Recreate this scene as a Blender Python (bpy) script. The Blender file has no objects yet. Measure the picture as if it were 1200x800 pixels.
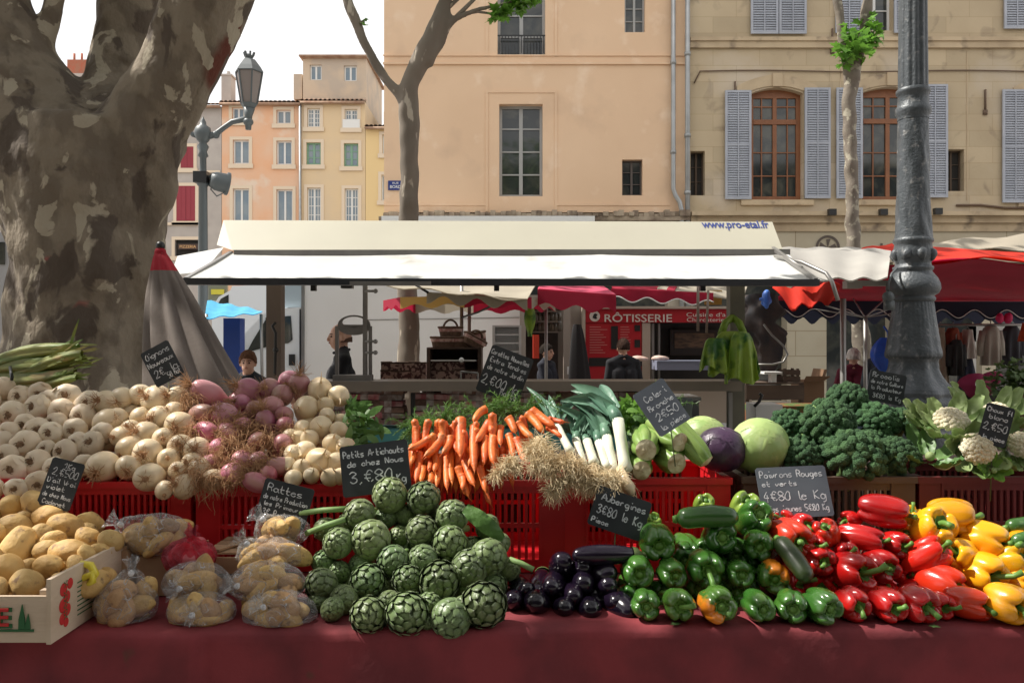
import bpy, bmesh, math, random
from mathutils import Vector, Matrix, Quaternion, noise
random.seed(7)
R=math.radians; PI=math.pi; V=Vector
scene=bpy.context.scene
COL=scene.collection
F=950.0; EYE=1.6
def P(px,py,Y): return V(((px-600)/F*Y, Y, EYE-(py-400)/F*Y))
def rnd(a,b): return random.uniform(a,b)
def N3(x,y,z,s=1.0): return noise.noise(V((x*s,y*s,z*s)))
# ------------------------------------------------------------------ materials
def _n(nt,t,**k):
    n=nt.nodes.new(t)
    for a,b in k.items(): setattr(n,a,b)
    return n
def mat(name,c1,c2=None,scale=8,detail=5,lo=.35,hi=.65,rough=.6,bump=0,bscale=None,rv=0,hv=0,coat=0,metal=0,
        spots=None,spots2=None,sss=0,transl=0,spec=.5,attr=None,stretch=None,dist=0,brick=None,sheen=0):
    m=bpy.data.materials.new(name); m.use_nodes=True; nt=m.node_tree; L=nt.links
    b=nt.nodes['Principled BSDF']; out=nt.nodes['Material Output']
    b.inputs['Roughness'].default_value=rough; b.inputs['Metallic'].default_value=metal
    b.inputs['Specular IOR Level'].default_value=spec
    if coat: b.inputs['Coat Weight'].default_value=coat; b.inputs['Coat Roughness'].default_value=.12
    if sss: b.inputs['Subsurface Weight'].default_value=sss; b.inputs['Subsurface Radius'].default_value=(.01,.006,.003)
    if sheen: b.inputs['Sheen Weight'].default_value=sheen
    tc=_n(nt,'ShaderNodeTexCoord'); vec=tc.outputs['Object']
    oi=_n(nt,'ShaderNodeObjectInfo')
    ad=_n(nt,'ShaderNodeVectorMath',operation='MULTIPLY_ADD')
    cx=_n(nt,'ShaderNodeCombineXYZ')
    for i in range(3): L.new(oi.outputs['Random'],cx.inputs[i])
    ad.inputs[1].default_value=(37,37,37); L.new(cx.outputs[0],ad.inputs[0]); L.new(vec,ad.inputs[2]); vec=ad.outputs[0]
    if stretch:
        mp=_n(nt,'ShaderNodeMapping'); mp.inputs['Scale'].default_value=stretch; L.new(vec,mp.inputs['Vector']); vec=mp.outputs[0]
    def noisef(sc,de,a,bb,di=0):
        nz=_n(nt,'ShaderNodeTexNoise'); nz.inputs['Scale'].default_value=sc; nz.inputs['Detail'].default_value=de; nz.inputs['Distortion'].default_value=di
        L.new(vec,nz.inputs['Vector'])
        mr=_n(nt,'ShaderNodeMapRange'); mr.inputs['From Min'].default_value=a; mr.inputs['From Max'].default_value=bb
        L.new(nz.outputs['Fac'],mr.inputs['Value']); return mr.outputs[0],nz.outputs['Fac']
    def mix(fac,A,B,typ='MIX'):
        x=_n(nt,'ShaderNodeMix',data_type='RGBA',blend_type=typ)
        for s,v in ((x.inputs[0],fac),(x.inputs[6],A),(x.inputs[7],B)):
            if isinstance(v,(tuple,list)): s.default_value=tuple(v)+((1,) if len(v)==3 else ())
            elif isinstance(v,(int,float)): s.default_value=v
            else: L.new(v,s)
        return x.outputs[2]
    col=c1
    if c2 is not None:
        f,raw=noisef(scale,detail,lo,hi,dist); col=mix(f,c1,c2)
    if attr:   # (attribute, colour)
        for an,ac in attr:
            at=_n(nt,'ShaderNodeAttribute',attribute_name=an); col=mix(at.outputs['Fac'],col,ac)
    for sp in (spots,spots2):
        if sp:
            f,_=noisef(sp[1],sp[4] if len(sp)>4 else 3,sp[2],sp[3],sp[5] if len(sp)>5 else 0); col=mix(f,col,sp[0])
    if brick:   # (w,h,mortar,colour)
        br=_n(nt,'ShaderNodeTexBrick'); mp2=_n(nt,'ShaderNodeMapping'); mp2.inputs['Rotation'].default_value=(R(90),0,0)
        L.new(tc.outputs['Object'],mp2.inputs['Vector']); L.new(mp2.outputs[0],br.inputs['Vector'])
        br.inputs['Scale'].default_value=1; br.inputs['Brick Width'].default_value=brick[0]; br.inputs['Row Height'].default_value=brick[1]
        br.inputs['Mortar Size'].default_value=brick[2]; br.inputs['Mortar Smooth'].default_value=.3
        br.inputs['Color1'].default_value=(1,1,1,1); br.inputs['Color2'].default_value=(.86,.86,.86,1); br.inputs['Mortar'].default_value=tuple(brick[3])+(1,)
        col=mix(1.0,col,br.outputs['Color'],'MULTIPLY')
    if rv or hv:
        hs=_n(nt,'ShaderNodeHueSaturation')
        mr=_n(nt,'ShaderNodeMapRange'); mr.inputs['To Min'].default_value=1-rv; mr.inputs['To Max'].default_value=1+rv; L.new(oi.outputs['Random'],mr.inputs[0]); L.new(mr.outputs[0],hs.inputs['Value'])
        ml=_n(nt,'ShaderNodeMath',operation='MULTIPLY'); ml.inputs[1].default_value=7.31; L.new(oi.outputs['Random'],ml.inputs[0])
        fr=_n(nt,'ShaderNodeMath',operation='FRACT'); L.new(ml.outputs[0],fr.inputs[0])
        m2=_n(nt,'ShaderNodeMapRange'); m2.inputs['To Min'].default_value=.5-hv; m2.inputs['To Max'].default_value=.5+hv; L.new(fr.outputs[0],m2.inputs[0]); L.new(m2.outputs[0],hs.inputs['Hue'])
        if isinstance(col,(tuple,list)): hs.inputs['Color'].default_value=tuple(col)+(1,)
        else: L.new(col,hs.inputs['Color'])
        col=hs.outputs[0]
    if isinstance(col,(tuple,list)): b.inputs['Base Color'].default_value=tuple(col)[:3]+(1,)
    else: L.new(col,b.inputs['Base Color'])
    if bump:
        nz=_n(nt,'ShaderNodeTexNoise'); nz.inputs['Scale'].default_value=bscale or scale*3; nz.inputs['Detail'].default_value=4; L.new(vec,nz.inputs['Vector'])
        bp=_n(nt,'ShaderNodeBump'); bp.inputs['Strength'].default_value=bump; bp.inputs['Distance'].default_value=.01; L.new(nz.outputs['Fac'],bp.inputs['Height']); L.new(bp.outputs[0],b.inputs['Normal'])
        if coat: L.new(bp.outputs[0],b.inputs['Coat Normal'])
    if transl:
        t=_n(nt,'ShaderNodeBsdfTranslucent'); ms=_n(nt,'ShaderNodeMixShader'); ms.inputs[0].default_value=transl
        if isinstance(col,(tuple,list)): t.inputs[0].default_value=tuple(col)[:3]+(1,)
        else: L.new(col,t.inputs[0])
        L.new(b.outputs[0],ms.inputs[1]); L.new(t.outputs[0],ms.inputs[2]); L.new(ms.outputs[0],out.inputs[0])
    return m
# ------------------------------------------------------------------ mesh builder
class MB:
    def __init__(s): s.v=[]; s.f=[]; s.mi=[]; s.at={}; s.cur=0
    def add(s,vs,fs,mi=None):
        o=len(s.v); s.v+= [V(p) for p in vs]; s.f+=[tuple(i+o for i in f) for f in fs]; s.mi+=[s.cur if mi is None else mi]*len(fs); return o
    def quad(s,a,b,c,d): s.add([a,b,c,d],[(0,1,2,3)])
    def box(s,x0,x1,y0,y1,z0,z1,M=None):
        vs=[V((x,y,z)) for x in (x0,x1) for y in (y0,y1) for z in (z0,z1)]
        if M: vs=[M@p for p in vs]
        s.add(vs,[(0,1,3,2),(4,6,7,5),(0,4,5,1),(2,3,7,6),(0,2,6,4),(1,5,7,3)])
    def bar(s,a,b,w,h=None,up=V((0,0,1))):
        a=V(a); b=V(b); h=h or w; d=b-a; l=d.length
        if l<1e-6: return
        d.normalize(); x=d.cross(up)
        if x.length<1e-3: x=d.cross(V((0,1,0)))
        x.normalize(); y=x.cross(d).normalized()
        vs=[]
        for p in (a,b):
            for sx,sy in((-1,-1),(1,-1),(1,1),(-1,1)): vs.append(p+x*sx*w/2+y*sy*h/2)
        s.add(vs,[(3,2,1,0),(4,5,6,7),(0,1,5,4),(1,2,6,5),(2,3,7,6),(3,0,4,7)])
    def tube(s,pts,rad,n=10,caps=True,wob=0,ws=3):
        pts=[V(p) for p in pts]
        if not isinstance(rad,(list,tuple)): rad=[rad]*len(pts)
        rings=[]; x=None
        for i,p in enumerate(pts):
            d=(pts[min(i+1,len(pts)-1)]-pts[max(i-1,0)])
            if d.length<1e-9: d=V((0,0,1))
            d.normalize()
            if x is None:
                x=d.cross(V((0,0,1)))
                if x.length<1e-3: x=V((1,0,0))
            x=(x-d*x.dot(d)); x.normalize(); y=d.cross(x)
            ring=[]
            for k in range(n):
                a=2*PI*k/n; r=rad[i]
                q=p+(x*math.cos(a)+y*math.sin(a))*r
                if wob: q=p+(q-p)*(1+wob*N3(q.x,q.y,q.z,ws))
                ring.append(q)
            rings.append(ring)
        vs=[q for r in rings for q in r]; fs=[]
        for i in range(len(rings)-1):
            for k in range(n): fs.append((i*n+k,i*n+(k+1)%n,(i+1)*n+(k+1)%n,(i+1)*n+k))
        if caps: fs.append(tuple(range(n-1,-1,-1))); fs.append(tuple((len(rings)-1)*n+k for k in range(n)))
        return s.add(vs,fs)
    def surf(s,nu,nv,fn,wrapu=True,flip=False):
        """fn(u,v) ; u wraps"""
        vs=[]; fs=[]
        cu=nu if wrapu else nu+1
        for j in range(nv+1):
            for i in range(cu): vs.append(fn(i/nu,j/nv))
        for j in range(nv):
            for i in range(nu):
                a=j*cu+i; b=j*cu+(i+1)%cu; c=(j+1)*cu+(i+1)%cu; d=(j+1)*cu+i
                fs.append((a,d,c,b) if flip else (a,b,c,d))
        return s.add(vs,fs)
    def lathe(s,prof,n=24,c=V((0,0,0)),M=None):
        def fn(u,v):
            r,z=prof[min(int(round(v*(len(prof)-1))),len(prof)-1)]
            p=V((r*math.cos(2*PI*u),r*math.sin(2*PI*u),z))
            if M: p=M@p
            return p+c
        return s.surf(n,len(prof)-1,fn)
    def ball(s,c,r,n=12,m=8,sq=(1,1,1),nz=0,ns=8):
        c=V(c)
        def fn(u,v):
            t=PI*v; p=V((math.sin(t)*math.cos(2*PI*u)*sq[0],math.sin(t)*math.sin(2*PI*u)*sq[1],math.cos(t)*sq[2]))*r
            if nz: p*=1+nz*N3(p.x+c.x,p.y+c.y,p.z+c.z,ns)
            return p+c
        return s.surf(n,m,fn,flip=True)
    def prism(s,pts,y0,y1,M=None):
        """pts (x,z) outline, extruded in y"""
        n=len(pts); vs=[V((x,y0,z)) for x,z in pts]+[V((x,y1,z)) for x,z in pts]
        if M: vs=[M@p for p in vs]
        s.add(vs,[tuple(range(n)),tuple(range(2*n-1,n-1,-1))]+[((i+1)%n,i,n+i,n+(i+1)%n) for i in range(n)])
    def leaf(s,p,d,nrm,l,w,curl=.2,seg=3,pts=None):
        p=V(p); d=V(d).normalized(); sd=d.cross(V(nrm))
        if sd.length<1e-4: sd=d.cross(V((.3,.5,.8)))
        sd.normalize(); n=sd.cross(d).normalized()
        vs=[];fs=[]
        for i in range(seg+1):
            t=i/seg; ww=w*.5*math.sin(PI*min(.97,.1+t*.88))**.8
            c=p+d*l*t - n*curl*l*t*t
            vs+=[c-sd*ww+n*ww*.25,c+sd*ww+n*ww*.25]
        for i in range(seg): fs.append((2*i,2*i+1,2*i+3,2*i+2))
        s.add(vs,fs)
    def build(s,name,mats,parent=None,smooth=True,origin=None,local=False,attr=None):
        me=bpy.data.meshes.new(name)
        if not isinstance(mats,(list,tuple)): mats=[mats]
        if local: off=V((0,0,0))
        elif parent is not None: off=wloc(parent)
        else:
            if origin is None:
                xs=[p.x for p in s.v]; ys=[p.y for p in s.v]; zs=[p.z for p in s.v]
                origin=V(((min(xs)+max(xs))/2,(min(ys)+max(ys))/2,min(zs)))
            off=V(origin)
        me.from_pydata([tuple(p-off) for p in s.v],[],s.f)
        for m in mats: me.materials.append(m)
        if len(mats)>1: me.polygons.foreach_set('material_index',s.mi)
        if smooth: me.polygons.foreach_set('use_smooth',[True]*len(me.polygons))
        if attr:
            for an,vals in attr.items():
                a=me.attributes.new(an,'FLOAT','POINT'); a.data.foreach_set('value',vals)
        me.update()
        o=bpy.data.objects.new(name,me); COL.objects.link(o)
        if parent is not None: o.parent=parent
        elif not local: o.location=off
        return o
def wloc(o):
    p=V(o.location)
    while o.parent: o=o.parent; p+=V(o.location)
    return p
def remesh(mb,voxel,smooth_it=6,name='m'):
    """voxel-union the closed shells of mb; returns an MB with the result"""
    me=bpy.data.meshes.new('tmp'); me.from_pydata([tuple(p) for p in mb.v],[],mb.f); me.update()
    o=bpy.data.objects.new('tmp',me); COL.objects.link(o)
    md=o.modifiers.new('r','REMESH'); md.mode='VOXEL'; md.voxel_size=voxel
    if smooth_it: ms=o.modifiers.new('s','SMOOTH'); ms.iterations=smooth_it; ms.factor=.5
    dg=bpy.context.evaluated_depsgraph_get(); dg.update(); m2=bpy.data.meshes.new_from_object(o.evaluated_get(dg))
    r=MB(); r.add([v.co.copy() for v in m2.vertices],[tuple(p.vertices) for p in m2.polygons])
    bpy.data.objects.remove(o); bpy.data.meshes.remove(me); bpy.data.meshes.remove(m2); return r
def tag(o,label=None,cat=None,group=None,kind=None):
    if label: o['label']=label
    if cat: o['category']=cat
    if group: o['group']=group
    if kind: o['kind']=kind
    return o
def empty(name,loc,label=None,cat=None,group=None):
    o=bpy.data.objects.new(name,None); COL.objects.link(o); o.location=loc; o.empty_display_size=.1
    return tag(o,label,cat,group)
KIDS={}
def copy_tree(o,parent=None):
    c=o.copy(); COL.objects.link(c)
    c.parent=parent
    for ch in [x for x in bpy.data.objects if x.parent==o] if o.name not in KIDS else KIDS[o.name]:
        copy_tree(ch,c)
    return c
def proto_done(o):
    ch=[x for x in bpy.data.objects if x.parent==o]; KIDS[o.name]=ch
    for c in ch: proto_done(c)
USED=set()
def inst(proto,loc,quat=None,scale=1,label=None,cat=None,group=None):
    """first use moves the prototype itself, later ones copy it"""
    if proto.name in USED: o=copy_tree(proto)
    else: o=proto; USED.add(proto.name)
    o.rotation_mode='QUATERNION'; o.location=loc
    if quat: o.rotation_quaternion=quat
    o.scale=tuple(scale*rnd(.93,1.07) for _ in range(3)) if isinstance(scale,(int,float)) else scale
    tag(o,label,cat,group); return o
def aim(d,roll=None):
    q=V((0,0,1)).rotation_difference(V(d).normalized())
    return q@Quaternion((0,0,1),rnd(0,2*PI) if roll is None else roll)
def frame(d,up):   # quat with local z along d and local x toward 'up' as near as possible
    z=V(d).normalized(); x=(V(up)-z*V(up).dot(z)).normalized(); y=z.cross(x)
    return Matrix((x,y,z)).transposed().to_quaternion()
ORD=['first','second','third','fourth','fifth','sixth','seventh','eighth','ninth','tenth','eleventh','twelfth','thirteenth','fourteenth','fifteenth']
def row_labels(pts,kind,pile,tol=14):
    """pts list of (px,py) -> labels, by rows from the top"""
    idx=sorted(range(len(pts)),key=lambda i:pts[i][1]); rows=[]
    for i in idx:
        if rows and pts[i][1]-pts[rows[-1][0]][1]<tol: rows[-1].append(i)
        else: rows.append([i])
    out=[None]*len(pts)
    for r,row in enumerate(rows):
        rn='top' if r==0 else ('bottom' if r==len(rows)-1 else ORD[r])
        row.sort(key=lambda i:pts[i][0])
        for c,i in enumerate(row):
            cn='leftmost' if c==0 else ('rightmost' if c==len(row)-1 else ORD[c]+' from the left')
            out[i]='%s, %s in the %s row of %s'%(kind,cn,rn,pile)
    return out
# ------------------------------------------------------------------ text
def text_mesh(s,size,bold=0.0,extrude=.0):
    cu=bpy.data.curves.new('t','FONT'); cu.body=s; cu.size=size; cu.offset=bold; cu.extrude=extrude; cu.align_x='CENTER'; cu.align_y='CENTER'; cu.resolution_u=3
    o=bpy.data.objects.new('t',cu); COL.objects.link(o); dg=bpy.context.evaluated_depsgraph_get(); dg.update()
    me=bpy.data.meshes.new_from_object(o.evaluated_get(dg)); vs=[v.co.copy() for v in me.vertices]; fs=[tuple(p.vertices) for p in me.polygons]
    bpy.data.objects.remove(o); bpy.data.meshes.remove(me); return vs,fs
def sign_text(mb,s,c,w,h,bold=0.0,face=V((0,-1,0)),thick=.003):
    """text facing -Y, fitted in w x h about c"""
    vs,fs=text_mesh(s,1,bold,.01)
    if not vs: return
    x0=min(v.x for v in vs);x1=max(v.x for v in vs);y0=min(v.y for v in vs);y1=max(v.y for v in vs);zm=max(v.z for v in vs)or 1
    sx=w/(x1-x0); sy=h/(y1-y0)
    mb.add([V(c)+V(((v.x-(x0+x1)/2)*sx,-(v.z/zm)*thick/2,(v.y-(y0+y1)/2)*sy)) for v in vs],fs)
G={'a':"3425150403122233353342",'b':"080312223334251504",'c':"3425150403122233",'d':"342515040312223338 3342",'e':"043425150403122233",
'f':"3828171115 0535",'g':"342515040312223435312010",'h':"08020415253432",'i':"151322 1718",'j':"25211000 2728",'k':"0802 350432",'l':"181322",
'm':"05020415242224354442",'n':"05020415253432",'o':"150403122233342515",'p':"05000415253433221203",'q':"3425150403122234353041",'r':"0502041525",
's':"351504332202",'t':"18132232 0535",'u':"05031222343532 42",'v':"051235",'w':"0512243245",'x':"0532 3502",'y':"05031222343531 2010",'z':"05350232",
'0':"28170503122233353728",'1':"062822",'2':"0617283736240232",'3':"071828372615253433221203",'4':"280434 2621",'5':"380805253433 2202",'6':"381604031222333425 04",
'7':"083812",'8':"37281807063433221203043637",'9':"372818061525373412",'€':"473828161422 3243 0636 0434",',':"1201",'.':"1213",'-':"0535","'":"1817",
'A':"022842 1434",'B':"0802 082837260525343322 02",'C':"3728180604122233",'D':"080222343628 08",'E':"38080232 0525",'F':"380802 0525",'J':"3833221203",'K':"0802 380532",
'L':"080232",'M':"0208254842",'N':"02083238",'O':"281705031222333537 28",'P':"02082837362505",'R':"02082837362505 2532",'T':"0848 2822",'V':"082248",'X':"0832 3802",'/':"0138",' ':''}
def chalk(mb,lines,w,h,jit=.35,lw=.0022,Y=-.004):
    """lines: (text, x0, y0, size, slope) in board units 0..1; drawn on plane local X,Z"""
    for (t,x0,y0,sz,slope) in lines:
        x=x0*w-w/2; y=y0*h-h/2; u=sz*h/7.6
        tot=sum((2.2 if c in "il.,'" else (5.2 if c in 'mwM€' else 4.1)) for c in t)*u; ux=u*min(1.25,(w*.95-x0*w)/tot)
        for ch in t:
            g=G.get(ch,''); wid=2.2 if ch in "il.,'" else (5.2 if ch in 'mwM€' else 4.1)
            for st in g.split():
                pts=[(int(st[i])+rnd(-.25,.25)*jit,int(st[i+1])+rnd(-.3,.3)*jit) for i in range(0,len(st)-1,2)]
                if len(pts)<2: continue
                sm=[]
                for i in range(len(pts)-1):
                    p0=pts[max(i-1,0)];p1=pts[i];p2=pts[i+1];p3=pts[min(i+2,len(pts)-1)]
                    for k in range(3):
                        tt=k/3; a=[]
                        for c in (0,1):
                            a.append(.5*(2*p1[c]+(p2[c]-p0[c])*tt+(2*p0[c]-5*p1[c]+4*p2[c]-p3[c])*tt*tt+(3*p1[c]-p0[c]-3*p2[c]+p3[c])*tt**3))
                        sm.append(a)
                sm.append(pts[-1])
                pp=[V((x+a*ux,Y,y+(b-2)*u+slope*(x+w/2))) for a,b in sm]
                for i in range(len(pp)-1):
                    d=pp[i+1]-pp[i]
                    if d.length<1e-5: continue
                    nn=V((-d.z,0,d.x)).normalized()*lw*rnd(.45,.75)
                    mb.add([pp[i]-nn,pp[i]+nn,pp[i+1]+nn,pp[i+1]-nn],[(0,3,2,1)])
            x+=wid*ux
# crown gaps placed to put sun patches on the stall: (x,y,rx,ry,how open)
GAPS=[(-.08,2.60,.30,.40,1),(.42,2.62,.28,.32,1),(1.15,2.80,.36,.22,.96),(1.55,2.70,.25,.25,1),(1.12,2.38,.28,.11,.98),(1.45,2.28,.2,.14,.98),(-.2,2.14,.2,.07,1),(-.75,2.3,.16,.1,.8),(.8,2.4,.12,.1,.8),(-3.2,5.0,.35,.5,.9),(-1.0,2.9,.2,.15,.7)]
NLEAF=9500
# ================================================================== materials of the setting
M={}
M['peach']=mat('peach_render',(.79,.56,.375),(.73,.505,.33),.6,6,.3,.7,.9,bump=.2,bscale=30,spots=((.62,.43,.29),.9,.55,.8,10),spots2=((.84,.64,.47),1.7,.58,.75,8))
M['ochre']=mat('ochre_stone',(.50,.395,.26),(.56,.45,.30),.9,6,.35,.65,.92,bump=.3,bscale=14,spots=((.27,.205,.145),1.1,.58,.80,10,1.5),spots2=((.58,.49,.38),.5,.55,.7,5),brick=(1.15,.40,.006,(.74,.70,.64)))
M['ochre_trim']=mat('pale_stone_trim',(.56,.44,.29),(.42,.32,.21),1.4,6,.4,.7,.9,bump=.3,bscale=20,spots=((.16,.12,.09),2.1,.58,.75,6))
M['grime']=mat('grimy_ledge',(.20,.15,.11),(.42,.34,.25),2.5,6,.4,.6,.95,bump=.5,bscale=20)
M['grey_wall']=mat('grey_render',(.40,.36,.33),(.46,.42,.38),1,5,.35,.65,.9)
M['orange_wall']=mat('orange_render',(.74,.42,.25),(.72,.48,.33),.5,6,.35,.65,.9,spots=((.72,.58,.46),.45,.56,.66,8))
M['yellow_wall']=mat('yellow_render',(.70,.53,.32),(.64,.50,.33),.5,6,.35,.65,.9,spots=((.58,.47,.32),.6,.6,.7,6))
M['house_trim']=mat('house_trim',(.70,.58,.44),None,rough=.9)
M['attic_wall']=mat('attic_render',(.58,.46,.34),(.48,.40,.32),.8,6,.4,.6,.9)
M['tile']=mat('roof_tile',(.30,.17,.11),(.42,.29,.20),2,5,.35,.65,.9,bump=.3,rv=.1)
M['brick']=mat('chimney_brick',(.42,.12,.07),(.36,.16,.1),3,5,.4,.6,.9)
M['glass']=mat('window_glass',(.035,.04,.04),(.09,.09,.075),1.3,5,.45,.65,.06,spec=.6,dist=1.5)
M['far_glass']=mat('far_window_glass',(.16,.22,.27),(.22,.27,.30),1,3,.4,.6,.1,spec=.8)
M['grey_paint']=mat('grey_window_paint',(.36,.36,.35),None,rough=.5)
M['brown_paint']=mat('brown_window_wood',(.28,.11,.045),(.22,.085,.035),4,4,rough=.5)
M['white_paint']=mat('white_window_paint',(.72,.72,.70),None,rough=.5)
M['green_paint']=mat('green_shutter_paint',(.20,.36,.25),None,rough=.6)
M['red_paint']=mat('red_shutter_paint',(.28,.03,.045),None,rough=.6)
M['shutter']=mat('mauve_grey_shutter_paint',(.42,.44,.49),(.36,.38,.43),3,5,rough=.7,rv=.05)
M['zinc']=mat('zinc_pipe',(.40,.41,.41),(.32,.33,.33),3,5,rough=.45,metal=.5)
M['dark']=mat('dark_interior',(.018,.016,.014),(.035,.03,.026),2,4,rough=.8)
M['black']=mat('black_metal',(.02,.02,.02),None,rough=.4)
M['pave']=mat('paving_stone',(.22,.20,.18),(.30,.28,.25),1.2,6,.35,.65,.85,bump=.3,bscale=8)
M['blue_sign']=mat('blue_enamel',(.02,.04,.20),None,rough=.3,coat=.5)
M['white']=mat('white_lettering',(.8,.8,.78),None,rough=.5)
# ------------------------------------------------------------------ world, sun, camera
w=bpy.data.worlds.new('World'); scene.world=w; w.use_nodes=True; nt=w.node_tree; L=nt.links
bg=nt.nodes['Background']; sky=nt.nodes.new('ShaderNodeTexSky'); sky.sky_type='NISHITA'; sky.sun_disc=False
SUN=V((-.60,.10,.80)).normalized()
sky.sun_elevation=math.asin(SUN.z); sky.sun_rotation=math.atan2(SUN.x,SUN.y); sky.dust_density=3; sky.air_density=1
tc=nt.nodes.new('ShaderNodeTexCoord'); nz=nt.nodes.new('ShaderNodeTexNoise'); nz.inputs['Scale'].default_value=2.2; nz.inputs['Detail'].default_value=6
L.new(tc.outputs['Generated'],nz.inputs['Vector']); mr=nt.nodes.new('ShaderNodeMapRange'); mr.inputs[1].default_value=.25; mr.inputs[2].default_value=.5; mr.inputs[3].default_value=.35; mr.inputs[4].default_value=.95
L.new(nz.outputs['Fac'],mr.inputs[0]); mx=nt.nodes.new('ShaderNodeMix'); mx.data_type='RGBA'; L.new(mr.outputs[0],mx.inputs[0]); L.new(sky.outputs[0],mx.inputs[6])
mx.inputs[7].default_value=(6.4,6.3,6.2,1)     # bright thin cloud
L.new(mx.outputs[2],bg.inputs[0]); bg.inputs[1].default_value=.15
sl=bpy.data.lights.new('sun','SUN'); sl.energy=5; sl.angle=R(.55); sl.color=(1,.95,.87)
so=bpy.data.objects.new('sun',sl); COL.objects.link(so); so.rotation_mode='QUATERNION'; so.rotation_quaternion=V((0,0,1)).rotation_difference(SUN); so.location=(0,0,20)
cam=bpy.data.cameras.new('camera'); co=bpy.data.objects.new('camera',cam); COL.objects.link(co); co.location=(0,0,EYE); co.rotation_euler=(R(90),0,0)
cam.sensor_width=36; cam.lens=F*36/1200; cam.clip_end=600; cam.clip_start=.05; scene.camera=co
scene.view_settings.view_transform='Standard'; scene.view_settings.look='None'; scene.view_settings.gamma=1; scene.view_settings.exposure=.42
# ------------------------------------------------------------------ ground
g=MB(); g.quad((-300,-150,0),(300,-150,0),(300,400,0),(-300,400,0)); tag(g.build('ground',M['pave'],smooth=False),kind='structure')
rd=MB(); rd.quad((-60,14.8,.004),(60,14.8,.004),(60,18.2,.004),(-60,18.2,.004)); tag(rd.build('road',mat('asphalt',(.05,.05,.05),(.07,.07,.068),3,5,rough=.9),smooth=False),kind='structure')
pv=MB(); pv.box(-3.6,40,18.2,19.9,-.05,.12); tag(pv.build('pavement',M['pave'],smooth=False),kind='structure')
# ------------------------------------------------------------------ buildings
def px_rect(r,Y):
    a=P(r[0],r[3],Y); b=P(r[2],r[1],Y); return (a.x,b.x,a.z,b.z)
def facade(mb,x0,x1,z0,z1,Y,holes,depth):
    xs=sorted({x0,x1,*[h[0] for h in holes],*[h[1] for h in holes]}); zs=sorted({z0,z1,*[h[2] for h in holes],*[h[3] for h in holes]})
    xs=[x for x in xs if x0<=x<=x1]; zs=[z for z in zs if z0<=z<=z1]
    for i in range(len(xs)-1):
        for j in range(len(zs)-1):
            cx=(xs[i]+xs[i+1])/2; cz=(zs[j]+zs[j+1])/2
            if any(h[0]<cx<h[1] and h[2]<cz<h[3] for h in holes): continue
            mb.quad((xs[i],Y,zs[j]),(xs[i+1],Y,zs[j]),(xs[i+1],Y,zs[j+1]),(xs[i],Y,zs[j+1]))
    for a,b,c,d in holes:
        y2=Y+depth
        mb.quad((a,Y,c),(a,y2,c),(a,y2,d),(a,Y,d)); mb.quad((b,Y,c),(b,Y,d),(b,y2,d),(b,y2,c))
        mb.quad((a,Y,d),(b,Y,d),(b,y2,d),(a,y2,d)); mb.quad((a,Y,c),(a,y2,c),(b,y2,c),(b,Y,c))
def shell(mb,x0,x1,z0,z1,Y,D):   # sides, back, top
    mb.quad((x0,Y,z0),(x0,Y,z1),(x0,Y+D,z1),(x0,Y+D,z0)); mb.quad((x1,Y,z0),(x1,Y+D,z0),(x1,Y+D,z1),(x1,Y,z1))
    mb.quad((x0,Y+D,z0),(x0,Y+D,z1),(x1,Y+D,z1),(x1,Y+D,z0)); mb.quad((x0,Y,z1),(x1,Y,z1),(x1,Y+D,z1),(x0,Y+D,z1))
def window(par,h,Y,depth,fm,gm,nx,nz,fw=.06,cen=None,arch=0):
    x0,x1,z0,z1=h; y=Y+depth-.05; f=MB()
    f.box(x0,x0+fw,y-.03,y+.03,z0,z1); f.box(x1-fw,x1,y-.03,y+.03,z0,z1); f.box(x0+fw,x1-fw,y-.028,y+.028,z0,z0+fw); f.box(x0+fw,x1-fw,y-.028,y+.028,z1-fw-arch,z1)
    c=cen if cen else fw*1.3
    if nx>1: f.box((x0+x1)/2-c/2,(x0+x1)/2+c/2,y-.034,y+.025,z0+fw,z1-fw-arch)
    for k in range(1,nx):
        if abs(k/nx-.5)<.01: continue
        xx=x0+(x1-x0)*k/nx; f.box(xx-fw*.22,xx+fw*.22,y-.02,y+.02,z0+fw,z1-fw-arch)
    for k in range(1,nz):
        zz=z0+(z1-z0)*k/nz; f.box(x0+fw,x1-fw,y-.018,y+.018,zz-fw*.25,zz+fw*.25)
    fo=f.build('window',fm,par,smooth=False)
    p=MB(); p.quad((x0+.002,y+.012,z0+.002),(x1-.002,y+.012,z0+.002),(x1-.002,y+.012,z1-.002),(x0+.002,y+.012,z1-.002)); p.build('pane',gm,fo,smooth=False)
    return fo
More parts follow.
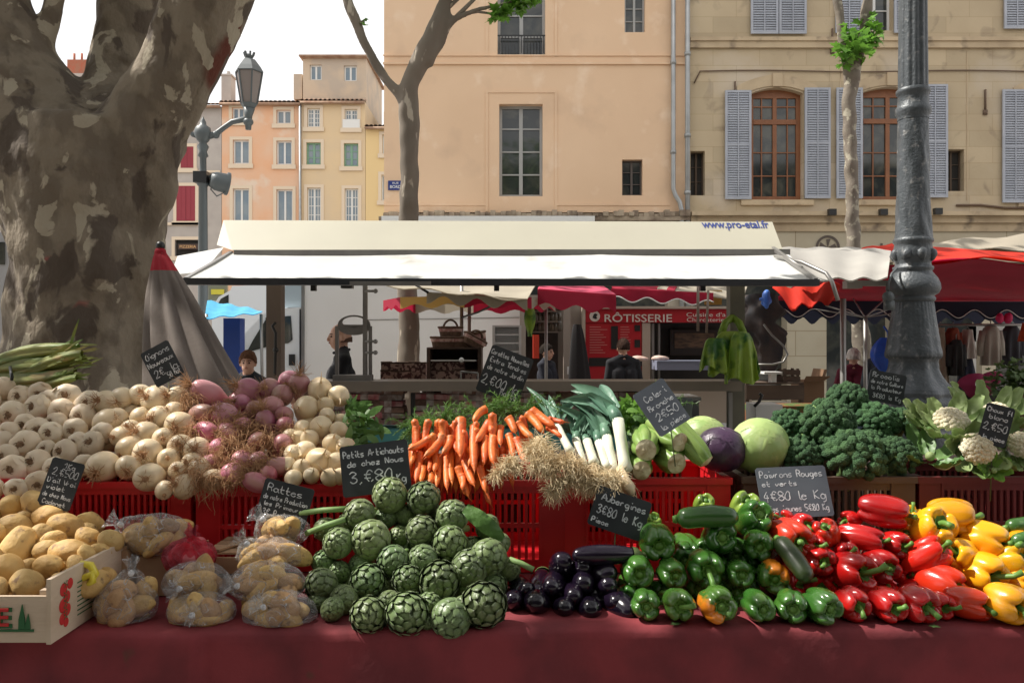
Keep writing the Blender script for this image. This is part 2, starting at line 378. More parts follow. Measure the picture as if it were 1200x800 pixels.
def shutter(par,x0,x1,z0,z1,Y,m,louv=True,nm='shutter'):
    s=MB(); t=.045; b=.055
    s.box(x0,x0+b,Y-t,Y,z0,z1); s.box(x1-b,x1,Y-t,Y,z0,z1)
    for zz in (z0,z1-b,(z0+z1)/2-b/2): s.box(x0+b,x1-b,Y-t+.002,Y-.002,zz,zz+b)
    if louv:
        n=int((z1-z0)/.062)
        for k in range(n):
            z=z0+b+(z1-z0-2*b)*(k+.5)/n
            s.add([V((x0+b,Y-t+.004,z-.026)),V((x1-b,Y-t+.004,z-.026)),V((x1-b,Y-.008,z+.026)),V((x0+b,Y-.008,z+.026)),V((x0+b,Y-t+.004,z-.018)),V((x1-b,Y-t+.004,z-.018)),V((x1-b,Y-.008,z+.034)),V((x0+b,Y-.008,z+.034))],[(0,3,2,1),(4,5,6,7),(0,1,5,4),(2,3,7,6)])
        s.quad((x0+b,Y-.004,z0+b),(x1-b,Y-.004,z0+b),(x1-b,Y-.004,z1-b),(x0+b,Y-.004,z1-b))
    else:
        s.box(x0+b,x1-b,Y-t+.012,Y-.006,z0+b,z1-b)
    s.box((x0+x1)/2-.012,(x0+x1)/2+.012,Y-t-.004,Y-t+.003,z0+b,z1-b)
    return s.build(nm,m,par,smooth=False)
# --- peach building
Y=20.0; xl=P(450,0,Y).x; xr=P(807,0,Y).x; zb=P(0,249,Y).z
pb=empty('peach_building',(xl,Y,0),'tall peach rendered building with grey paned windows behind the market','building')
H=[px_rect(r,Y) for r in ((585,122,636,230),(583,-35,639,65),(732,-22,756,38),(729,187,753,229))]
mb=MB(); facade(mb,xl,xr,zb,15,Y,H,.28); shell(mb,xl,xr,0,15,Y,11)
for z,hh,d in ((P(0,76,Y).z,.05,.05),(P(0,66,Y).z,.03,.03)): mb.box(xl-.02,xr-.1,Y-d,Y,z,z+hh)
# raised bands round the window bay
for r in ((569,106,572,248),(650,106,653,248),(572,106,650,109),(569,-60,572,66),(650,-60,653,66)):
    a=px_rect(r,Y); mb.box(a[0],a[1],Y-.018,Y-.001,a[2],a[3])
a=px_rect((455,238,650,241),Y); mb.box(xl,P(569,0,Y).x,Y-.018,Y,a[2],a[3]); mb.box(P(653,0,Y).x,P(785,0,Y).x,Y-.018,Y,a[2],a[3])
mb.build('wall',M['peach'],pb,smooth=False)
window(pb,H[0],Y,.28,M['grey_paint'],M['glass'],2,4,.07); wo=window(pb,H[1],Y,.28,M['grey_paint'],M['glass'],2,4,.07)
gr=MB(); a=px_rect((583,42,639,62),Y)
for k in range(15): x=a[0]+(a[1]-a[0])*(k+.5)/15; gr.box(x-.012,x+.012,Y+.03,Y+.05,a[2],a[3])
gr.box(a[0],a[1],Y+.025,Y+.055,a[3],a[3]+.03); gr.build('window_guard',M['black'],pb,smooth=False)
window(pb,H[2],Y,.22,M['grey_paint'],M['glass'],2,4,.045); window(pb,H[3],Y,.22,mat('dark_brown_frame',(.10,.08,.07),None,rough=.6),M['glass'],2,3,.04)
lg=MB(); 
for k in range(60):
    x=xl+(xr-xl)*k/60; hgt=rnd(.06,.16); lg.box(x,x+(xr-xl)/60-.004,Y-rnd(.1,.28),Y,zb-.12,zb-.12+hgt)
lg.box(xl-.1,xr,Y-.20,Y-.01,zb-.22,zb-.125); lg.build('ledge',M['grime'],pb,smooth=False)
gf=MB(); doors=[(xl+.4+k*2.4,xl+2.2+k*2.4,.12,3.6) for k in range(3)]; facade(gf,xl,xr,0,zb-.22,Y-.02,doors,.4); gf.build('shop_wall',mat('shop_beige',(.42,.36,.28),None,rough=.8),pb,smooth=False)
dk=MB(); 
for h in doors: dk.box(h[0],h[1],Y+.38,Y+.5,h[2],h[3])
dk.build('shop_window',M['glass'],pb,smooth=False)
# white fascia under the ledge
ws=MB(); a=px_rect((447,253,697,259),Y-.5); ws.box(a[0],a[1],Y-.5,Y-.25,a[2]-.1,a[3]); ws.box(a[0]+.05,a[1]-.05,Y-.46,Y-.23,a[2]-.5,a[2]-.1); ws.build('shop_fascia',M['white_paint'],pb,smooth=False)
# drainpipes
def pipe(name,pts,r,par,extra):
    t=MB(); t.tube(pts,r,10); 
    for z in extra: t.tube([(pts[0][0],pts[0][1],z),(pts[0][0],pts[0][1],z+.09)],r*1.3,10)
    t.build(name,M['zinc'],par)
x1=P(788,0,Y).x; pipe('drainpipe',[(x1,Y-.1,15),(x1,Y-.1,P(0,222,Y).z),(x1+.05,Y-.12,P(0,230,Y).z),(x1+.15,Y-.14,P(0,238,Y).z),(x1+.2,Y-.14,P(0,248,Y).z),(x1+.2,Y-.14,.1)],.058,pb,[6.2,8.4,10.5])
x1=P(804.5,0,Y).x; pipe('drainpipe',[(x1,Y-.12,15),(x1,Y-.12,.1)],.062,pb,[6.6,8.6,5.2,10.2])
t=MB(); a=px_rect((455,212,470,223),Y); t.box(a[0],a[1]+.05,Y-.03,Y-.002,a[2],a[3]); sg=t.build('street_sign',M['blue_sign'],smooth=False)
tag(sg,'small dark blue street name plate at the left corner of the peach wall','street sign')
t=MB(); c=(a[0]+a[1]+.05)/2; sign_text(t,'RUE',(c,Y-.032,a[3]-.06),.15,.045,.01); sign_text(t,'BORD',(c,Y-.032,a[2]+.08),.27,.075,.01); t.build('lettering',M['white'],sg,smooth=False)
# --- ochre building
xl2=P(808,0,Y).x+.005; xr2=22; zb2=P(0,262,Y).z
ob=empty('ochre_building',(xl2,Y,0),'weathered ochre stone building with mauve shutters and arched brown windows','building')
AR=[px_rect((880,103,941,234),Y),px_rect((1010,102,1078,234),Y),px_rect((1204,104,1268,236),Y)]
SM=[px_rect((805.5,177,826,229),Y),px_rect((1107.5,175,1130,224),Y)]; SM[0]=(xl2+.02,)+SM[0][1:]
UP=[px_rect((881,-70,942,38),Y),px_rect((1010,-70,1046,36),Y),px_rect((1206,-70,1260,36),Y)]
mb=MB(); facade(mb,xl2,xr2,zb2,15,Y,AR+SM+UP,.32); shell(mb,xl2,xr2,0,15,Y,11)
for h in AR:     # segmental arch infill
    n=10; ri=.14
    for k in range(n):
        t0=k/n; t1=(k+1)/n; xa=h[0]+(h[1]-h[0])*t0; xb=h[0]+(h[1]-h[0])*t1; za=h[3]-ri*(2*t0-1)**2; zz=h[3]-ri*(2*t1-1)**2
        mb.quad((xa,Y,za),(xb,Y,zz),(xb,Y,h[3]),(xa,Y,h[3])); mb.quad((xa,Y,za),(xa,Y+.25,za),(xb,Y+.25,zz),(xb,Y,zz))
mb.build('wall',M['ochre'],ob,smooth=False)
tr=MB()
z=P(0,57,Y).z; tr.box(xl2,xr2,Y-.07,Y-.001,z,z+.24); tr.box(xl2,xr2,Y-.11,Y-.072,z+.16,z+.25)
for h in AR:
    n=12; 
    for k in range(n):
        t0=k/n; t1=(k+1)/n; ex=.35; w_=h[1]-h[0]+ex*2; xa=h[0]-ex+w_*t0; xb=h[0]-ex+w_*t1; f=lambda t:h[3]+.04-.28*(2*t-1)**2
        tr.prism([(xa,f(t0)),(xb,f(t1)),(xb,f(t1)+.27),(xa,f(t0)+.27)],Y-.03,Y-.001)
    tr.box((h[0]+h[1])/2-.12,(h[0]+h[1])/2+.12,Y-.07,Y-.032,h[3]+.02,h[3]+.34)
    tr.box(h[0]-.25,h[1]+.25,Y-.06,Y-.001,h[2]-.14,h[2]-.01)
z=P(0,262,Y).z; tr.box(xl2,xr2,Y-.16,Y-.001,z,z+.16); tr.box(xl2,xr2,Y-.30,Y-.001,z+.162,z+.26); tr.box(xl2,xr2,Y-.08,Y-.001,z-.20,z-.002)
for x in (P(985,0,Y).x,P(1133,0,Y).x): tr.box(x-.01,x+.01,Y-.012,Y-.002,P(0,235,Y).z,P(0,60,Y).z)
tr.build('stone_trim',M['ochre_trim'],ob,smooth=False)
for h in AR:
    fo=window(ob,h,Y,.26,M['brown_paint'],M['glass'],2,1,.11,.10,arch=.10)
    e=MB(); y=Y+.21; zt=h[3]-.62
    e.box(h[0]+.11,h[1]-.11,y-.045,y+.03,zt-.24,zt-.12)
    for q in (0.25,.75): x=h[0]+(h[1]-h[0])*q; e.box(x-.015,x+.015,y-.02,y+.01,h[2]+.1,h[3]-.15)
    for zz in (h[2]+.62,h[2]+1.2,h[3]-.42): e.box(h[0]+.11,h[1]-.11,y-.018,y+.012,zz-.014,zz+.014)
    e.build('glazing_bar',M['brown_paint'],fo,smooth=False)
for h in SM:
    fo=window(ob,h,Y,.26,mat('rotten_wood',(.10,.07,.05),None,rough=.9),M['dark'],2,3,.035)
for h in UP: window(ob,h,Y,.26,M['white_paint'],M['glass'],2,4,.05)
for (a,b,c,d) in ((849,107,879.5,234),(942,104,972,233),(979,104,1009.5,233),(1079,100,1109,232),(1173,106,1203,238)):
    r=px_rect((a,b,c,d),Y); shutter(ob,r[0],r[1],r[2],r[3],Y-.04,M['shutter'])
for (a,b,c,d) in ((879,-70,911,41),(912,-70,944,41),(978,-70,1009.5,40),(1046.5,-70,1078,40),(1175,-70,1205,35)):
    r=px_rect((a,b,c,d),Y); shutter(ob,r[0],r[1],r[2],r[3],Y-.04,M['shutter'])
cb=MB(); zc=P(0,84,Y).z; pts=[(xl2+.1,Y-.03,zc-.3),(xl2+.25,Y-.03,zc)]+[(xl2+.4+k*.8,Y-.03,zc+.02*math.sin(k)) for k in range(14)]
cb.tube(pts,.016,5); zc=P(0,241,Y).z; cb.tube([(P(1120,0,Y).x+k*.6,Y-.03,zc-.02*k+.03*math.sin(k*2)) for k in range(12)],.03,5)
for x,zt in ((P(975,0,Y).x,9.3),(P(1154,0,Y).x,7.8),(P(861,0,Y).x,8.0)): cb.box(x-.015,x+.015,Y-.05,Y-.005,zt-.5,zt); cb.box(x-.05,x+.05,Y-.04,Y-.006,zt-.62,zt-.5)
cb.build('wall_cable',mat('rusty_cable',(.14,.09,.06),None,rough=.8),ob)
gf=MB(); PX=[(-.0,)]; doors=[]
for a_,b_ in ((812,922),(968,1046),(1062,1150),(1166,1260)): doors.append((P(a_,0,Y).x,P(b_,0,Y).x,.12,3.55))
facade(gf,xl2,xr2,0,zb2-.2,Y-.03,doors,.45); gf.build('shop_wall',mat('cream_stone_pier',(.52,.46,.34),(.47,.40,.29),1.2,5,rough=.9,brick=(2.6,.62,.012,(.6,.55,.48))),ob,smooth=False)
dk=MB()
for h in doors: dk.box(h[0],h[1],Y+.40,Y+.5,h[2],h[3])
dk.build('shop_window',M['glass'],ob,smooth=False)
# round shop logo and letters on the fascia
lo=MB(); c=P(970,290,Y-.05); 
def ringfn(c,ro,ri,y): return lambda u,v:(V((c.x+math.cos(2*PI*u)*(ri+(ro-ri)*v),y,c.z+math.sin(2*PI*u)*(ri+(ro-ri)*v))))
lo.surf(28,1,ringfn(c,.30,.24,Y-.052)); 
for k in range(5):
    a0=k*1.25; lo.prism([(c.x,c.z),(c.x+.22*math.cos(a0),c.z+.22*math.sin(a0)),(c.x+.2*math.cos(a0+.5),c.z+.2*math.sin(a0+.5))],Y-.052,Y-.046)
lo.build('round_emblem',mat('bronze_letter',(.10,.075,.06),None,rough=.6),ob,smooth=False)
lt=MB(); sign_text(lt,'LA BRASSERIE',P(1065,292,Y-.06)+V((.6,0,0)),2.6,.30,.02); lt.build('fascia_lettering',bpy.data.materials['bronze_letter'],ob,smooth=False)
# wall spotlights on arms (three)
def spot(px,py,lab):
    c=P(px,py,Y-.35); e=empty('wall_spotlight',(c.x-.1,Y-.002,c.z-.12),lab,'spotlight','black spotlights over the shop fascia')
    a=MB(); a.box(c.x-.22,c.x-.10,Y-.05,Y-.004,c.z-.16,c.z-.02); a.tube([(c.x-.16,Y-.05,c.z-.08),(c.x-.08,Y-.2,c.z+.02),(c.x,Y-.33,c.z)],.016,6); a.build('arm',M['black'],e)
    h=MB(); h.box(c.x-.03,c.x+.15,Y-.42,Y-.28,c.z-.07,c.z+.08); h.build('lamp_head',M['black'],e,smooth=False)
spot(972,249,'black wall spotlight between the first brown window and the slim tree'); spot(1032,249,'black wall spotlight between the slim tree and the big lamp post'); spot(1096,248,'black wall spotlight just right of the big lamp post')
# --- far houses
def tiles(par,x0,x1,y0,z0,y1,z1,m,nm='roof'):
    t=MB(); n=int((x1-x0)/.30)
    for k in range(n):
        xa=x0+(x1-x0)*(k+.5)/n; r=(x1-x0)/n*.5
        def fn(u,v,xa=xa,r=r): 
            a=PI*u; return V((xa-math.cos(a)*r, y0+(y1-y0)*v, z0+(z1-z0)*v+math.sin(a)*r*.8))
        t.surf(5,1,fn,wrapu=False)
    t.quad((x0,y0,z0-.02),(x1,y0,z0-.02),(x1,y1,z1-.02),(x0,y1,z1-.02)); t.box(x0,x1,y0-.02,y0+.2,z0-.18,z0-.03)
    return t.build(nm,m,par)
YF=57.0
def farhouse(name,lab,x0,x1,ytop,wm,wins,fm,shm=None):
    a=P(x0,ytop,YF); b=P(x1,ytop,YF); e=empty(name,(a.x,YF,0),lab,'house')
    H=[px_rect(r[:4],YF) for r in wins]
    m=MB(); facade(m,a.x,b.x,0,a.z,YF,H,.25); shell(m,a.x,b.x,0,a.z,YF,9); m.build('wall',wm,e,smooth=False)
    t=MB()
    for h in H:
        bw=.22; t.box(h[0]-bw,h[0],YF-.05,YF-.002,h[2]-bw,h[3]+bw); t.box(h[1],h[1]+bw,YF-.05,YF-.002,h[2]-bw,h[3]+bw); t.box(h[0],h[1],YF-.05,YF-.002,h[3],h[3]+bw); t.box(h[0]-.3,h[1]+.3,YF-.12,YF-.052,h[2]-bw-.1,h[2]-.02)
    if H: t.build('window_surround',M['house_trim'],e,smooth=False)
    for h,r in zip(H,wins):
        k=r[4]
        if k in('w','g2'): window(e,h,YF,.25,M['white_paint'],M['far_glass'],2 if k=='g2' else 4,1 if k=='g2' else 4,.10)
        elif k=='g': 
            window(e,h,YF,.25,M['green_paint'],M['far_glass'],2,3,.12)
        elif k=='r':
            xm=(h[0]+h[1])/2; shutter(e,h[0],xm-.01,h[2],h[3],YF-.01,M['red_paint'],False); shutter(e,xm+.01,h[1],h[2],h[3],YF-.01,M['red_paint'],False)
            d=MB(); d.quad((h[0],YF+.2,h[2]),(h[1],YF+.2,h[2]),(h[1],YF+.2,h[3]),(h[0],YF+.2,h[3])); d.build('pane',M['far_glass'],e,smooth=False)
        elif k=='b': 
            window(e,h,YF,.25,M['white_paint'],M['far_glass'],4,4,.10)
            d=MB(); q=P((r[0]+r[2])/2,(r[1]+r[3])/2+6,YF-.1); d.box(q.x-.6,q.x+.6,YF-.1,YF-.06,q.z-.5,q.z+.3); d.build('hanging_banner',M['white_paint'],e,smooth=False)
    return e,a,b
e,a,b=farhouse('grey_house','grey rendered house with dark red shutters and a pizzeria sign, far left',-120,259.5,125,M['grey_wall'],[(212,172,227,197,'r'),(207,218,229,259,'r'),(160,218,178,259,'r'),(205,281,238,300,'none')],M['grey_paint'])
tiles(e,a.x,b.x,YF-.4,a.z+.02,YF+5,a.z+1.6,M['tile'])
m=MB(); q=P(221,292,YF); m.box(q.x-.7,q.x+.7,YF-.12,YF+.1,q.z-.02,q.z+.36); s=m.build('shop_board',mat('pizza_board',(.06,.03,.02),None),e,smooth=False)
m=MB(); sign_text(m,'PIZZERIA',(q.x,YF-.13,q.z+.17),1.15,.2,.01); m.build('lettering',mat('cream_letter',(.6,.35,.15),None),s,smooth=False)
m=MB(); h=px_rect((205,281,238,300),YF); m.quad((h[0],YF+.22,h[2]),(h[1],YF+.22,h[2]),(h[1],YF+.22,h[3]),(h[0],YF+.22,h[3])); m.build('shop_window',M['dark'],e,smooth=False)
m=MB(); q=P(213,300,YF-.1); m.box(P(185,0,YF).x,P(243,0,YF).x,YF-.12,YF-.002,P(0,264,YF).z,P(0,261,YF).z); m.box(P(150,0,YF).x,P(258,0,YF).x,YF-.1,YF-.002,P(0,202,YF).z-.02,P(0,200,YF).z); m.build('string_course',M['house_trim'],e,smooth=False)
e,a,b=farhouse('orange_house','orange rendered house with pale window surrounds between grey and yellow houses',260,353,122,M['orange_wall'],[(272,126,286,142,'g2'),(324,129,341,145,'g2'),(273,164,292,192,'g2'),(324,165,342,193,'g2'),(273,221,292,262,'g2'),(324,222,343,262,'g2')],M['white_paint'])
tiles(e,P(244,0,YF).x+.9,b.x,YF-.4,a.z+.02,YF+4,a.z+1.1,M['tile'])
m=MB(); q=P(265,100,YF+2); m.box(q.x-.35,q.x+.35,YF+2,YF+3,q.z-1.2,q.z+.7); m.box(q.x-.42,q.x+.42,YF+1.95,YF+3.05,q.z+.7,q.z+.82); m.tube([(q.x,YF+2.5,q.z+.8),(q.x,YF+2.5,q.z+1.15)],.14,8); m.build('chimney',M['grey_wall'],e,smooth=False)
e,a,b=farhouse('yellow_house','tall yellow house with set-back attic storey and green shutters',353.3,428,120,M['yellow_wall'],[(360,127,375,149,'w'),(404,128,419,150,'b'),(359,167,376,193,'g'),(403,168,420,195,'g'),(360,220,376,262,'w'),(404,221,420,262,'w')],M['white_paint'])
A=px_rect((355,68,429,119),YF+.6); m=MB(); HH=[px_rect((363,76,377,94),YF+.6),px_rect((403,77,418,95),YF+.6)]
facade(m,A[0],A[1],a.z,A[3],YF+.6,HH,.25); shell(m,A[0],A[1],a.z,A[3],YF+.6,7); m.build('attic_wall',M['attic_wall'],e,smooth=False)
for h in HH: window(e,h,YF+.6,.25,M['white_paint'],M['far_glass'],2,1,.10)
m=MB(); m.box(A[0]-.2,A[1]+.2,YF+.2,YF+8,A[3]+.002,A[3]+.10); m.box(A[0]+.0,A[1]+.1,YF+.3,YF+.6,A[3]-.06,A[3]-.002); m.build('attic_roof',M['tile'],e,smooth=False)
tiles(e,a.x,b.x,YF-.4,a.z+.0,YF+.55,a.z+.3,M['tile'])
m=MB(); q=P(349,95,YF+1); m.box(q.x-.3,q.x+.3,YF+1,YF+2,q.z-1.3,q.z+.5); m.build('chimney',M['attic_wall'],e,smooth=False)
m=MB(); x=P(352.5,0,YF).x; m.tube([(x,YF-.2,a.z),(x,YF-.2,0)],.09,6); m.build('drainpipe',M['zinc'],e)
e,a,b=farhouse('small_yellow_house','low yellow house at the corner of the peach building, mostly hidden',428.4,500,150,mat('bright_yellow_render',(.74,.55,.28),None,rough=.9),[(448,158,456,180,'g2'),(447,205,456,235,'g2')],M['white_paint'])
tiles(e,a.x,b.x,YF-.4,a.z+.02,YF+4,a.z+1.0,M['tile']); m=MB(); m.box(a.x+.8,b.x,YF+3,YF+8,a.z-1,P(0,131,YF+3).z); m.build('rear_wall',M['attic_wall'],e,smooth=False)
e=empty('rear_house',(P(60,0,64).x,64,0),'house seen only by its red brick chimney between the big tree limbs','house')
m=MB(); q=P(60,0,64); m.box(q.x-6,q.x+5,64,72,0,P(0,86,64).z); m.build('wall',M['grey_wall'],e,smooth=False)
m=MB(); q=P(89,80,64); m.box(q.x-.8,q.x+.8,64.2,65.2,q.z-1,q.z+.75); c=m.build('chimney',M['brick'],e,smooth=False)
m=MB(); m.tube([(q.x-.5,64.7,q.z+.7),(q.x-.5,64.7,q.z+1.4)],.09,8); m.build('chimney_pot',M['brick'],c); m=MB(); m.tube([(q.x+.1,64.7,q.z+.7),(q.x+.1,64.7,q.z+1.4)],.09,8); m.build('chimney_pot',M['brick'],c)

# unseen near side of the square, added to block low sky light
e=empty('square_side_building',(0,-16,0),'long plain unseen building behind the viewpoint, added to block low sky light','building')
m=MB(); hs_=[(x_,x_+1.3,z_,z_+2.2) for x_ in range(-28,28,4) for z_ in (1.2,5,9)]; facade(m,-32,32,0,14,-16,[],.2); m.v=[V((v.x,-16,v.z)) for v in m.v]; shell(m,-32,32,0,14,-26,10); m.build('wall',mat('near_side_render',(.30,.25,.19),None,rough=.9),e,smooth=False)
for h in hs_[:42]: window(e,h,-15.93,.0,M['grey_paint'],M['glass'],2,3,.08)
# ================================================================== trees
barkspots=dict(spots=((.42,.37,.28),2.6,.56,.60,4,.6),spots2=((.05,.04,.032),3.4,.60,.70,6,.8))
M['bark']=mat('plane_bark',(.155,.135,.105),(.085,.068,.052),2.2,8,.38,.62,.9,bump=.9,bscale=16,**barkspots)
M['bark2']=mat('plane_bark_young',(.20,.17,.135),(.14,.115,.09),5,6,.35,.65,.85,bump=.6,bscale=20,spots=((.34,.31,.24),9,.58,.63,3))
M['leaf']=mat('plane_leaf',(.10,.24,.03),(.17,.36,.05),3,3,rough=.5,transl=.45); M['leaf_dark']=mat('dark_plane_leaf',(.055,.075,.03),(.075,.09,.04),3,3,rough=.7,transl=.12)  # crown leaves darkened and dulled to keep green light off the stall
def plane_leaf(mb,p,s,d,n):
    """five-lobed leaf polygon"""
    d=V(d).normalized(); sd=d.cross(V(n)); 
    if sd.length<1e-4: sd=d.cross(V((.2,.7,.4)))
    sd.normalize(); nn=sd.cross(d).normalized()
    o=[(0,0),(.28,.12),(.52,.10),(.38,.34),(.55,.58),(.25,.56),(0,1),(-.25,.56),(-.55,.58),(-.38,.34),(-.52,.10),(-.28,.12)]
    mb.add([V(p)+sd*a*s+d*b*s+nn*(abs(a)*.25*s) for a,b in o],[tuple(range(12))])
def leaf_cloud(mb,c,r,n,s,sq=(1,1,1)):
    for _ in range(n):
        v=V((random.gauss(0,1),random.gauss(0,1),random.gauss(0,1))); v.normalize(); v*=random.random()**.45
        p=V(c)+V((v.x*sq[0],v.y*sq[1],v.z*sq[2]))*r
        plane_leaf(mb,p,s*rnd(.7,1.25),(rnd(-1,1),rnd(-1,1),rnd(-1,.3)),(rnd(-.6,.6),rnd(-.6,.6),1))
# --- the big plane tree on the left (about 0.9 m thick, 4.9 m away)
YT=4.9
def T(px,py,dy=0): return P(px,py,YT+dy)
big=empty('big_plane_tree',T(100,400)+V((0,0,-1.6)),'huge plane tree with forked trunk and flaking bark behind the garlic','tree')
mb=MB()
def limb(pts,rad,sub=4,n=20):
    # catmull rom resample
    P_=[];Rr=[]
    for i in range(len(pts)-1):
        a=pts[max(i-1,0)];b=pts[i];c=pts[i+1];d=pts[min(i+2,len(pts)-1)]
        for k in range(sub):
            t=k/sub; P_.append(.5*(2*b+(c-a)*t+(2*a-5*b+4*c-d)*t*t+(3*b-a-3*c+d)*t**3)); Rr.append(rad[i]*(1-t)+rad[i+1]*t)
    P_.append(pts[-1]); Rr.append(rad[-1]); mb.tube(P_,Rr,n)
k=YT/F
limb([V((T(98,400).x,YT,-.1)),V((T(100,400).x,YT,.45)),T(96,470),T(98,400),T(97,330),T(100,260),T(108,200),T(112,150)],[k*135,k*105,k*90,k*80,k*79,k*82,k*88,k*84])
limb([T(95,260),T(70,190),T(36,130),T(6,75),T(-18,10),T(-50,-120),T(-90,-300,.3),T(-160,-520,.6)],[k*78,k*78,k*66,k*54,k*52,k*50,k*44,k*36])
limb([T(50,140),T(50,90),T(53,50),T(64,10,.05),T(84,-50,.1),T(150,-240,.4),T(200,-430,.8)],[k*26,k*14,k*11,k*11,k*12,k*12,k*10])
limb([T(120,240),T(128,170,.1),T(134,110,.25),T(142,60,.35),T(152,10,.4),T(165,-80,.5),T(180,-260,.4),T(170,-500,.2)],[k*70,k*62,k*40,k*35,k*36,k*40,k*36,k*30])
limb([T(120,270),T(146,200,-.05),T(176,140,-.12),T(203,90,-.18),T(230,40,-.2),T(250,-10,-.2),T(300,-110,-.3),T(400,-260,-.6),T(520,-420,-1)],[k*68,k*58,k*48,k*43,k*42,k*43,k*42,k*38,k*30])
mb.ball(T(82,195,.02),k*80,16,12); mb.ball(T(66,250,.02),k*64,16,12); mb.ball(T(128,250,.0),k*60,16,12)
for _ in range(26):   # burls and buttress bumps
    a=rnd(0,2*PI); yy=rnd(120,520); c=T(105,yy); rr=k*rnd(14,30); mb.ball(c+V((math.cos(a)*k*66,math.sin(a)*k*66,0)),rr,10,8,(1,1,rnd(1,2.2)))
for (x,y,r) in ((186,205,14),(198,170,12),(24,420,16),(176,245,15),(245,85,9),(240,72,8),(30,360,12),(190,228,13)): mb.ball(T(x,y,-.12),k*r*1.3,10,8,(1,1,1.7))
r=remesh(mb,.024,10)
for v in r.v:
    d=N3(v.x,v.y,v.z,1.7)*.05+N3(v.x+9,v.y,v.z*.5,5)*.030+N3(v.x,v.y+5,v.z*.6,13)*.016+(.012 if N3(v.x+3,v.y,v.z*.7,6.5)>.18 else 0)
    ax=V((v.x-T(105,0).x,v.y-YT,0)).normalized() if v.z<3 else V((0,-1,0)); v+=ax*d
red=[]; 
def stain(v):
    s=0
    for (x,y,rx) in ((120,318,.05),(156,320,.055),(133,362,.03),(130,374,.03),(104,312,.02),(112,297,.02)):
        c=T(x,y); q=math.hypot(v.x-c.x,(v.z-c.z)); s=max(s,1-q/(rx*1.3)) 
    return max(0,min(1,s*2.2+N3(v.x,v.y,v.z,20)*1.3+N3(v.x,v.y,v.z,50)*.8-.5))*.55 if s>0 and v.y<YT else 0
wnd=[]
def wound(v):   # reddish torn bark on the right limb
    s=0
    for (x,y,rr) in ((262,75,.045),(266,55,.04),(256,82,.05),(272,30,.035),(278,5,.04)):
        c=T(x-6,y,-.2); s=max(s,1-(v-c).length/(rr*2.6))
    return max(0,min(1,s*3+N3(v.x,v.y,v.z,12)*.8)) if s>0 else 0
red=[stain(v) for v in r.v]; wnd=[wound(v) for v in r.v]
M['bark_big']=mat('old_plane_bark',(.25,.205,.15),(.175,.14,.103),6.5,11,.45,.55,.92,bump=1,bscale=34,stretch=(1,1,.7),spots=((.42,.365,.275),5.0,.590,.605,10,.6),spots2=((.105,.080,.060),3.8,.560,.600,13,.7),attr=(('paint',(.40,.04,.05)),('wound',(.13,.035,.02))))
r.build('trunk',M['bark_big'],big,attr={'paint':red,'wound':wnd})
cr=MB()
# crown outside the frame, spread and thinned to shade and dapple the stall
def over(tx,ty,tz,h): return V((tx,ty,tz))+SUN*((h-tz)/SUN.z)
SHADE=[over(-2.2,2.6,1.1,5.6),over(-.6,2.2,1.1,6),over(1.6,2.2,1.1,6.5)]
def lit(x,y,h):     # how open the crown is on the sun's way to the stall
    k_=(h-1.1)/SUN.z; sx=x-SUN.x*k_; sy=y-SUN.y*k_; q=0
    for a,b,ra,rb,w_ in GAPS: 
        d_=((sx-a)/ra)**2+((sy-b)/rb)**2
        if d_<1: q=max(q,w_)
    return q
for _ in range(NLEAF):
    x=rnd(-9.5,5.5); y=rnd(-6,6.8); h=rnd(4.6,8.2)
    if y>0 and h<1.6+.45*y+.75: h=1.6+.45*y+.75+rnd(0,1.2)
    if N3(x,y,h,.8)<-.22: continue
    if random.random()<lit(x,y,h): continue
    plane_leaf(cr,(x,y,h),.25*rnd(.7,1.25),(rnd(-1,1),rnd(-1,1),rnd(-1,.3)),(rnd(-.5,.5),rnd(-.5,.5),1))
cr.build('crown',M['leaf_dark'],big,smooth=False)
tw=MB()
for c in SHADE[::2]:
    s=T(-90,-300,.3) if c.x<-2.5 else T(400,-260,-.6); tw.tube([s,(s+c)/2+V((0,0,.3)),c],[.06,.04,.012],6)
tw.build('branch',M['bark2'],big)
# --- middle plane tree
YM=10.4; km=YM/F
def small_tree(name,lab,limbs,leaves,twigs,Yt,m):
    global mb
    e=empty(name,V((limbs[0][0][0].x,Yt,0)),lab,'tree'); mb=MB()
    for pts,rad in limbs: limb(pts,rad,4,14)
    r=remesh(mb,.03,3)
    for v in r.v: v+=V((N3(v.x,v.y,v.z,4),N3(v.x+7,v.y,v.z,4),0))*.03
    r.build('trunk',m,e)
    c=MB()
    for (p,rr,n,s) in leaves: leaf_cloud(c,p,rr,n,s)
    c.build('crown',M['leaf'],e,smooth=False)
    if twigs:
        t=MB()
        for a in twigs: t.tube(a[0],a[1],6)
        t.build('twig',m,e)
    return e
Q=lambda x,y,d=0:P(x,y,YM+d)
M['bark_mid']=mat('smooth_plane_bark',(.20,.165,.13),(.135,.11,.085),3,6,.35,.65,.85,bump=.5,bscale=14,spots=((.40,.35,.28),7,.60,.64,3),stretch=(1,1,.35))
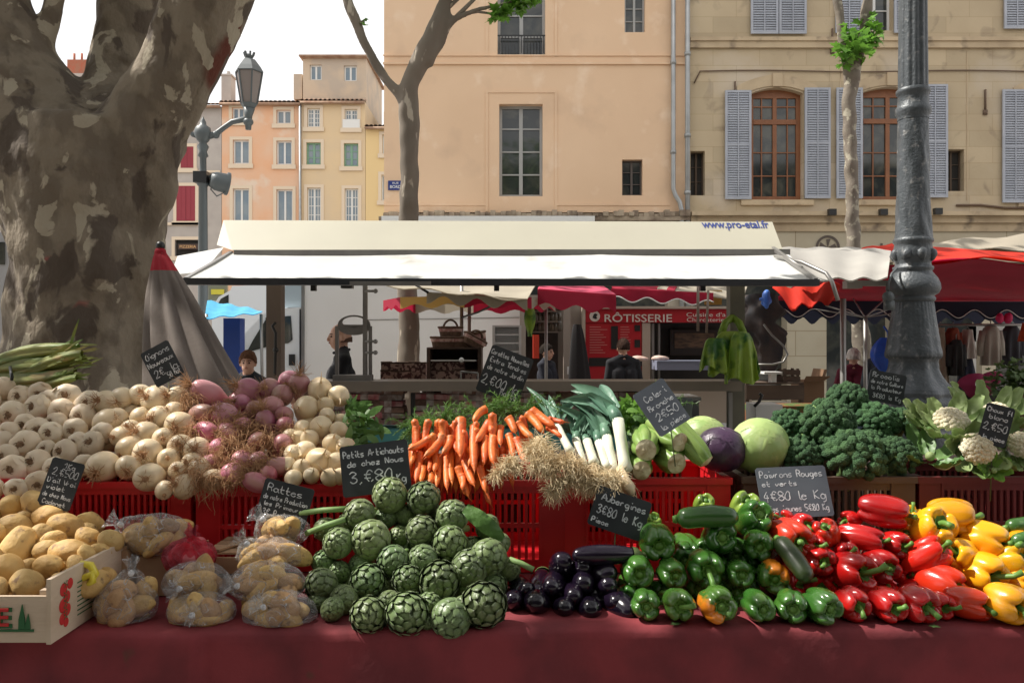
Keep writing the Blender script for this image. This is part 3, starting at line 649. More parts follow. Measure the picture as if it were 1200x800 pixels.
small_tree('forked_plane_tree','slim forked plane tree rising behind the white canopy before the peach building',[
 ([V((Q(478,0).x,YM,-.05)),Q(479,440),Q(478,340),Q(479,240),Q(480,160),Q(479,115)],[km*17,km*13.5,km*12.5,km*11.5,km*11.5,km*12]),
 ([Q(479,130),Q(482,95),Q(500,55),Q(515,25),Q(524,-5),Q(530,-60),Q(545,-200)],[km*12,km*11,km*12,km*11,km*8,km*8,km*6]),
 ([Q(478,135),Q(468,112),Q(452,92),Q(435,65),Q(420,35),Q(408,0),Q(398,-40),Q(380,-150)],[km*7,km*6.5,km*6,km*6,km*5.5,km*6,km*5,km*4]),
 ([Q(500,75),Q(515,50),Q(530,25),Q(553,14),Q(575,8),Q(600,2),Q(640,-12)],[km*8,km*6,km*4,km*3,km*2.6,km*2.2,km*1.6])],
 [(Q(588,15),.10,26,.14),(Q(608,2),.16,40,.15),(Q(580,22),.07,12,.12),(Q(626,-4),.12,20,.14),(Q(424,26),.05,5,.1),(Q(520,-160),1.6,500,.2),(Q(360,-220),1.4,400,.2),(Q(660,-180),1.2,300,.2)],
 [([Q(416,32),Q(420,28),Q(426,25)],[km*1.2,km,km*.6]),([Q(530,25),Q(545,10),Q(560,-5)],[km*3,km*2.5,km*2]),([Q(535,18),Q(560,14),Q(588,18)],[km*2,km*1.6,km*.8]),([Q(524,10),Q(540,-4),Q(556,-20)],[km*3,km*2,km*2])],YM,M['bark_mid'])
YR=12.0; kr=YR/F; Q2=lambda x,y,d=0:P(x,y,YR+d)
small_tree('slim_plane_tree','slim plane tree with a tuft of bright leaves before the shuttered windows',[
 ([V((Q2(1012,0).x,YR,-.05)),Q2(1012,430),Q2(1005,360),Q2(1000,280),Q2(998,200),Q2(995,130),Q2(998,90)],[kr*14,kr*11,kr*9.5,kr*8.5,kr*8,kr*7.5,kr*9]),
 ([Q2(998,95),Q2(990,60),Q2(984,20),Q2(978,-20),Q2(960,-160)],[kr*8,kr*6,kr*5.5,kr*5,kr*4]),
 ([Q2(1000,95),Q2(1007,60),Q2(1013,30),Q2(1018,-10),Q2(1040,-180)],[kr*8,kr*6.5,kr*6,kr*5.5,kr*4])],
 [(Q2(1003,50,-.2),.30,75,.15),(Q2(990,62,-.15),.18,30,.14),(Q2(1022,45,-.1),.2,35,.15),(Q2(1018,28,-.1),.18,26,.14),(Q2(1000,-220),1.4,400,.2)],[],YR,M['bark2'])
# ================================================================== street lamps
M['iron']=mat('grey_painted_iron',(.085,.095,.105),(.06,.07,.078),9,5,.35,.65,.42,bump=.55,bscale=45,metal=.15,spots=((.20,.20,.20),16,.60,.72,5))
M['lamp_grey']=mat('lamp_grey_paint',(.10,.115,.12),None,rough=.45)
M['frosted']=mat('frosted_lantern_glass',(.33,.28,.26),None,rough=.3,transl=.3)
YL=7.0; s=YL/F
lp=empty('ornate_lamp_post',(P(1070,0,YL).x,YL,0),'big grey cast iron lamp post with ornate flared base beside the broccoli','lamp post')
def prof_px(rows,cx,Y):  # rows (halfwidth px, y px)
    return [(w*Y/F,EYE-(y-400)/F*Y) for w,y in rows]
def fluted(mb,prof,cx,Y,nf,depth,n=96):
    def fn(u,v):
        i=v*(len(prof)-1); a=int(i); a=min(a,len(prof)-2); f=i-a
        r=prof[a][0]*(1-f)+prof[a+1][0]*f; z=prof[a][1]*(1-f)+prof[a+1][1]*f
        r*=1-depth*(abs(math.cos(nf*PI*u))**3)
        return V((cx+r*math.cos(2*PI*u),Y+r*math.sin(2*PI*u),z))
    mb.surf(n,len(prof)-1,fn,flip=True)
cx=P(1070,0,YL).x
m=MB(); fluted(m,prof_px([(14,-250),(14.5,-150),(15,-60),(15.5,0),(16,50),(16.5,104)],0,YL),cx,YL,12,.07); m.build('fluted_shaft',M['iron'],lp)
m=MB(); m.lathe(prof_px([(16,104),(18.5,106),(18.5,110),(16.5,112),(17,124),(19,127),(19.5,133),(17,137),(17,141)],0,YL),40,V((cx,YL,0))); m.build('collar',M['iron'],lp)
m=MB()
pr=prof_px([(16.5,141),(16.8,170),(17.5,210),(18.5,250),(19.5,272),(20,277),(20.5,280)],0,YL)
def fn(u,v):
    i=v*(len(pr)-1); a=min(int(i),len(pr)-2); f=i-a; r=pr[a][0]*(1-f)+pr[a+1][0]*f; z=pr[a][1]*(1-f)+pr[a+1][1]*f
    r*=1+.05*math.sin(2*PI*u*6+z*9)*max(0,math.sin(z*11+u*5))+.035*N3(math.cos(2*PI*u)*1.2,math.sin(2*PI*u)*1.2,z*3,3); return V((cx+r*math.cos(2*PI*u),YL+r*math.sin(2*PI*u),z))
m.surf(72,60,fn,flip=True); m.build('ornamented_shaft',M['iron'],lp)
m=MB(); m.lathe(prof_px([(20,279),(22,281),(22,284),(20,286),(21,292),(22.5,298),(21,304),(19,309),(20,312),(22,313),(22,316),(20,318),(22,321),(26,326),(29,333),(29.5,339),(27,344),(22,347),(24,349),(24,352),(21.5,354)],0,YL),48,V((cx,YL,0)))
for k in range(8):
    a=2*PI*k/8; m.ball((cx+.15*math.cos(a),YL+.15*math.sin(a),P(0,299,YL).z),.045,8,6,(1,1,1.2),.3,20)
m.build('ringed_collar',M['iron'],lp)
m=MB(); pr=prof_px([(21.5,354),(22.5,365),(25,385),(27.5,405),(29.5,414),(30,417),(28,420)],0,YL)
def fn(u,v):
    i=v*(len(pr)-1); a=min(int(i),len(pr)-2); f=i-a; r=pr[a][0]*(1-f)+pr[a+1][0]*f; z=pr[a][1]*(1-f)+pr[a+1][1]*f
    lf=abs(math.cos(2*PI*u*4))**.5*math.sin(PI*min(1,v*1.05)); r*=1+.07*lf+.03*math.cos(2*PI*u*32)*(1-lf)+.02*N3(u*20,z*20,0); return V((cx+r*math.cos(2*PI*u),YL+r*math.sin(2*PI*u),z))
m.surf(96,30,fn,flip=True); m.build('leafy_drum',M['iron'],lp)
m=MB(); bs=[(27,420),(26,424),(27,432),(31,441),(37,449),(43,455),(45,459),(44,465),(47,468),(48,480),(48,500),(50,503),(50,540),(52,545),(52,617)]
pr=prof_px(bs,0,YL)
def fn(u,v):
    i=v*(len(pr)-1); a=min(int(i),len(pr)-2); f=i-a; r=pr[a][0]*(1-f)+pr[a+1][0]*f; z=pr[a][1]*(1-f)+pr[a+1][1]*f
    a8=2*PI*u; r*=1+.05*math.cos(a8*8)*(1 if v<.5 else .2)+.02*N3(u*30,z*14,0); return V((cx+r*math.cos(a8),YL+r*math.sin(a8),max(z,0.01)))
m.surf(80,56,fn,flip=True); m.build('flared_base',M['iron'],lp)
m=MB(); c=P(1041,348,YL-.16); m.ball(c,.05,10,8,(1,1,1)); m.box(c.x-.03,c.x+.04,c.y-.03,c.y+.03,c.z-.11,c.z-.03); m.tube([c+V((0,0,.04)),c+V((-.0,0,.12)),c+V((.04,.02,.2)),c+V((.12,.1,.25))],.01,6); m.build('power_socket',M['lamp_grey'],lp)
m=MB(); 
c=V((cx,YL,P(0,-250,YL).z)); m.lathe([(.10,0),(.16,.1),(.12,.2),(.22,.35),(.30,.9),(.34,.95),(.12,1.25),(.02,1.4)],12,c); m.build('lantern',M['frosted'],lp)
# left lamp with side lantern and floodlight
Y=14.0; ll=empty('street_lamp',(P(238,0,Y).x,Y,0),'grey street lamp with one lantern on a curved arm and a floodlight','street lamp')
cx=P(238,0,Y).x; z=lambda y:EYE-(y-400)/F*Y
m=MB(); m.lathe([(.09,0),(.085,z(330)),(.072,z(219)),(.10,z(217)),(.10,z(212)),(.06,z(208)),(.055,z(185)),(.09,z(183)),(.065,z(178)),(.10,z(172)),(.06,z(168)),(.10,z(165)),(.15,z(158)),(.13,z(150)),(.06,z(147)),(.05,z(143)),(.02,z(139)),(0.0,z(136))],20,V((cx,Y,0))); m.build('post',M['lamp_grey'],ll)
m=MB(); q=lambda x,y:P(x,y,Y)
m.tube([q(240,160),q(252,158),q(262,150),q(272,143),q(286,140),q(292,141)],[.075,.05,.045,.045,.05,.04],10); m.ball(q(253,158),.07,8,6); m.ball(q(291,143),.09,10,8,(1,1,.8)); m.tube([q(291,152),q(291,136),q(292,127)],[.05,.07,.1],10)
m.tube([q(236,160),q(226,158),q(222,152)],[.06,.04,.05],8); m.build('arm',M['lamp_grey'],ll)
ln=MB(); c=q(292,0); c.z=0
ln.lathe([(.10,z(127)),(.13,z(124)),(.15,z(122))],6,c); ln.lathe([(.235,z(86)),(.25,z(85)),(.20,z(79)),(.10,z(70)),(.06,z(69)),(.09,z(66)),(.03,z(65))],6,c)
for k in range(6):
    a=2*PI*k/6; ln.bar(c+V((.14*math.cos(a),.14*math.sin(a),z(122))),c+V((.23*math.cos(a),.23*math.sin(a),z(86))),.022)
    ln.bar(c+V((.07*math.cos(a),.07*math.sin(a),z(66))),c+V((.09*math.cos(a),.09*math.sin(a),z(61.5))),.03)
lo=ln.build('lantern',M['lamp_grey'],ll,smooth=False)
g_=MB(); g_.lathe([(.13,z(122)),(.222,z(86))],6,c); g_.build('glass',M['frosted'],lo,smooth=False)
f=MB(); c=q(256,213); Mx=Matrix.Translation(c)@Matrix.Rotation(R(100),4,'Y')@Matrix.Rotation(R(-30),4,'X'); f.lathe([(.0,-.14),(.12,-.13),(.16,-.05),(.17,.12),(.20,.13),(.20,.17)],16,M=Mx); f.tube([q(240,210),q(248,206),q(256,204)],.025,6)
f.tube([q(249,214),q(247,222),q(254,230),q(262,226),q(268,214)],.012,5); fo=f.build('floodlight',M['lamp_grey'],ll)
f=MB(); f.lathe([(.0,.14),(.18,.15)],16,M=Mx); f.build('lens',mat('lens_glass',(.4,.42,.45),None,rough=.1),fo); f=MB(); f.box(cx-.13,cx+.1,Y-.12,Y+.12,z(215),z(202)); f.build('mounting_box',M['black'],ll,smooth=False)
# ================================================================== main stall canopy
M['cream_panel']=mat('cream_panel',(.50,.475,.38),(.46,.435,.35),1.2,5,.35,.65,.5,bump=.03,spots=((.40,.36,.28),2.3,.68,.85,8))
M['canvas']=mat('white_canvas',(.74,.74,.72),(.66,.66,.64),2,5,rough=.8,transl=.25,spots=((.48,.46,.42),2.6,.60,.80,8))
M['alu']=mat('aluminium_rail',(.30,.29,.28),(.24,.23,.22),3,4,rough=.4,metal=.6)
M['darkrail']=mat('dark_rail',(.03,.033,.04),(.05,.05,.055),3,4,rough=.4)
M['brown_post']=mat('brown_metal_post',(.16,.12,.095),(.22,.17,.13),2,5,rough=.6,stretch=(1,1,.3))
M['steel']=mat('galvanised_steel',(.33,.32,.30),(.26,.25,.24),5,4,rough=.4,metal=.5)
YC=6.2; YB=7.5
cn=empty('market_stall_canopy',(P(600,0,6.6).x,6.6,0),'long cream and white fold-out stall canopy with counter and posts, printed with a web address','stall')
m=MB()
A=P(273,296,7.2);B=P(922,296,7.2);C_=P(956,329,YC);D=P(216,327,YC)
n=26
def fn(u,v): 
    a=A.lerp(B,u); b=D.lerp(C_,u); p=a.lerp(b,v); p.z-=.05*math.sin(PI*v)*abs(math.sin(PI*u*3))**.7+.006*math.sin(u*60+v*5)*v; return p
m.surf(48,8,fn,wrapu=False); 
def fn2(u,v): return fn(u,v)-V((0,0,.012))
m.surf(48,8,fn2,wrapu=False,flip=True)
m.build('awning_cloth',M['canvas'],cn)
m=MB(); pa=[P(262,258,YB),P(905,260,YB),P(917,292,7.18),P(272,293,7.18)]
n_=(pa[3]-pa[0]).cross(pa[2]-pa[3]); C0=V((0,0,EYE)); d1=(pa[1]-C0)/YB; pa[1]=C0+d1*(n_.dot(pa[0]-C0)/n_.dot(d1)); m.add(pa+[p+V((0,.05,-.0)) for p in pa],[(0,3,2,1),(4,5,6,7),(0,1,5,4),(1,2,6,5),(2,3,7,6),(3,0,4,7)])
po=m.build('rear_panel',M['cream_panel'],cn,smooth=False)
m=MB(); e_=P(262,258,YB); f_=P(254,287,7.25); g2=P(272,293,7.18); m.add([e_,f_,g2,e_+V((0,.06,0)),f_+V((0,.06,0)),g2+V((0,.06,0))],[(0,1,2),(3,5,4),(0,3,4,1),(1,4,5,2)]); m.build('end_flap',M['cream_panel'],cn,smooth=False)
m=MB(); # web address
vs,fs=text_mesh('www.pro-etal.fr',1,.022,.0); x0=min(v.x for v in vs);x1=max(v.x for v in vs)
tc_=pa[0].lerp(pa[3],.17); td=(pa[1]-pa[0]).normalized(); dn=(pa[3]-pa[0]); tu=(pa[1]-pa[2]); tu=(pa[0]-pa[3]); tu-=td*tu.dot(td); tu.normalize(); nrm=td.cross(tu)
if nrm.y>0: nrm=-nrm
wd=78*7.45/F; sc=wd/(x1-x0); cc=P(861,265.5,7.45); 
# project onto plane
cc+=nrm*(-(cc-pa[0]).dot(nrm)+.004)
m.add([cc+td*((v.x-(x0+x1)/2)*sc)+tu*(v.y*sc*1.7) for v in vs],fs); m.build('lettering',mat('navy_lettering',(.03,.05,.22),None),po,smooth=False)
m=MB(); m.bar(P(275,296.5,7.15),P(925,295.5,7.15),.05,.05); m.build('roller_tube',M['steel'],cn,smooth=False)
m=MB(); a=P(214,330,YC); b=P(958,331.5,YC); m.bar(a,b,.09,.05); 
ra=a; rb=b; m.build('front_rail',M['darkrail'],cn,smooth=False)
m=MB(); m.bar(P(410,332,YC-.055),P(505,332,YC-.055),.02,.03); m.build('rail_cover',M['steel'],cn,smooth=False)
m=MB()
for (x0_,x1_) in ((222,262),(925,958)):
    pass
m.bar(P(218,327,YC),P(271,296,7.2),.03); m.build('side_arm',M['alu'],cn,smooth=False); m=MB(); m.bar(P(956,328,YC),P(906,291,7.2),.03); 
m.build('side_arm',M['alu'],cn,smooth=False)
def post(px,w,Y,y0,mt,nm='post',par=cn):
    m=MB(); c=P(px,0,Y).x; h=w*Y/F/2; m.box(c-h,c+h,Y-h,Y+h,0,P(0,y0,Y).z); return m.build(nm,mt,par,smooth=False)
post(323,17,6.7,331,M['brown_post']); post(862,17,6.7,334,mat('olive_post',(.15,.14,.10),(.11,.10,.075),4,5,rough=.6)); post(428,5,6.75,334,M['steel'])
m=MB(); hx=P(324,0,6.6); m.tube([P(323,378,6.6),P(319,382,6.58),P(323,390,6.6),P(322,440,6.6)],.012,6); m.ball(P(323,410,6.6),.025,6,5); m.build('strap',M['black'],cn)
# thin adjustable pole with clamp screws
for y in (341,400,413): m=MB(); m.tube([P(428,y,6.70),P(440,y,6.70)],.012,6); m.ball(P(440,y,6.7),.02,6,5); m.build('clamp_screw',M['steel'],cn)
# counter
zc=EYE-(447-400)/F*6.6
m=MB(); xa=P(358,0,6.6).x; xb=P(868,0,6.6).x; m.box(xa,xb,6.60,7.05,zc-.015,zc); m.box(xa,xb,6.55,6.598,zc-.075,zc+.004); m.build('counter_top',mat('taupe_counter',(.23,.19,.15),(.19,.16,.13),4,4,rough=.5),cn,smooth=False)
m=MB(); m.box(xa,xb,6.56,7.2,.62,.65); m.build('lower_shelf',M['dark'],cn,smooth=False)
for px in (484,): post(px,5,6.62,460,M['black'],'leg')
post(856,4,6.62,460,M['steel'],'leg'); post(766,5,6.75,455,M['black'],'leg')
# things hanging under the rail
for px in (582,368,823): m=MB(); m.box(P(px,0,6.25).x-.02,P(px,0,6.25).x+.02,6.22,6.26,P(0,341,6.25).z,P(0,332,6.25).z); m.build('rail_bracket',M['black'],cn,smooth=False)
m=MB(); c=P(407,335,6.5); m.box(c.x-.045,c.x+.045,6.46,6.54,c.z-.02,c.z+.02,Matrix.Rotation(0,4,'X')); m.build('rail_bracket',M['black'],cn,smooth=False)
# ---- left side awning flap (white) of the neighbouring stall
m=MB()
def sheet(m,a,b,c,d,nu=10,nv=6,sag=.05,th=.012,wav=.0):
    a,b,c,d=[V(p) for p in (a,b,c,d)]
    f=lambda u,v:(a.lerp(b,u)).lerp(d.lerp(c,u),v)-V((0,0,sag*math.sin(PI*u)*math.sin(PI*v)-wav*math.sin(u*17+v*3)))
    m.surf(nu,nv,f,wrapu=False); m.surf(nu,nv,lambda u,v:f(u,v)-V((0,0,th)),wrapu=False,flip=True)
sheet(m,P(208,300,8.6),P(262,290,8.4),P(238,318,7.0),P(200,322,7.0)); o=m.build('side_awning',M['canvas']); tag(o,'small white awning flap left of the long canopy, beside the folded parasol','awning')
# oval-headed metal frame on the counter (back of a scale display)
sf=empty('scale_display_stand',P(416,446,6.75),'grey metal display stand with an oval top on the counter','scale stand')
m=MB(); y=6.75; q=lambda x,yy:P(x,yy,6.75)
m.bar(q(395,382),q(395,441),.028); m.bar(q(434,382),q(434,441),.028); m.box(q(392,0).x,q(436,0).x,6.68,6.82,q(0,446).z,q(0,439).z); m.build('frame',M['steel'],sf,smooth=False)
m=MB(); c=q(415,382); outer=[(c.x+math.cos(t)*.135,c.z+math.sin(t)*.075) for t in [2*PI*k/28 for k in range(28)]]
m.surf(28,1,lambda u,v:V((c.x+math.cos(2*PI*u)*(.135 if v<.5 else .095),6.74,c.z+.01+math.sin(2*PI*u)*(.082 if v<.5 else .045)+(0 if v<.5 else .022)))); 
m.surf(28,1,lambda u,v:V((c.x+math.cos(2*PI*u)*.135,6.74+.02*v,c.z+.01+math.sin(2*PI*u)*.082))); m.prism([(c.x+math.cos(t)*.134,c.z-.006+math.sin(t)*.07-.0) for t in [PI+PI*k/14 for k in range(15)]],6.742,6.757); m.box(c.x-.135,c.x+.135,6.742,6.757,c.z-.012,c.z+.012)
m.build('oval_head',M['steel'],sf,smooth=False)
# ---- goods under the counter: gingham wrapped stacks
M['ging_r']=mat('rose_cloth',(.36,.10,.11),(.50,.30,.28),14,2,.4,.6,.9,rv=.25); M['ging_w']=mat('pale_wrap',(.42,.36,.33),(.24,.16,.14),18,2,.4,.6,.9,rv=.3); M['ging_b']=mat('brown_wrap',(.13,.07,.05),(.24,.14,.1),15,2,.4,.6,.9,rv=.3)
gp=[]
for i in range(3):
    e=empty('soap_stack' if 0 else 'wrapped_parcel_stack',(0,0,0)); 
    for k in range(6):
        m=MB(); w_=.13; m.box(-w_+rnd(-.015,.015),w_+rnd(-.015,.015),-.10,.10,k*.05,k*.05+.043); o=m.build('parcel',[M['ging_r'],M['ging_w'],M['ging_b']][(i+k)%3],e,smooth=False,local=True)
        for v in o.data.vertices: v.co+=V((rnd(-.006,.006),rnd(-.006,.006),rnd(-.004,.004)))
        b=MB(); b.box(-.03,.03,-.103,.103,k*.05-.001,k*.05+.045); b.build('paper_band',M['ging_w'],o,smooth=False,local=True)
    proto_done(e); gp.append(e)
xs=[372,400,428,456,506,534,562,590,618,646,674,702,730]
for j,px in enumerate(xs):
    c=P(px,0,6.78); lab='stack of wrapped parcels under the counter, %s from the left'%ORD[j] if j else 'stack of wrapped parcels under the counter, leftmost of the row'
    inst(gp[j%3],(c.x,6.78+rnd(-.03,.03),.92+rnd(-.05,.0)),Quaternion((0,0,1),rnd(-.12,.12)),1,lab,'parcels','stacked parcels under the stall counter')
m=MB(); a=P(395,0,6.75); b=P(845,0,6.75); m.box(a.x,b.x,6.56,7.1,.66,.885); o=m.build('teal_cloth_shelf',mat('teal_cloth',(.05,.20,.20),(.07,.25,.25),3,4,rough=.9),smooth=False); tag(o,'teal cloth covered shelf below the wrapped parcels','display shelf')
wb=empty('white_storage_box',P(770,500,7.0),'pale grey storage bin under the right end of the counter','box'); m=MB(); m.box(P(742,0,7).x,P(816,0,7).x,6.9,7.3,.66,P(0,468,7).z); m.build('body',mat('grey_plastic',(.30,.29,.29),None,rough=.5),wb,smooth=False); m=MB(); m.box(P(740,0,7).x,P(818,0,7).x,6.88,7.32,P(0,468,7).z,P(0,464,7).z); m.build('lid',mat('white_lid',(.55,.54,.52),None,rough=.5),wb,smooth=False)
wb=empty('white_drum_box',P(905,500,7.0),'white box with a black handle between counter post and broccoli','box'); m=MB(); m.box(P(878,0,7).x,P(908,0,7).x,6.8,7.1,.7,P(0,472,7).z); m.build('body',M['white_lid'] if 'white_lid' in M else bpy.data.materials['white_lid'],wb,smooth=False); m=MB(); m.tube([P(884,476,6.78),P(890,470,6.76),P(893,463,6.75),P(890,461,6.75)],.014,6); m.build('handle',M['black'],wb)
# ---- bundle of green plastic bags on the post
M['gbag']=mat('green_bag_plastic',(.20,.36,.03),(.34,.44,.06),5,5,.3,.7,.4,bump=.6,bscale=16,transl=.35,spots=((.03,.12,.02),7,.52,.66,4))
gb=empty('green_bag_bundle',P(858,385,6.45),'bundle of thin green plastic bags hanging from the stall post','plastic bags')
for (px0,px1,py0,py1,dy,nm) in ((830,890,388,438,0,0),(820,858,396,432,-.05,1),(850,888,390,446,-.08,2)):
    m=MB(); a=P((px0+px1)/2,py0,6.42+dy); 
    def fn(u,v,px0=px0,px1=px1,py0=py0,py1=py1,dy=dy):
        w_=(.45+.55*v**.45)*(1+.08*N3(u*4,v*3,dy*9)); x=(px0+px1)/2+(px1-px0)/2*math.cos(2*PI*u)*w_
        y=py0+(py1-py0)*v+4*math.sin(u*2*PI*3+dy*20)*v*v; p=P(x,y,6.42+dy); p.y+=math.sin(2*PI*u)*.07*w_+.03*math.sin(2*PI*u*7)*v; return p
    m.surf(56,10,fn); m.build('bag',M['gbag'],gb)
m=MB(); m.tube([P(845,392,6.45),P(850,378,6.5),P(858,372,6.55)],.03,8); m.tube([P(872,392,6.45),P(866,378,6.5),P(858,372,6.55)],.03,8); m.build('bag_handle',M['gbag'],gb)
m=MB(); c=P(621,370,9.0)
m.surf(24,8,lambda u,v:P(621+7*math.cos(2*PI*u)*(.4+.6*math.sin(PI*min(1,v*1.1+.05))),358+36*v,9.0)+V((0,.04*math.sin(2*PI*u),.0))); o=m.build('green_bag_roll',M['gbag']); tag(o,'narrow green plastic bag roll hanging under the red-edged parasol','plastic bags')
# ================================================================== folded parasol by the tree
M['taupe_cloth']=mat('taupe_parasol_cloth',(.17,.14,.12),(.14,.115,.10),3,5,rough=.9,bump=.15,bscale=60); M['red_cloth']=mat('crimson_cloth',(.42,.015,.03),None,rough=.8,transl=.2)
fp=empty('folded_parasol',(P(225,0,3.9).x,3.9,0),'folded taupe parasol with a dark red tip leaning beside the big tree','parasol')
tp=P(188,296,4.15); bt=P(232,500,3.75)
def pf(u,v):
    c=tp.lerp(bt,v); w_=(.028+.21*v**.82); a=2*PI*u; fold=1+.20*math.cos(a*9+.6*math.sin(v*4))*min(1,v*4)
    return c+V((math.cos(a)*w_*fold*1.0+.05*v*v,math.sin(a)*w_*fold*.75,0))
m=MB(); m.surf(108,24,lambda u,v:pf(u,.115+.885*v)); m.build('canopy_cloth',M['taupe_cloth'],fp)
m=MB(); m.surf(108,6,lambda u,v:pf(u,-.0+.115*v)); m.ball(tp,.03,10,6); m.build('tip_cloth',M['red_cloth'],fp)
m=MB(); m.ball(tp+V((0,0,.035)),.024,10,8); m.build('finial',M['black'],fp); m=MB(); m.tube([tp,bt,V((P(240,0,3.7).x,3.7,0))],.022,8); m.build('pole',M['steel'],fp)
# ================================================================== vehicles
M['van_white']=mat('van_white_paint',(.80,.82,.84),None,rough=.3,coat=.5); M['box_white']=mat('truck_box_panel',(.82,.80,.78),(.76,.74,.72),.8,4,rough=.5); M['van_blue']=mat('pale_blue_grey',(.42,.50,.55),None,rough=.35)
Y=12.6; q=lambda x,y:P(x,y,Y)
tk=empty('white_box_truck',(q(430,0).x,Y+1,0),'white box truck facing left, parked behind the stall counter','truck')
x=lambda px:q(px,0).x; zz=lambda py:q(0,py).z
cabp=[(x(262),.45),(x(262),zz(416)),(x(268),zz(406)),(x(279),zz(399)),(x(309),zz(368)),(x(318),zz(362)),(x(352),zz(360)),(x(352),.45)]
m=MB(); m.prism(cabp,Y,Y+2.0); m.build('cab',M['van_white'],tk,smooth=False)
m=MB(); win=[(x(289),zz(413)),(x(297),zz(398)),(x(313),zz(372)),(x(341),zz(370)),(x(343),zz(398)),(x(338),zz(402)),(x(325),zz(403))]; m.prism(win,Y-.012,Y-.002); m.build('side_window',M['glass'],tk,smooth=False)
m=MB(); m.bar((x(313),Y-.02,zz(372)),(x(313),Y-.02,zz(406)),.03); m.bar((x(330),Y-.012,zz(403)),(x(330),Y-.012,.6),.012); m.bar((x(352),Y-.012,zz(362)),(x(352),Y-.012,.5),.02); m.build('door_seam',M['black'],tk,smooth=False)
m=MB(); m.box(x(339),x(346),Y-.03,Y-.001,zz(428),zz(415)); m.build('fuel_flap',M['black'],tk,smooth=False)
m=MB(); m.box(x(277),x(283),Y-.28,Y-.12,zz(411),zz(395)); m.bar((x(284),Y,zz(402)),(x(280),Y-.18,zz(402)),.03); m.build('wing_mirror',M['black'],tk,smooth=False)
m=MB(); m.ball((x(268),Y+.1,zz(410)),.13,10,8,(1.1,.8,.7)); m.build('headlight',mat('headlight_glass',(.75,.78,.8),None,rough=.08,metal=.6),tk)
m=MB(); m.prism([(x(262)-.01,zz(418)),(x(280),zz(413)),(x(283),zz(404)),(x(268),zz(405)),(x(262)-.01,zz(413))],Y-.01,Y-.001); m.build('bumper_trim',M['black'],tk,smooth=False)
m=MB(); m.prism([(x(330),zz(360)),(x(332),zz(335)),(x(342),zz(325)),(x(354),zz(322)),(x(354),zz(360))],Y+.1,Y+1.9); m.build('wind_deflector',M['van_blue'],tk,smooth=False)
m=MB(); m.box(x(357),x(612),Y-.08,Y+2.1,.75,zz(300)); m.build('cargo_box',M['box_white'],tk,smooth=False)
m=MB(); m.box(x(355),x(358.5),Y-.1,Y+2.12,.72,zz(299)); m.box(x(610),x(613.5),Y-.1,Y+2.12,.72,zz(299)); m.box(x(358.5),x(610),Y-.1,Y-.081,.70,.80); m.bar((x(430),Y-.085,zz(375)),(x(610),Y-.085,zz(372)),.008); m.build('box_edge',M['alu'],tk,smooth=False)
def wheel(par,c,r):
    m=MB(); m.lathe([(r*.55,-.1),(r*.9,-.12),(r,-.07),(r,.07),(r*.9,.12),(r*.55,.1)],24,M=Matrix.Translation(c)@Matrix.Rotation(R(90),4,'X')); w_=m.build('wheel',M['black'],par); m=MB(); m.lathe([(0,-.09),(r*.2,-.1),(r*.35,-.05),(r*.56,-.1)],20,M=Matrix.Translation(c)@Matrix.Rotation(R(-90),4,'X')); m.build('rim',M['steel'],w_)
for px in (300,520): wheel(tk,V((x(px),Y+.1,.36)),.36)
Y=19.0
vn=empty('white_van',(P(290,0,Y).x,Y,0),'white van far behind the truck cab, above the blue tarpaulin','van')
m=MB(); x=lambda px:P(px,0,Y).x; zz=lambda py:P(0,py,Y).z
m.prism([(x(250),.4),(x(248),zz(362)),(x(256),zz(348)),(x(270),zz(340)),(x(272),zz(335)),(x(345),zz(333)),(x(345),.4)],Y,Y+2); m.build('body',M['van_white'],vn,smooth=False)
m=MB(); m.prism([(x(252),zz(362)),(x(259),zz(350)),(x(268),zz(345)),(x(268),zz(362))],Y-.01,Y-.001); m.build('side_window',M['glass'],vn,smooth=False)
for px in (262,330): wheel(vn,V((x(px),Y,.36)),.36)
# blue tarpaulin stall
Y=10.5; bl=empty('blue_tarp_stall',(P(270,0,Y).x,Y,0),'bright blue tarpaulin sheet over a small stall left of the truck cab','stall')
M['tarp']=mat('blue_tarp',(.06,.42,.68),(.10,.52,.78),3,4,rough=.5,transl=.3)
m=MB(); sheet(m,P(243,352,Y+1.4),P(300,362,Y+1.2),P(308,366,Y),P(240,373,Y),12,6,.02,.01,.015); m.build('tarpaulin',M['tarp'],bl)
m=MB(); m.box(P(252,0,Y).x,P(272,0,Y).x,Y+.3,Y+.5,.3,P(0,372,Y).z); m.build('blue_panel',mat('deep_blue_panel',(.02,.06,.28),None,rough=.6),bl,smooth=False)
m=MB()
for px in (242,306): m.tube([(P(px,0,Y).x,Y+.1,0),P(px,368,Y+.1)],.02,6)
m.build('pole',M['steel'],bl); m=MB(); m.box(P(243,0,Y).x,P(262,0,Y).x,Y-.1,Y+.9,.3,.8); m.build('table',mat('orange_goods',(.45,.16,.05),(.2,.3,.1),6,3,rough=.8),bl,smooth=False)
sg=MB(); Y=22; sg.box(P(240,0,Y).x,P(266,0,Y).x,Y,Y+.1,P(0,352,Y).z,P(0,334,Y).z); o=sg.build('shop_sign_panel',mat('olive_sign',(.16,.17,.12),None,rough=.6),smooth=False); tag(o,'dull green shop panel with a yellow patch, seen under the canopy left end','sign'); sg=MB(); sg.box(P(247,0,Y-.05).x,P(262,0,Y-.05).x,Y-.03,Y-.002,P(0,345,Y).z,P(0,339,Y).z); sg.build('yellow_patch',mat('yellow_patch',(.55,.5,.05),None),o,smooth=False)
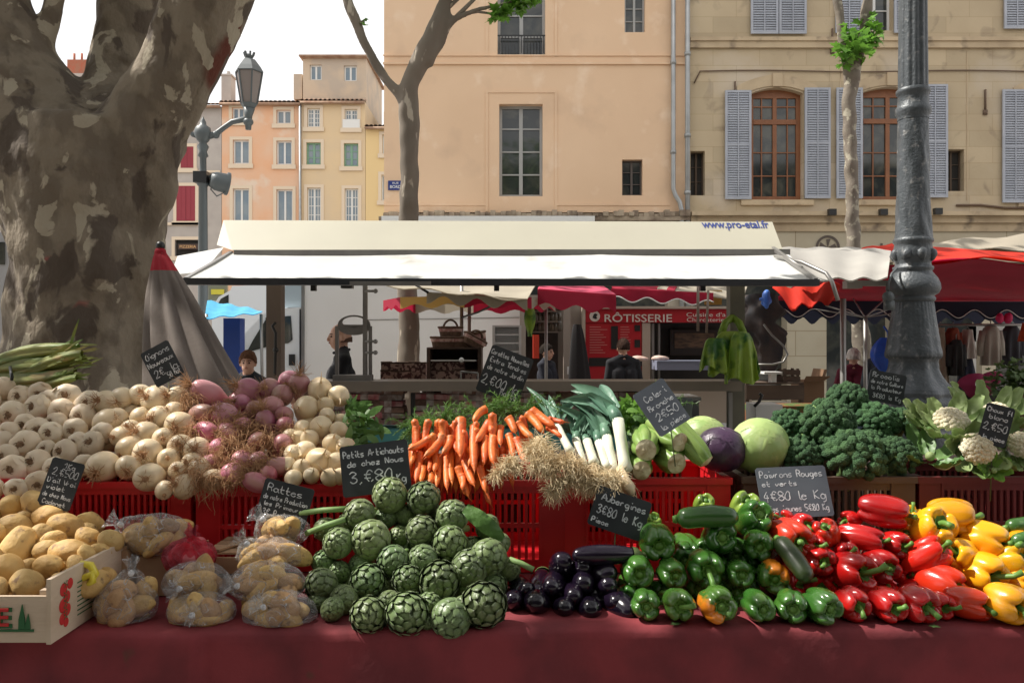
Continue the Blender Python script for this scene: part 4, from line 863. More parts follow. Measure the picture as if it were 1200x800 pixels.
# something pale left of the big tree
Y=9.0; o=MB(); o.box(P(-80,0,Y).x,P(26,0,Y).x,Y,Y+2.4,.4,P(0,272,Y).z); wv=empty('parked_van',(P(-30,0,Y).x,Y+1,0),'pale grey parked van showing at the left edge behind the big tree','van'); o.build('body',mat('grey_van_paint',(.40,.40,.41),(.36,.36,.37),1,3,rough=.35),wv,smooth=False)
o=MB(); o.box(P(-60,0,Y).x,P(6,0,Y).x,Y-.015,Y-.002,P(0,310,Y).z,P(0,284,Y).z); o.build('window',M['glass'],wv,smooth=False); wheel(wv,V((P(-20,0,Y).x,Y,.36)),.36)
# ================================================================== rotisserie trailer + booth
Y=12.0; q=lambda x,y,d=0:P(x,y,Y+d); x=lambda px:P(px,0,Y).x; zz=lambda py:P(0,py,Y).z
M['rot_red']=mat('rotisserie_red',(.42,.012,.02),(.36,.01,.018),2,4,rough=.45)
ro=empty('rotisserie_trailer',(x(780),Y,0),'red rotisserie trailer with lettered fascia and menu boards, behind the stall','food trailer')
m=MB(); m.box(x(686),x(752),Y,Y+.08,.9,zz(378)); m.box(x(686),x(875),Y-.02,Y+.08,zz(378)+.002,zz(362)); m.build('red_panel',M['rot_red'],ro,smooth=False)
m=MB(); m.box(x(684),x(880),Y-.06,Y+2.2,zz(362)+.002,zz(359)); m.box(x(684),x(880),Y+.09,Y+2.2,.6,.9); m.box(x(684),x(880),Y+2.1,Y+2.2,.9,zz(362)); m.box(x(752.5),x(762),Y-.01,Y+.08,.9,zz(378)-.002);m.box(x(682),x(685.8),Y-.03,Y+.1,.3,zz(358)); m.box(x(686),x(880),Y-.04,Y+.085,.4,.897); m.build('trailer_body',mat('beige_trailer',(.42,.35,.28),None,rough=.5),ro,smooth=False)
m=MB(); sign_text(m,'RÔTISSERIE',q(748,371.5,-.03),79*Y/F,11.5*Y/F,.01); sign_text(m,"Cuisine d'antan",q(836.5,368.5,-.03),64*Y/F,5*Y/F,.0); sign_text(m,'Charcuteries - Plats',q(841,374.5,-.03),72*Y/F,4.6*Y/F,.0); m.build('lettering',mat('cream_sign_letter',(.62,.55,.48),None,rough=.6),ro,smooth=False)
m=MB(); c=q(697,370.5,-.03); m.surf(24,1,lambda u,v:V((c.x+.078*v*math.cos(2*PI*u),c.y,c.z+.078*v*math.sin(2*PI*u))),flip=False); lo=m.build('round_logo',bpy.data.materials['cream_sign_letter'],ro,smooth=False)
m=MB(); m.prism([(c.x+dx*.07,c.z+dz*.07) for dx,dz in ((-.5,-.3),(-.2,.5),(.2,.6),(.6,.3),(.3,.0),(.5,-.5),(.1,-.6))],c.y-.006,c.y-.002); m.build('bird_mark',M['black'],lo,smooth=False)
m=MB()
for (a,b,c_,d) in ((716,382,724,409),(758.5-.5,0,0,0),) : 
    if c_: m.box(x(a),x(c_),Y-.012,Y-.002,zz(d),zz(b))
for (a,b,c_,d) in ((743.5,381,750,388),(743.5,398,750,407),(690,419,752,429)): m.box(x(a),x(c_),Y-.012,Y-.002,zz(d),zz(b))
m.build('menu_board',M['black'],ro,smooth=False)
m=MB()
for k in range(11):
    yy=383+k*3; 
    m.box(x(691),x(691)+rnd(.15,.28),Y-.006,Y-.001,zz(yy)-.006,zz(yy)+.004)
    if k<8: m.box(x(727),x(727)+rnd(.1,.18),Y-.006,Y-.001,zz(yy)-.006,zz(yy)+.004)
m.build('menu_lines',mat('menu_line',(.55,.2,.18),None),ro,smooth=False)
m=MB(); m.box(x(764),x(767),Y+.02,Y+.1,.9,zz(379)); m.box(x(772),x(774),Y+.02,Y+.1,.9,zz(379)); m.build('window_frame',M['alu'],ro,smooth=False)
m=MB(); m.box(x(762),x(880),Y+.5,Y+.6,.9,zz(363)); m.build('dark_interior',M['dark'],ro,smooth=False)
m=MB(); m.box(x(792),x(850),Y+.42,Y+.48,zz(417),zz(386)); ov=m.build('oven_front',mat('oven_frame',(.03,.022,.018),None,rough=.4),ro,smooth=False)
m=MB(); m.box(x(797),x(845),Y+.40,Y+.418,zz(408),zz(390)); m.build('oven_window',mat('oven_window_brown',(.20,.12,.07),(.06,.04,.03),8,4,rough=.3,stretch=(1,1,4)),ov,smooth=False)  # banded brown colour for the oven window
m=MB(); m.box(x(762),x(868),Y-.55,Y-.05,zz(432),zz(423)); m.box(x(762),x(868),Y-.57,Y-.03,zz(423)+.001,zz(421.5)); m.build('serving_counter',mat('grey_blue_counter',(.22,.24,.32),None,rough=.4),ro,smooth=False)
for i,(px,c1) in enumerate(((751,'a'),(772,'b'))):
    m=MB(); m.ball(q(px,420,-.3),.08,12,8,(1.6,1,.5),.4,12); o=m.build('covered_dish',mat('food_%d'%i,(.45,.28,.22),(.6,.5,.45),9,3,rough=.8)); tag(o,('%s covered dish on the rotisserie counter'%('left brown','right pale')[i] if 0 else ('brown food tray at the left end of the rotisserie counter','pale food tray right of the brown one on the rotisserie counter')[i]),'food')
# booth to the left
bo=empty('tool_booth',(x(650),Y,0),'open fronted booth with shelves of jars left of the rotisserie','booth')
m=MB(); m.box(x(609),x(616),Y-.1,Y+.0,0,zz(350)); m.box(x(660),x(668),Y-.1,Y+.0,0,zz(350)); m.box(x(609),x(668),Y+1.4,Y+1.5,0,zz(345)); m.box(x(609),x(668),Y-.1,Y+1.5,zz(350)+.001,zz(346)); m.box(x(669),x(683),Y+.2,Y+.28,0,zz(356)); m.build('booth_frame',mat('taupe_frame',(.30,.25,.21),None,rough=.6),bo,smooth=False)
m=MB(); m.quad((x(616),Y+1.38,0),(x(660),Y+1.38,0),(x(660),Y+1.38,zz(350)),(x(616),Y+1.38,zz(350))); m.build('back_panel',mat('booth_back',(.05,.035,.03),(.10,.07,.06),4,4),bo,smooth=False)
m=MB(); m.box(x(625),x(632),Y+.1,Y+.3,zz(420),zz(392)); m.build('red_banner',mat('orange_red',(.62,.05,.02),None),bo,smooth=False); m=MB(); m.box(x(664),x(670),Y-.14,Y-.11,zz(438),zz(429)); m.build('notice',M['white_paint'],bo,smooth=False)
m=MB()
for k in range(3): m.box(x(626),x(658),Y+.9,Y+1.3,zz(388-k*13)-.012,zz(388-k*13)+.012)
m.build('shelf',bpy.data.materials['taupe_frame'],bo,smooth=False)
jp=empty('storage_jar',(0,0,0)); m=MB(); m.lathe([(0,0),(.04,0),(.045,.02),(.045,.1),(.03,.12),(.03,.13)],12); m.build('glass_body',mat('jar_glass',(.30,.26,.22),(.15,.12,.08),9,2,rough=.2,rv=.4),jp,local=True); m=MB(); m.lathe([(.034,.13),(.034,.15),(0,.15)],12); m.build('lid',M['steel'],jp,local=True); proto_done(jp)
for k in range(3):
    for j in range(7):
        px=628+j*4.6; inst(jp,V((P(px,0,Y+1.05).x+.0,Y+1.05,zz(388-k*13)+.013)),None,rnd(.8,1.1),'%s from the left on the %s booth shelf, small storage jar'%(['Leftmost']+[o_.capitalize() for o_ in ORD[1:]],0) if 0 else 'small storage jar, %s from the left on the %s shelf of the booth'%(ORD[j],('lowest','middle','highest')[k]),'jar','jars on the booth shelves')
# glass fridge, dark coat
fr=empty('glass_display_fridge',(x(595),Y-.9,0),'pale glass fronted fridge standing before the white truck end','fridge')
Y2=10.9; x2=lambda px:P(px,0,Y2).x; z2=lambda py:P(0,py,Y2).z
m=MB(); m.box(x2(577),x2(580),Y2,Y2+.5,.1,z2(381)); m.box(x2(608),x2(611),Y2,Y2+.5,.1,z2(381)); m.box(x2(580),x2(608),Y2,Y2+.5,z2(383),z2(381)); m.box(x2(580),x2(608),Y2+.42,Y2+.5,.1,z2(383)); m.box(x2(580),x2(608),Y2,Y2+.42,.1,.6); m.build('cabinet',mat('fridge_grey',(.38,.37,.35),None,rough=.4),fr,smooth=False)
m=MB()
for k in range(4): m.box(x2(580),x2(608),Y2+.05,Y2+.4,z2(392+10*k)-.008,z2(392+10*k)+.008)
m.build('shelf',M['white_paint'],fr,smooth=False); m=MB(); m.quad((x2(580),Y2+.02,.6),(x2(608),Y2+.02,.6),(x2(608),Y2+.02,z2(383)),(x2(580),Y2+.02,z2(383)))
gl=bpy.data.materials.new('clear_glass'); gl.use_nodes=True; nt=gl.node_tree; b=nt.nodes['Principled BSDF']; tp_=nt.nodes.new('ShaderNodeBsdfTransparent'); ms=nt.nodes.new('ShaderNodeMixShader'); ms.inputs[0].default_value=.25; nt.links.new(tp_.outputs[0],ms.inputs[1]); nt.links.new(b.outputs[0],ms.inputs[2]); nt.links.new(ms.outputs[0],nt.nodes['Material Output'].inputs[0]); b.inputs['Roughness'].default_value=.05; b.inputs['Base Color'].default_value=(.6,.62,.6,1)
m.build('door_glass',gl,fr,smooth=False)
m=MB(); Y3=11.2
def coat(u,v):
    c=P(676,0,Y3).x+.03*v; w_=.05+.10*v**.7; z=P(0,380,Y3).z*(1-v)+P(0,448,Y3).z*v; return V((c+math.cos(2*PI*u)*w_*(1+.15*math.cos(10*PI*u)),Y3+math.sin(2*PI*u)*.08,z))
m.surf(40,12,coat); o=m.build('hanging_black_apron',mat('black_cloth',(.015,.013,.014),None,rough=.95)); tag(o,'long black cloth hanging on the trailer edge left of the red panel','cloth')
# ================================================================== parasols in the middle
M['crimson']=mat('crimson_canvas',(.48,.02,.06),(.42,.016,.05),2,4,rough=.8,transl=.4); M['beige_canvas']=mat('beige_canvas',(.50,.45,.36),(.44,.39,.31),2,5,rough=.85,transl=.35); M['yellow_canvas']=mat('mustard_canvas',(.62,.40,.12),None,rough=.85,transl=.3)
def scallop(m,a,b,h0,amp,n,th=.008,ph=0,sag=0):
    """hanging valance between a and b with a wavy lower hem"""
    a=V(a);b=V(b)
    f=lambda u,v:a.lerp(b,u)-V((0,0,v*(h0+amp*(.5+.5*math.cos(2*PI*(u*n+ph))))+sag*math.sin(PI*u)))
    m.surf(max(8,int(n*8)),2,f,wrapu=False); m.surf(max(8,int(n*8)),2,lambda u,v:f(u,v)+V((0,th,0)),wrapu=False,flip=True)
    return f
Y=8.2; pc=empty('beige_parasol',(P(600,0,Y).x,Y+.8,0),'wide beige market parasol spread under the canopy over the baskets','parasol')
m=MB(); sheet(m,P(440,318,Y+1.8),P(635,318,Y+1.9),P(618,352,Y),P(452,334,Y-.2),16,8,.10,.01,.02); m.build('canopy_cloth',M['beige_canvas'],pc)
m=MB(); scallop(m,P(500,342,Y),P(618,350,Y),.03,.09,3); m.build('valance',M['beige_canvas'],pc)
m=MB(); m.tube([(P(541,0,Y+.9).x,Y+.9,0),(P(541,0,Y+.9).x,Y+.9,P(0,330,Y+.9).z)],.02,8); m.build('pole',M['steel'],pc)
m=MB(); m.bar(P(486,333,Y),P(502,343,Y),.025); m.tube([P(541,372,Y+.88),P(560,366,Y+.6),P(590,352,Y+.2)],.012,5); m.build('rib',M['black'],pc)
Y=9.6; pc=empty('crimson_parasol',(P(545,0,Y).x,Y,0),'flat crimson parasol with pale stripes half hidden behind the slim tree','parasol')
def conepar(par,cx,Y,yrim,ytop,rx,ry,n,mats,hem,hn='canopy_panel'):
    for k in range(n):
        m=MB(); a0=2*PI*k/n;a1=2*PI*(k+1)/n; top=V((cx,Y,P(0,ytop,Y).z)); zr=P(0,yrim,Y).z
        A_=V((cx+math.cos(a0)*rx,Y+math.sin(a0)*ry,zr)); B_=V((cx+math.cos(a1)*rx,Y+math.sin(a1)*ry,zr))
        f=lambda u,v:(top.lerp(A_.lerp(B_,u),v)-V((0,0,.06*math.sin(PI*v))))
        m.surf(6,4,f,wrapu=False); m.surf(6,4,lambda u,v:f(u,v)-V((0,0,.008)),wrapu=False,flip=True)
        g3=lambda u,v:f(u,1)-V((0,0,v*(hem*.8+hem*.2*math.cos(2*PI*u*2))))
        m.surf(12,1,g3,wrapu=False); m.build(hn,mats[k%len(mats)],par)
conepar(pc,P(550,0,Y).x,Y,352,332,1.02,1.0,8,[M['crimson'],M['crimson'],M['beige_canvas'],M['crimson'],M['crimson'],M['yellow_canvas'],M['crimson'],M['beige_canvas']],.13)
m=MB(); m.tube([(P(550,0,Y).x,Y,0),(P(550,0,Y).x,Y,P(0,334,Y).z)],.02,8); m.build('pole',M['steel'],pc)
Y=9.0; pc=empty('rose_parasol',(P(680,0,Y).x,Y+1,0),'rose red stall awning with scalloped edge right of the beige parasol','awning')
m=MB(); sheet(m,P(636,328,Y+1),P(700,330,Y+1),P(722,345,Y-.2),P(630,338,Y),10,5,.03,.01,0); m.build('canopy_cloth',mat('rose_canvas',(.62,.08,.16),None,rough=.8,transl=.3),pc)
m=MB(); scallop(m,P(630,339,Y-.02),P(722,346,Y-.22),.14,.07,2.6,ph=.2); m.build('valance',M['crimson'],pc); m=MB(); m.tube([(P(640,0,Y+.9).x,Y+.9,0),P(640,329,Y+.9)],.02,6); m.build('pole',M['steel'],pc)
Y=10.6; pc=empty('red_white_awning',(P(780,0,Y).x,Y+1,0),'red and cream striped awning with wavy white piping above the rotisserie','awning')
m=MB(); sheet(m,P(712,322,Y+.8),P(800,322,Y+.8),P(790,341,Y),P(718,338,Y),10,5,.03); m.build('red_canopy_cloth',M['crimson'],pc)
m=MB(); sheet(m,P(780,322,Y+.8),P(880,322,Y+.8),P(870,352,Y+.1),P(770,338,Y+.05),10,5,.03); m.build('cream_canopy_cloth',M['beige_canvas'],pc)
m=MB(); f=scallop(m,P(716,338,Y-.03),P(836,343,Y-.05),.10,.07,3.4,ph=.3); m.build('valance',M['crimson'],pc)
m=MB(); m.tube([f(k/60,1)+V((0,-.01,.0)) for k in range(61)],.009,5); m.build('piping',M['white_paint'],pc)
m=MB(); m.bar(P(818,332,Y-.4),P(818,388,Y-.4),.03); m.bar(P(830,340,Y-.4),P(828,390,Y-.4),.025); m.build('strut',M['brown_post'],pc); m=MB(); m.box(P(826,0,Y+.3).x,P(846,0,Y+.3).x,Y+.3,Y+.33,P(0,357,Y+.3).z,P(0,340,Y+.3).z); m.build('yellow_flap',M['yellow_canvas'],pc,smooth=False)
# ================================================================== basket stack
M['wick']=mat('dark_wicker',(.10,.055,.035),(.16,.09,.055),30,2,rough=.8,bump=.5,bscale=80); M['lining']=mat('pink_gingham_lining',(.45,.22,.20),(.6,.42,.36),22,2,.45,.55,.9); M['cabinet_wood']=mat('dark_cabinet_wood',(.055,.03,.022),(.08,.045,.03),6,4,rough=.5)
Y=8.0; cb_=empty('dark_wooden_cabinet',(P(532,0,Y).x,Y+.2,0),'dark wooden display cabinet under the wicker baskets behind the counter','cabinet')
x=lambda px:P(px,0,Y).x; zz=lambda py:P(0,py,Y).z
m=MB(); m.box(x(500),x(564),Y,Y+.45,zz(409),zz(407)); m.box(x(500),x(504),Y,Y+.45,.0,zz(409)); m.box(x(560),x(564),Y,Y+.45,0,zz(409)); m.box(x(504),x(560),Y+.4,Y+.45,0,zz(409)); m.box(x(504),x(560),Y+.02,Y+.4,zz(424),zz(422)); m.box(x(504),x(560),Y+.02,Y+.4,.8,.84); m.build('carcass',M['cabinet_wood'],cb_,smooth=False)
m=MB(); m.box(x(505),x(558),Y-.01,Y+.018,zz(423),zz(421.5)); m.ball((x(541),Y-.02,zz(421.5)),.025,8,6); m.build('shelf_edge',M['white_paint'],cb_,smooth=False)
tp1=empty('patterned_tin',(0,0,0)); m=MB(); m.box(-.05,.05,-.06,.06,0,.085); m.build('box_body',mat('tin_pattern',(.40,.26,.22),(.08,.03,.03),26,1,.47,.53,.6,rv=.2),tp1,smooth=False,local=True); m=MB(); m.box(-.052,.052,-.062,.062,.086,.1); m.build('lid',M['cabinet_wood'],tp1,smooth=False,local=True); proto_done(tp1)
spots_=[(x(508+k*7.6),Y+.15,zz(445)) for k in range(7)]+[(x(508+k*7.6),Y+.15,zz(434.5)) for k in range(5)]
for j,p in enumerate(spots_): inst(tp1,p,None,1,'patterned tin, %s from the left in the %s row inside the dark cabinet'%(ORD[j%7],'lower' if j<7 else 'upper'),'tin','patterned tins in the dark cabinet')
for j in range(12):
    px=453+(j%6)*8.2 ; yy=445-(j//6)*9.5
    if px>497: px+=0
    inst(tp1,(P(px,0,7.6).x,7.6,P(0,yy,7.6).z),None,.92,'patterned tin, %s from the left in the %s row beside the slim tree trunk'%(ORD[j%6],'lower' if j<6 else 'upper'),'tin','patterned tins left of the dark cabinet')
tb=empty('tin_table',(P(475,0,7.6).x,7.6,0),'low table carrying patterned tins left of the dark cabinet','table'); m=MB(); m.box(P(448,0,7.6).x,P(499,0,7.6).x,7.45,7.8,P(0,447,7.6).z,P(0,445.2,7.6).z); m.build('table_top',M['cabinet_wood'],tb,smooth=False)
for a in (450,497): m=MB(); m.box(P(a,0,7.6).x-.02,P(a,0,7.6).x+.02,7.6,7.64,0,P(0,447,7.6).z); m.build('leg',M['cabinet_wood'],tb,smooth=False)
def basket(c,w_,h,lab,rz=0,tilt=0,round_=False,handle=True):
    e=empty('wicker_basket',c,lab,'basket','wicker baskets stacked on the cabinet'); m=MB(); n=36
    def fn(u,v):
        a=2*PI*u; sx=abs(math.cos(a))**.5*math.copysign(1,math.cos(a)); sy=abs(math.sin(a))**.5*math.copysign(1,math.sin(a)); k=.85+.15*v
        return V((sx*w_/2*k,sy*w_*.32*k,h*v))*(1+.012*math.sin(v*30+u*60))
    m.surf(n,10,fn); m.tube([fn(i/36,1) for i in range(37)],.012,6); m.add([fn(i/36,0) for i in range(36)],[tuple(range(35,-1,-1))]); b_=m.build('basket_body',M['wick'],e,local=True)
    m=MB(); m.surf(n,3,lambda u,v:fn(u,1-.55*v)*.0+V((fn(u,1-.5*v).x*1.03,fn(u,1-.5*v).y*1.03,fn(u,1-.5*v).z+.006))); m.build('lining',M['lining'],e,local=True)
    if handle: m=MB(); m.tube([V((math.cos(t)*w_*.3,0,h*.85+math.sin(t)*h*.9)) for t in [PI*k/14 for k in range(15)]],.012,6); m.build('handle',M['wick'],e,local=True)
    e.rotation_euler=(0,tilt,rz); return e
basket(V((x(518),Y+.2,zz(407))),.26,.10,'left lower wicker basket on the dark cabinet',0,0,handle=False); basket(V((x(540),Y+.2,zz(407))),.22,.10,'wicker basket in the middle of the lower pair on the dark cabinet',.1,0,handle=False)
basket(V((x(526),Y+.22,zz(395))),.24,.10,'upper wicker basket with round handle on top of the stack',0,0); basket(V((x(551),Y+.16,zz(406))),.24,.10,'tilted wicker basket leaning at the right of the stack',.3,.5)
basket(V((x(561),Y+.32,zz(407))),.16,.15,'small reddish wicker basket behind the tilted one',.3,-.2,handle=False)
m=MB(); Yw=7.2; 
for (a,b) in (((540,449),(540,435)),((540,435),(560,437)),((560,437),(560,449))): m.tube([P(*a,Yw),P(*b,Yw)],.008,5)
o=m.build('wire_stand',M['steel']); tag(o,'small wire stand on the counter in front of the dark cabinet','wire stand')
# ================================================================== right side stalls
M['red_awn']=mat('scarlet_canvas',(.72,.035,.012),(.64,.03,.012),2,4,rough=.75,transl=.35); M['navy']=mat('navy_canvas',(.015,.018,.04),None,rough=.85); M['grey_canvas']=mat('grey_white_canvas',(.52,.50,.46),(.44,.42,.39),2.2,5,.3,.7,.8,transl=.25)
ra_=empty('red_cream_awning',(P(1100,0,9).x,9,0),'large scarlet and cream stall awning with navy scalloped valance at right','awning')
m=MB(); sheet(m,P(1030,292,9.6),P(1240,272,10.2),P(1240,292,9.2),P(1010,293,9.3),20,6,.05,.012,.02); sheet(m,P(1034,288,9.9),P(1244,271,10.3),P(1244,306,9.25),P(1050,294,9.3),16,6,.05,.012,.02); m.build('cream_cloth',M['beige_canvas'],ra_)
m=MB()
def redf(u,v):   # sunlit upper band, rising to the ridge behind
    a=P(1048+195*u,286+13*u,9.0); b=P(1048+197*u,303+5*math.sin(u*8)+4*u,7.7); p=a.lerp(b,v); p.z-=.05*math.sin(PI*v)*abs(math.sin(u*7)); return p
m.surf(44,8,redf,wrapu=False); m.surf(44,8,lambda u,v:redf(u,v)-V((0,0,.012)),wrapu=False,flip=True); m.build('red_cloth',M['red_awn'],ra_)
m=MB()
def redu(u,v):   # rear slope seen from below; crimson puts underside shade into its colour
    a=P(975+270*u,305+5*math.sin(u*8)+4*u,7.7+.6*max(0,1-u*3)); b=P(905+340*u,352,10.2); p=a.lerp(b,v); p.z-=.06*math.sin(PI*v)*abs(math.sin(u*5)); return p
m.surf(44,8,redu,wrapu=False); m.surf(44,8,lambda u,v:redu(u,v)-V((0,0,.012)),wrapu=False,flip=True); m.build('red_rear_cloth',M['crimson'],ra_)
m=MB(); sheet(m,P(985,293,9.4),P(1060,284,9.4),P(1060,298,8.8),P(1000,295,8.8),10,4,.02,.01,.01); m.build('red_top_cloth',M['red_awn'],ra_)
m=MB(); sheet(m,P(905,336,8.0),P(985,330,8.0),P(978,352,7.4),P(925,361,7.4),14,6,.05,.01,.03); m.build('red_corner_flap',M['red_awn'],ra_)
m=MB(); f1=scallop(m,P(906,352,10.1),P(1245,354,10.1),.12,.12,9,ph=.25); m.build('navy_valance',M['navy'],ra_)
m=MB(); m.tube([f1(k/150,.85)+V((0,-.012,0)) for k in range(151)],.006,5); m.build('piping',M['white_paint'],ra_)
m=MB(); f2=scallop(m,P(906,350,10.9),P(1245,352,10.9),.24,.10,14,ph=.1); m.build('rear_valance',M['navy'],ra_)
for px in (988,): m=MB(); m.tube([(P(px,0,7.7).x,7.7,0),P(px,350,7.7)],.028,10); m.build('pole',M['steel'],ra_)
m=MB(); m.tube([(P(1225,0,9.3).x,9.3,0),P(1225,345,9.3)],.02,8); m.build('pole',M['steel'],ra_)
m=MB()
hub=P(1014,372,8.5)
for (px,py,Yq) in ((968,358,7.8),(1060,356,7.8),(1000,350,9.3),(1035,352,9.3),(1080,362,8.6),(955,362,8.6)): m.bar(hub,P(px,py,Yq),.012)
m.tube([hub,(hub.x,hub.y,0)],.022,8); m.build('rib',M['steel'],ra_)
ga=empty('grey_white_tent',(P(990,0,7).x,7.2,0),'sagging grey white tent sheet joining the long canopy to the scarlet awning','awning')
m=MB(); sheet(m,P(903,293,7.9),P(1044,292,8.3),P(1040,326,6.7),P(957,327,6.5),20,10,.06,.012,.015); m.build('tent_cloth',M['grey_canvas'],ga)
m=MB(); sheet(m,P(915,290,8.4),P(1010,290,9),P(1000,300,8.2),P(912,300,8.0),10,4,.02,.01,.01); m.build('rear_cloth',M['grey_canvas'],ga)
m=MB(); m.tube([P(908,300,7.0),P(940,307,6.7),P(968,320,6.45),P(975,330,6.4),P(982,352,6.4)],.016,6); m.tube([P(905,291,7.2),P(940,313,6.5)],.01,5); m.build('strap',M['steel'],ga)
m=MB(); m.box(P(990,0,7.2).x,P(1008,0,7.2).x,7.15,7.25,P(0,338,7.2).z,P(0,329,7.2).z); m.box(P(1008,0,7.2).x,P(1042,0,7.2).x,7.15,7.25,P(0,335,7.2).z,P(0,329,7.2).z); m.build('folded_side_sheet',M['grey_canvas'],ga,smooth=False)

# dark stall equipment behind the post : dark clutter shape, wire loop, trays
m=MB(); m.surf(70,30,lambda u,v:P(893+22*math.cos(2*PI*u)*(.5+.5*math.sin(PI*(.15+.8*v)))*(1+.7*N3(math.cos(2*PI*u)*2,v*7,1)+.12*math.cos(2*PI*u*7)),345+92*v,8.6)+V((0,.2*math.sin(2*PI*u),0))); o=m.build('dark_clutter_shape',mat('dark_clutter_cloth',(.02,.02,.024),(.05,.035,.03),6,4,rough=.9)); tag(o,'dark bulky shape standing for clutter right of the counter post under the red awning','clutter')
m=MB(); c=P(896,352,8.3); m.ball(c,.055,28,20,(1.1,.6,1.3),1.1,14); o=m.build('blue_bag',mat('bright_blue_plastic',(.04,.14,.55),(.1,.25,.7),6,3,rough=.4,bump=.5)); tag(o,'crumpled bright blue bag hanging at the top of the dark clutter','bag')
m=MB(); m.tube([P(895,380,7.4),P(905,393,7.4),P(918,405,7.4),P(923,415,7.4),P(918,424,7.4),P(905,427,7.4),P(885,427,7.4)],.010,6); o=m.build('wire_hoop',M['steel']); tag(o,'bent bright wire hoop right of the green bags','wire hoop')
def woodcrate(e,x0,x1,y0,y1,z0,z1,mt,rows=2,gap=.012):
    m=MB(); h=(z1-z0)/rows
    for k in range(rows): 
        a=z0+k*h+gap/2; b=z0+(k+1)*h-gap/2
        m.box(x0,x1,y0,y0+.008,a,b); m.box(x0,x1,y1-.008,y1,a,b); m.box(x0,x0+.008,y0+.0085,y1-.0085,a,b); m.box(x1-.008,x1,y0+.0085,y1-.0085,a,b)
    m.build('slats',mt,e,smooth=False); m=MB()
    for X in (x0+.009,x1-.034):
        for Yy in (y0+.009,y1-.034): m.box(X,X+.025,Yy,Yy+.025,z0,z1+.01)
    m.build('corner_post',mt,e,smooth=False); m=MB(); m.box(x0+.01,x1-.01,y0+.01,y1-.01,z0-.003,z0+.005); m.build('base',mt,e,smooth=False)
M['oldwood']=mat('dark_old_wood',(.09,.06,.045),(.13,.09,.065),7,5,rough=.85,stretch=(.3,1,1)); M['cardboard']=mat('brown_cardboard',(.22,.13,.075),(.19,.11,.06),4,4,rough=.9)
Y=8.2; c=P(0,0,Y); e=empty('wooden_tray_table',(P(907,0,Y).x,Y,0),'dark wooden trestle with plank front left of the cardboard box','table'); m=MB(); m.box(P(874,0,Y).x,P(942,0,Y).x,Y,Y+.5,P(0,450,Y).z,P(0,448,Y).z); m.build('table_top',M['oldwood'],e,smooth=False); m=MB(); m.box(P(874,0,Y).x,P(942,0,Y).x,Y-.015,Y-.001,P(0,468,Y).z,P(0,451,Y).z); m.build('front_board',M['oldwood'],e,smooth=False)
for a in (876,940): m=MB(); m.box(P(a,0,Y).x-.02,P(a,0,Y).x+.02,Y+.01,Y+.05,0,P(0,450,Y).z); m.build('leg',M['oldwood'],e,smooth=False)
m=MB(); m.box(P(894,0,Y).x,P(915,0,Y).x,Y-.05,Y+.2,P(0,438,Y).z,P(0,435.5,Y).z); m.box(P(904,0,Y).x,P(910,0,Y).x,Y,Y+.1,P(0,448,Y).z,P(0,438,Y).z); o=m.build('white_scale',M['white_paint'],smooth=False); tag(o,'small white weighing scale on the dark trestle','scale')
Y=8.6; e=empty('cardboard_box',(P(953,0,Y).x,Y,0),'open brown cardboard box on the ground stack left of the awning pole','box'); m=MB(); a=P(942,475,Y);b=P(966,446,Y); m.box(a.x,b.x,Y,Y+.4,a.z,b.z-.002); m.box(a.x,b.x,Y,Y+.38,.0,a.z-.002); m.build('box_body',M['cardboard'],e,smooth=False)
m=MB(); m.add([V((a.x,Y,b.z)),V((b.x,Y,b.z)),V((b.x+.02,Y-.12,b.z+.05)),V((a.x-.02,Y-.12,b.z+.05)),V((a.x,Y,b.z+.004)),V((b.x,Y,b.z+.004)),V((b.x+.02,Y-.12,b.z+.054)),V((a.x-.02,Y-.12,b.z+.054))],[(0,1,2,3),(4,7,6,5),(0,4,5,1),(2,6,7,3)]); m.add([V((b.x,Y,b.z)),V((b.x,Y+.4,b.z)),V((b.x+.03,Y+.4,b.z+.12)),V((b.x+.03,Y,b.z+.12))],[(0,1,2,3)]); m.build('flap',M['cardboard'],e,smooth=False)
e=empty('small_crate',(P(930,0,8.3).x,8.3,P(0,448,8.3).z),'small dark wooden crate standing on the trestle','crate'); a=P(918,448,8.3); b=P(938,433,8.3); woodcrate(e,a.x,b.x,8.3,8.5,a.z+.004,b.z,M['oldwood'])
m=MB(); Y=7.3; m.box(P(880,0,Y).x,P(975,0,Y).x,Y,Y+.4,P(0,500,Y).z,P(0,476,Y).z); o=m.build('produce_tray',mat('tray_produce',(.20,.07,.02),(.06,.14,.03),10,2,.45,.55,.8),smooth=False); tag(o,'low tray of orange and green goods just behind the broccoli','tray')
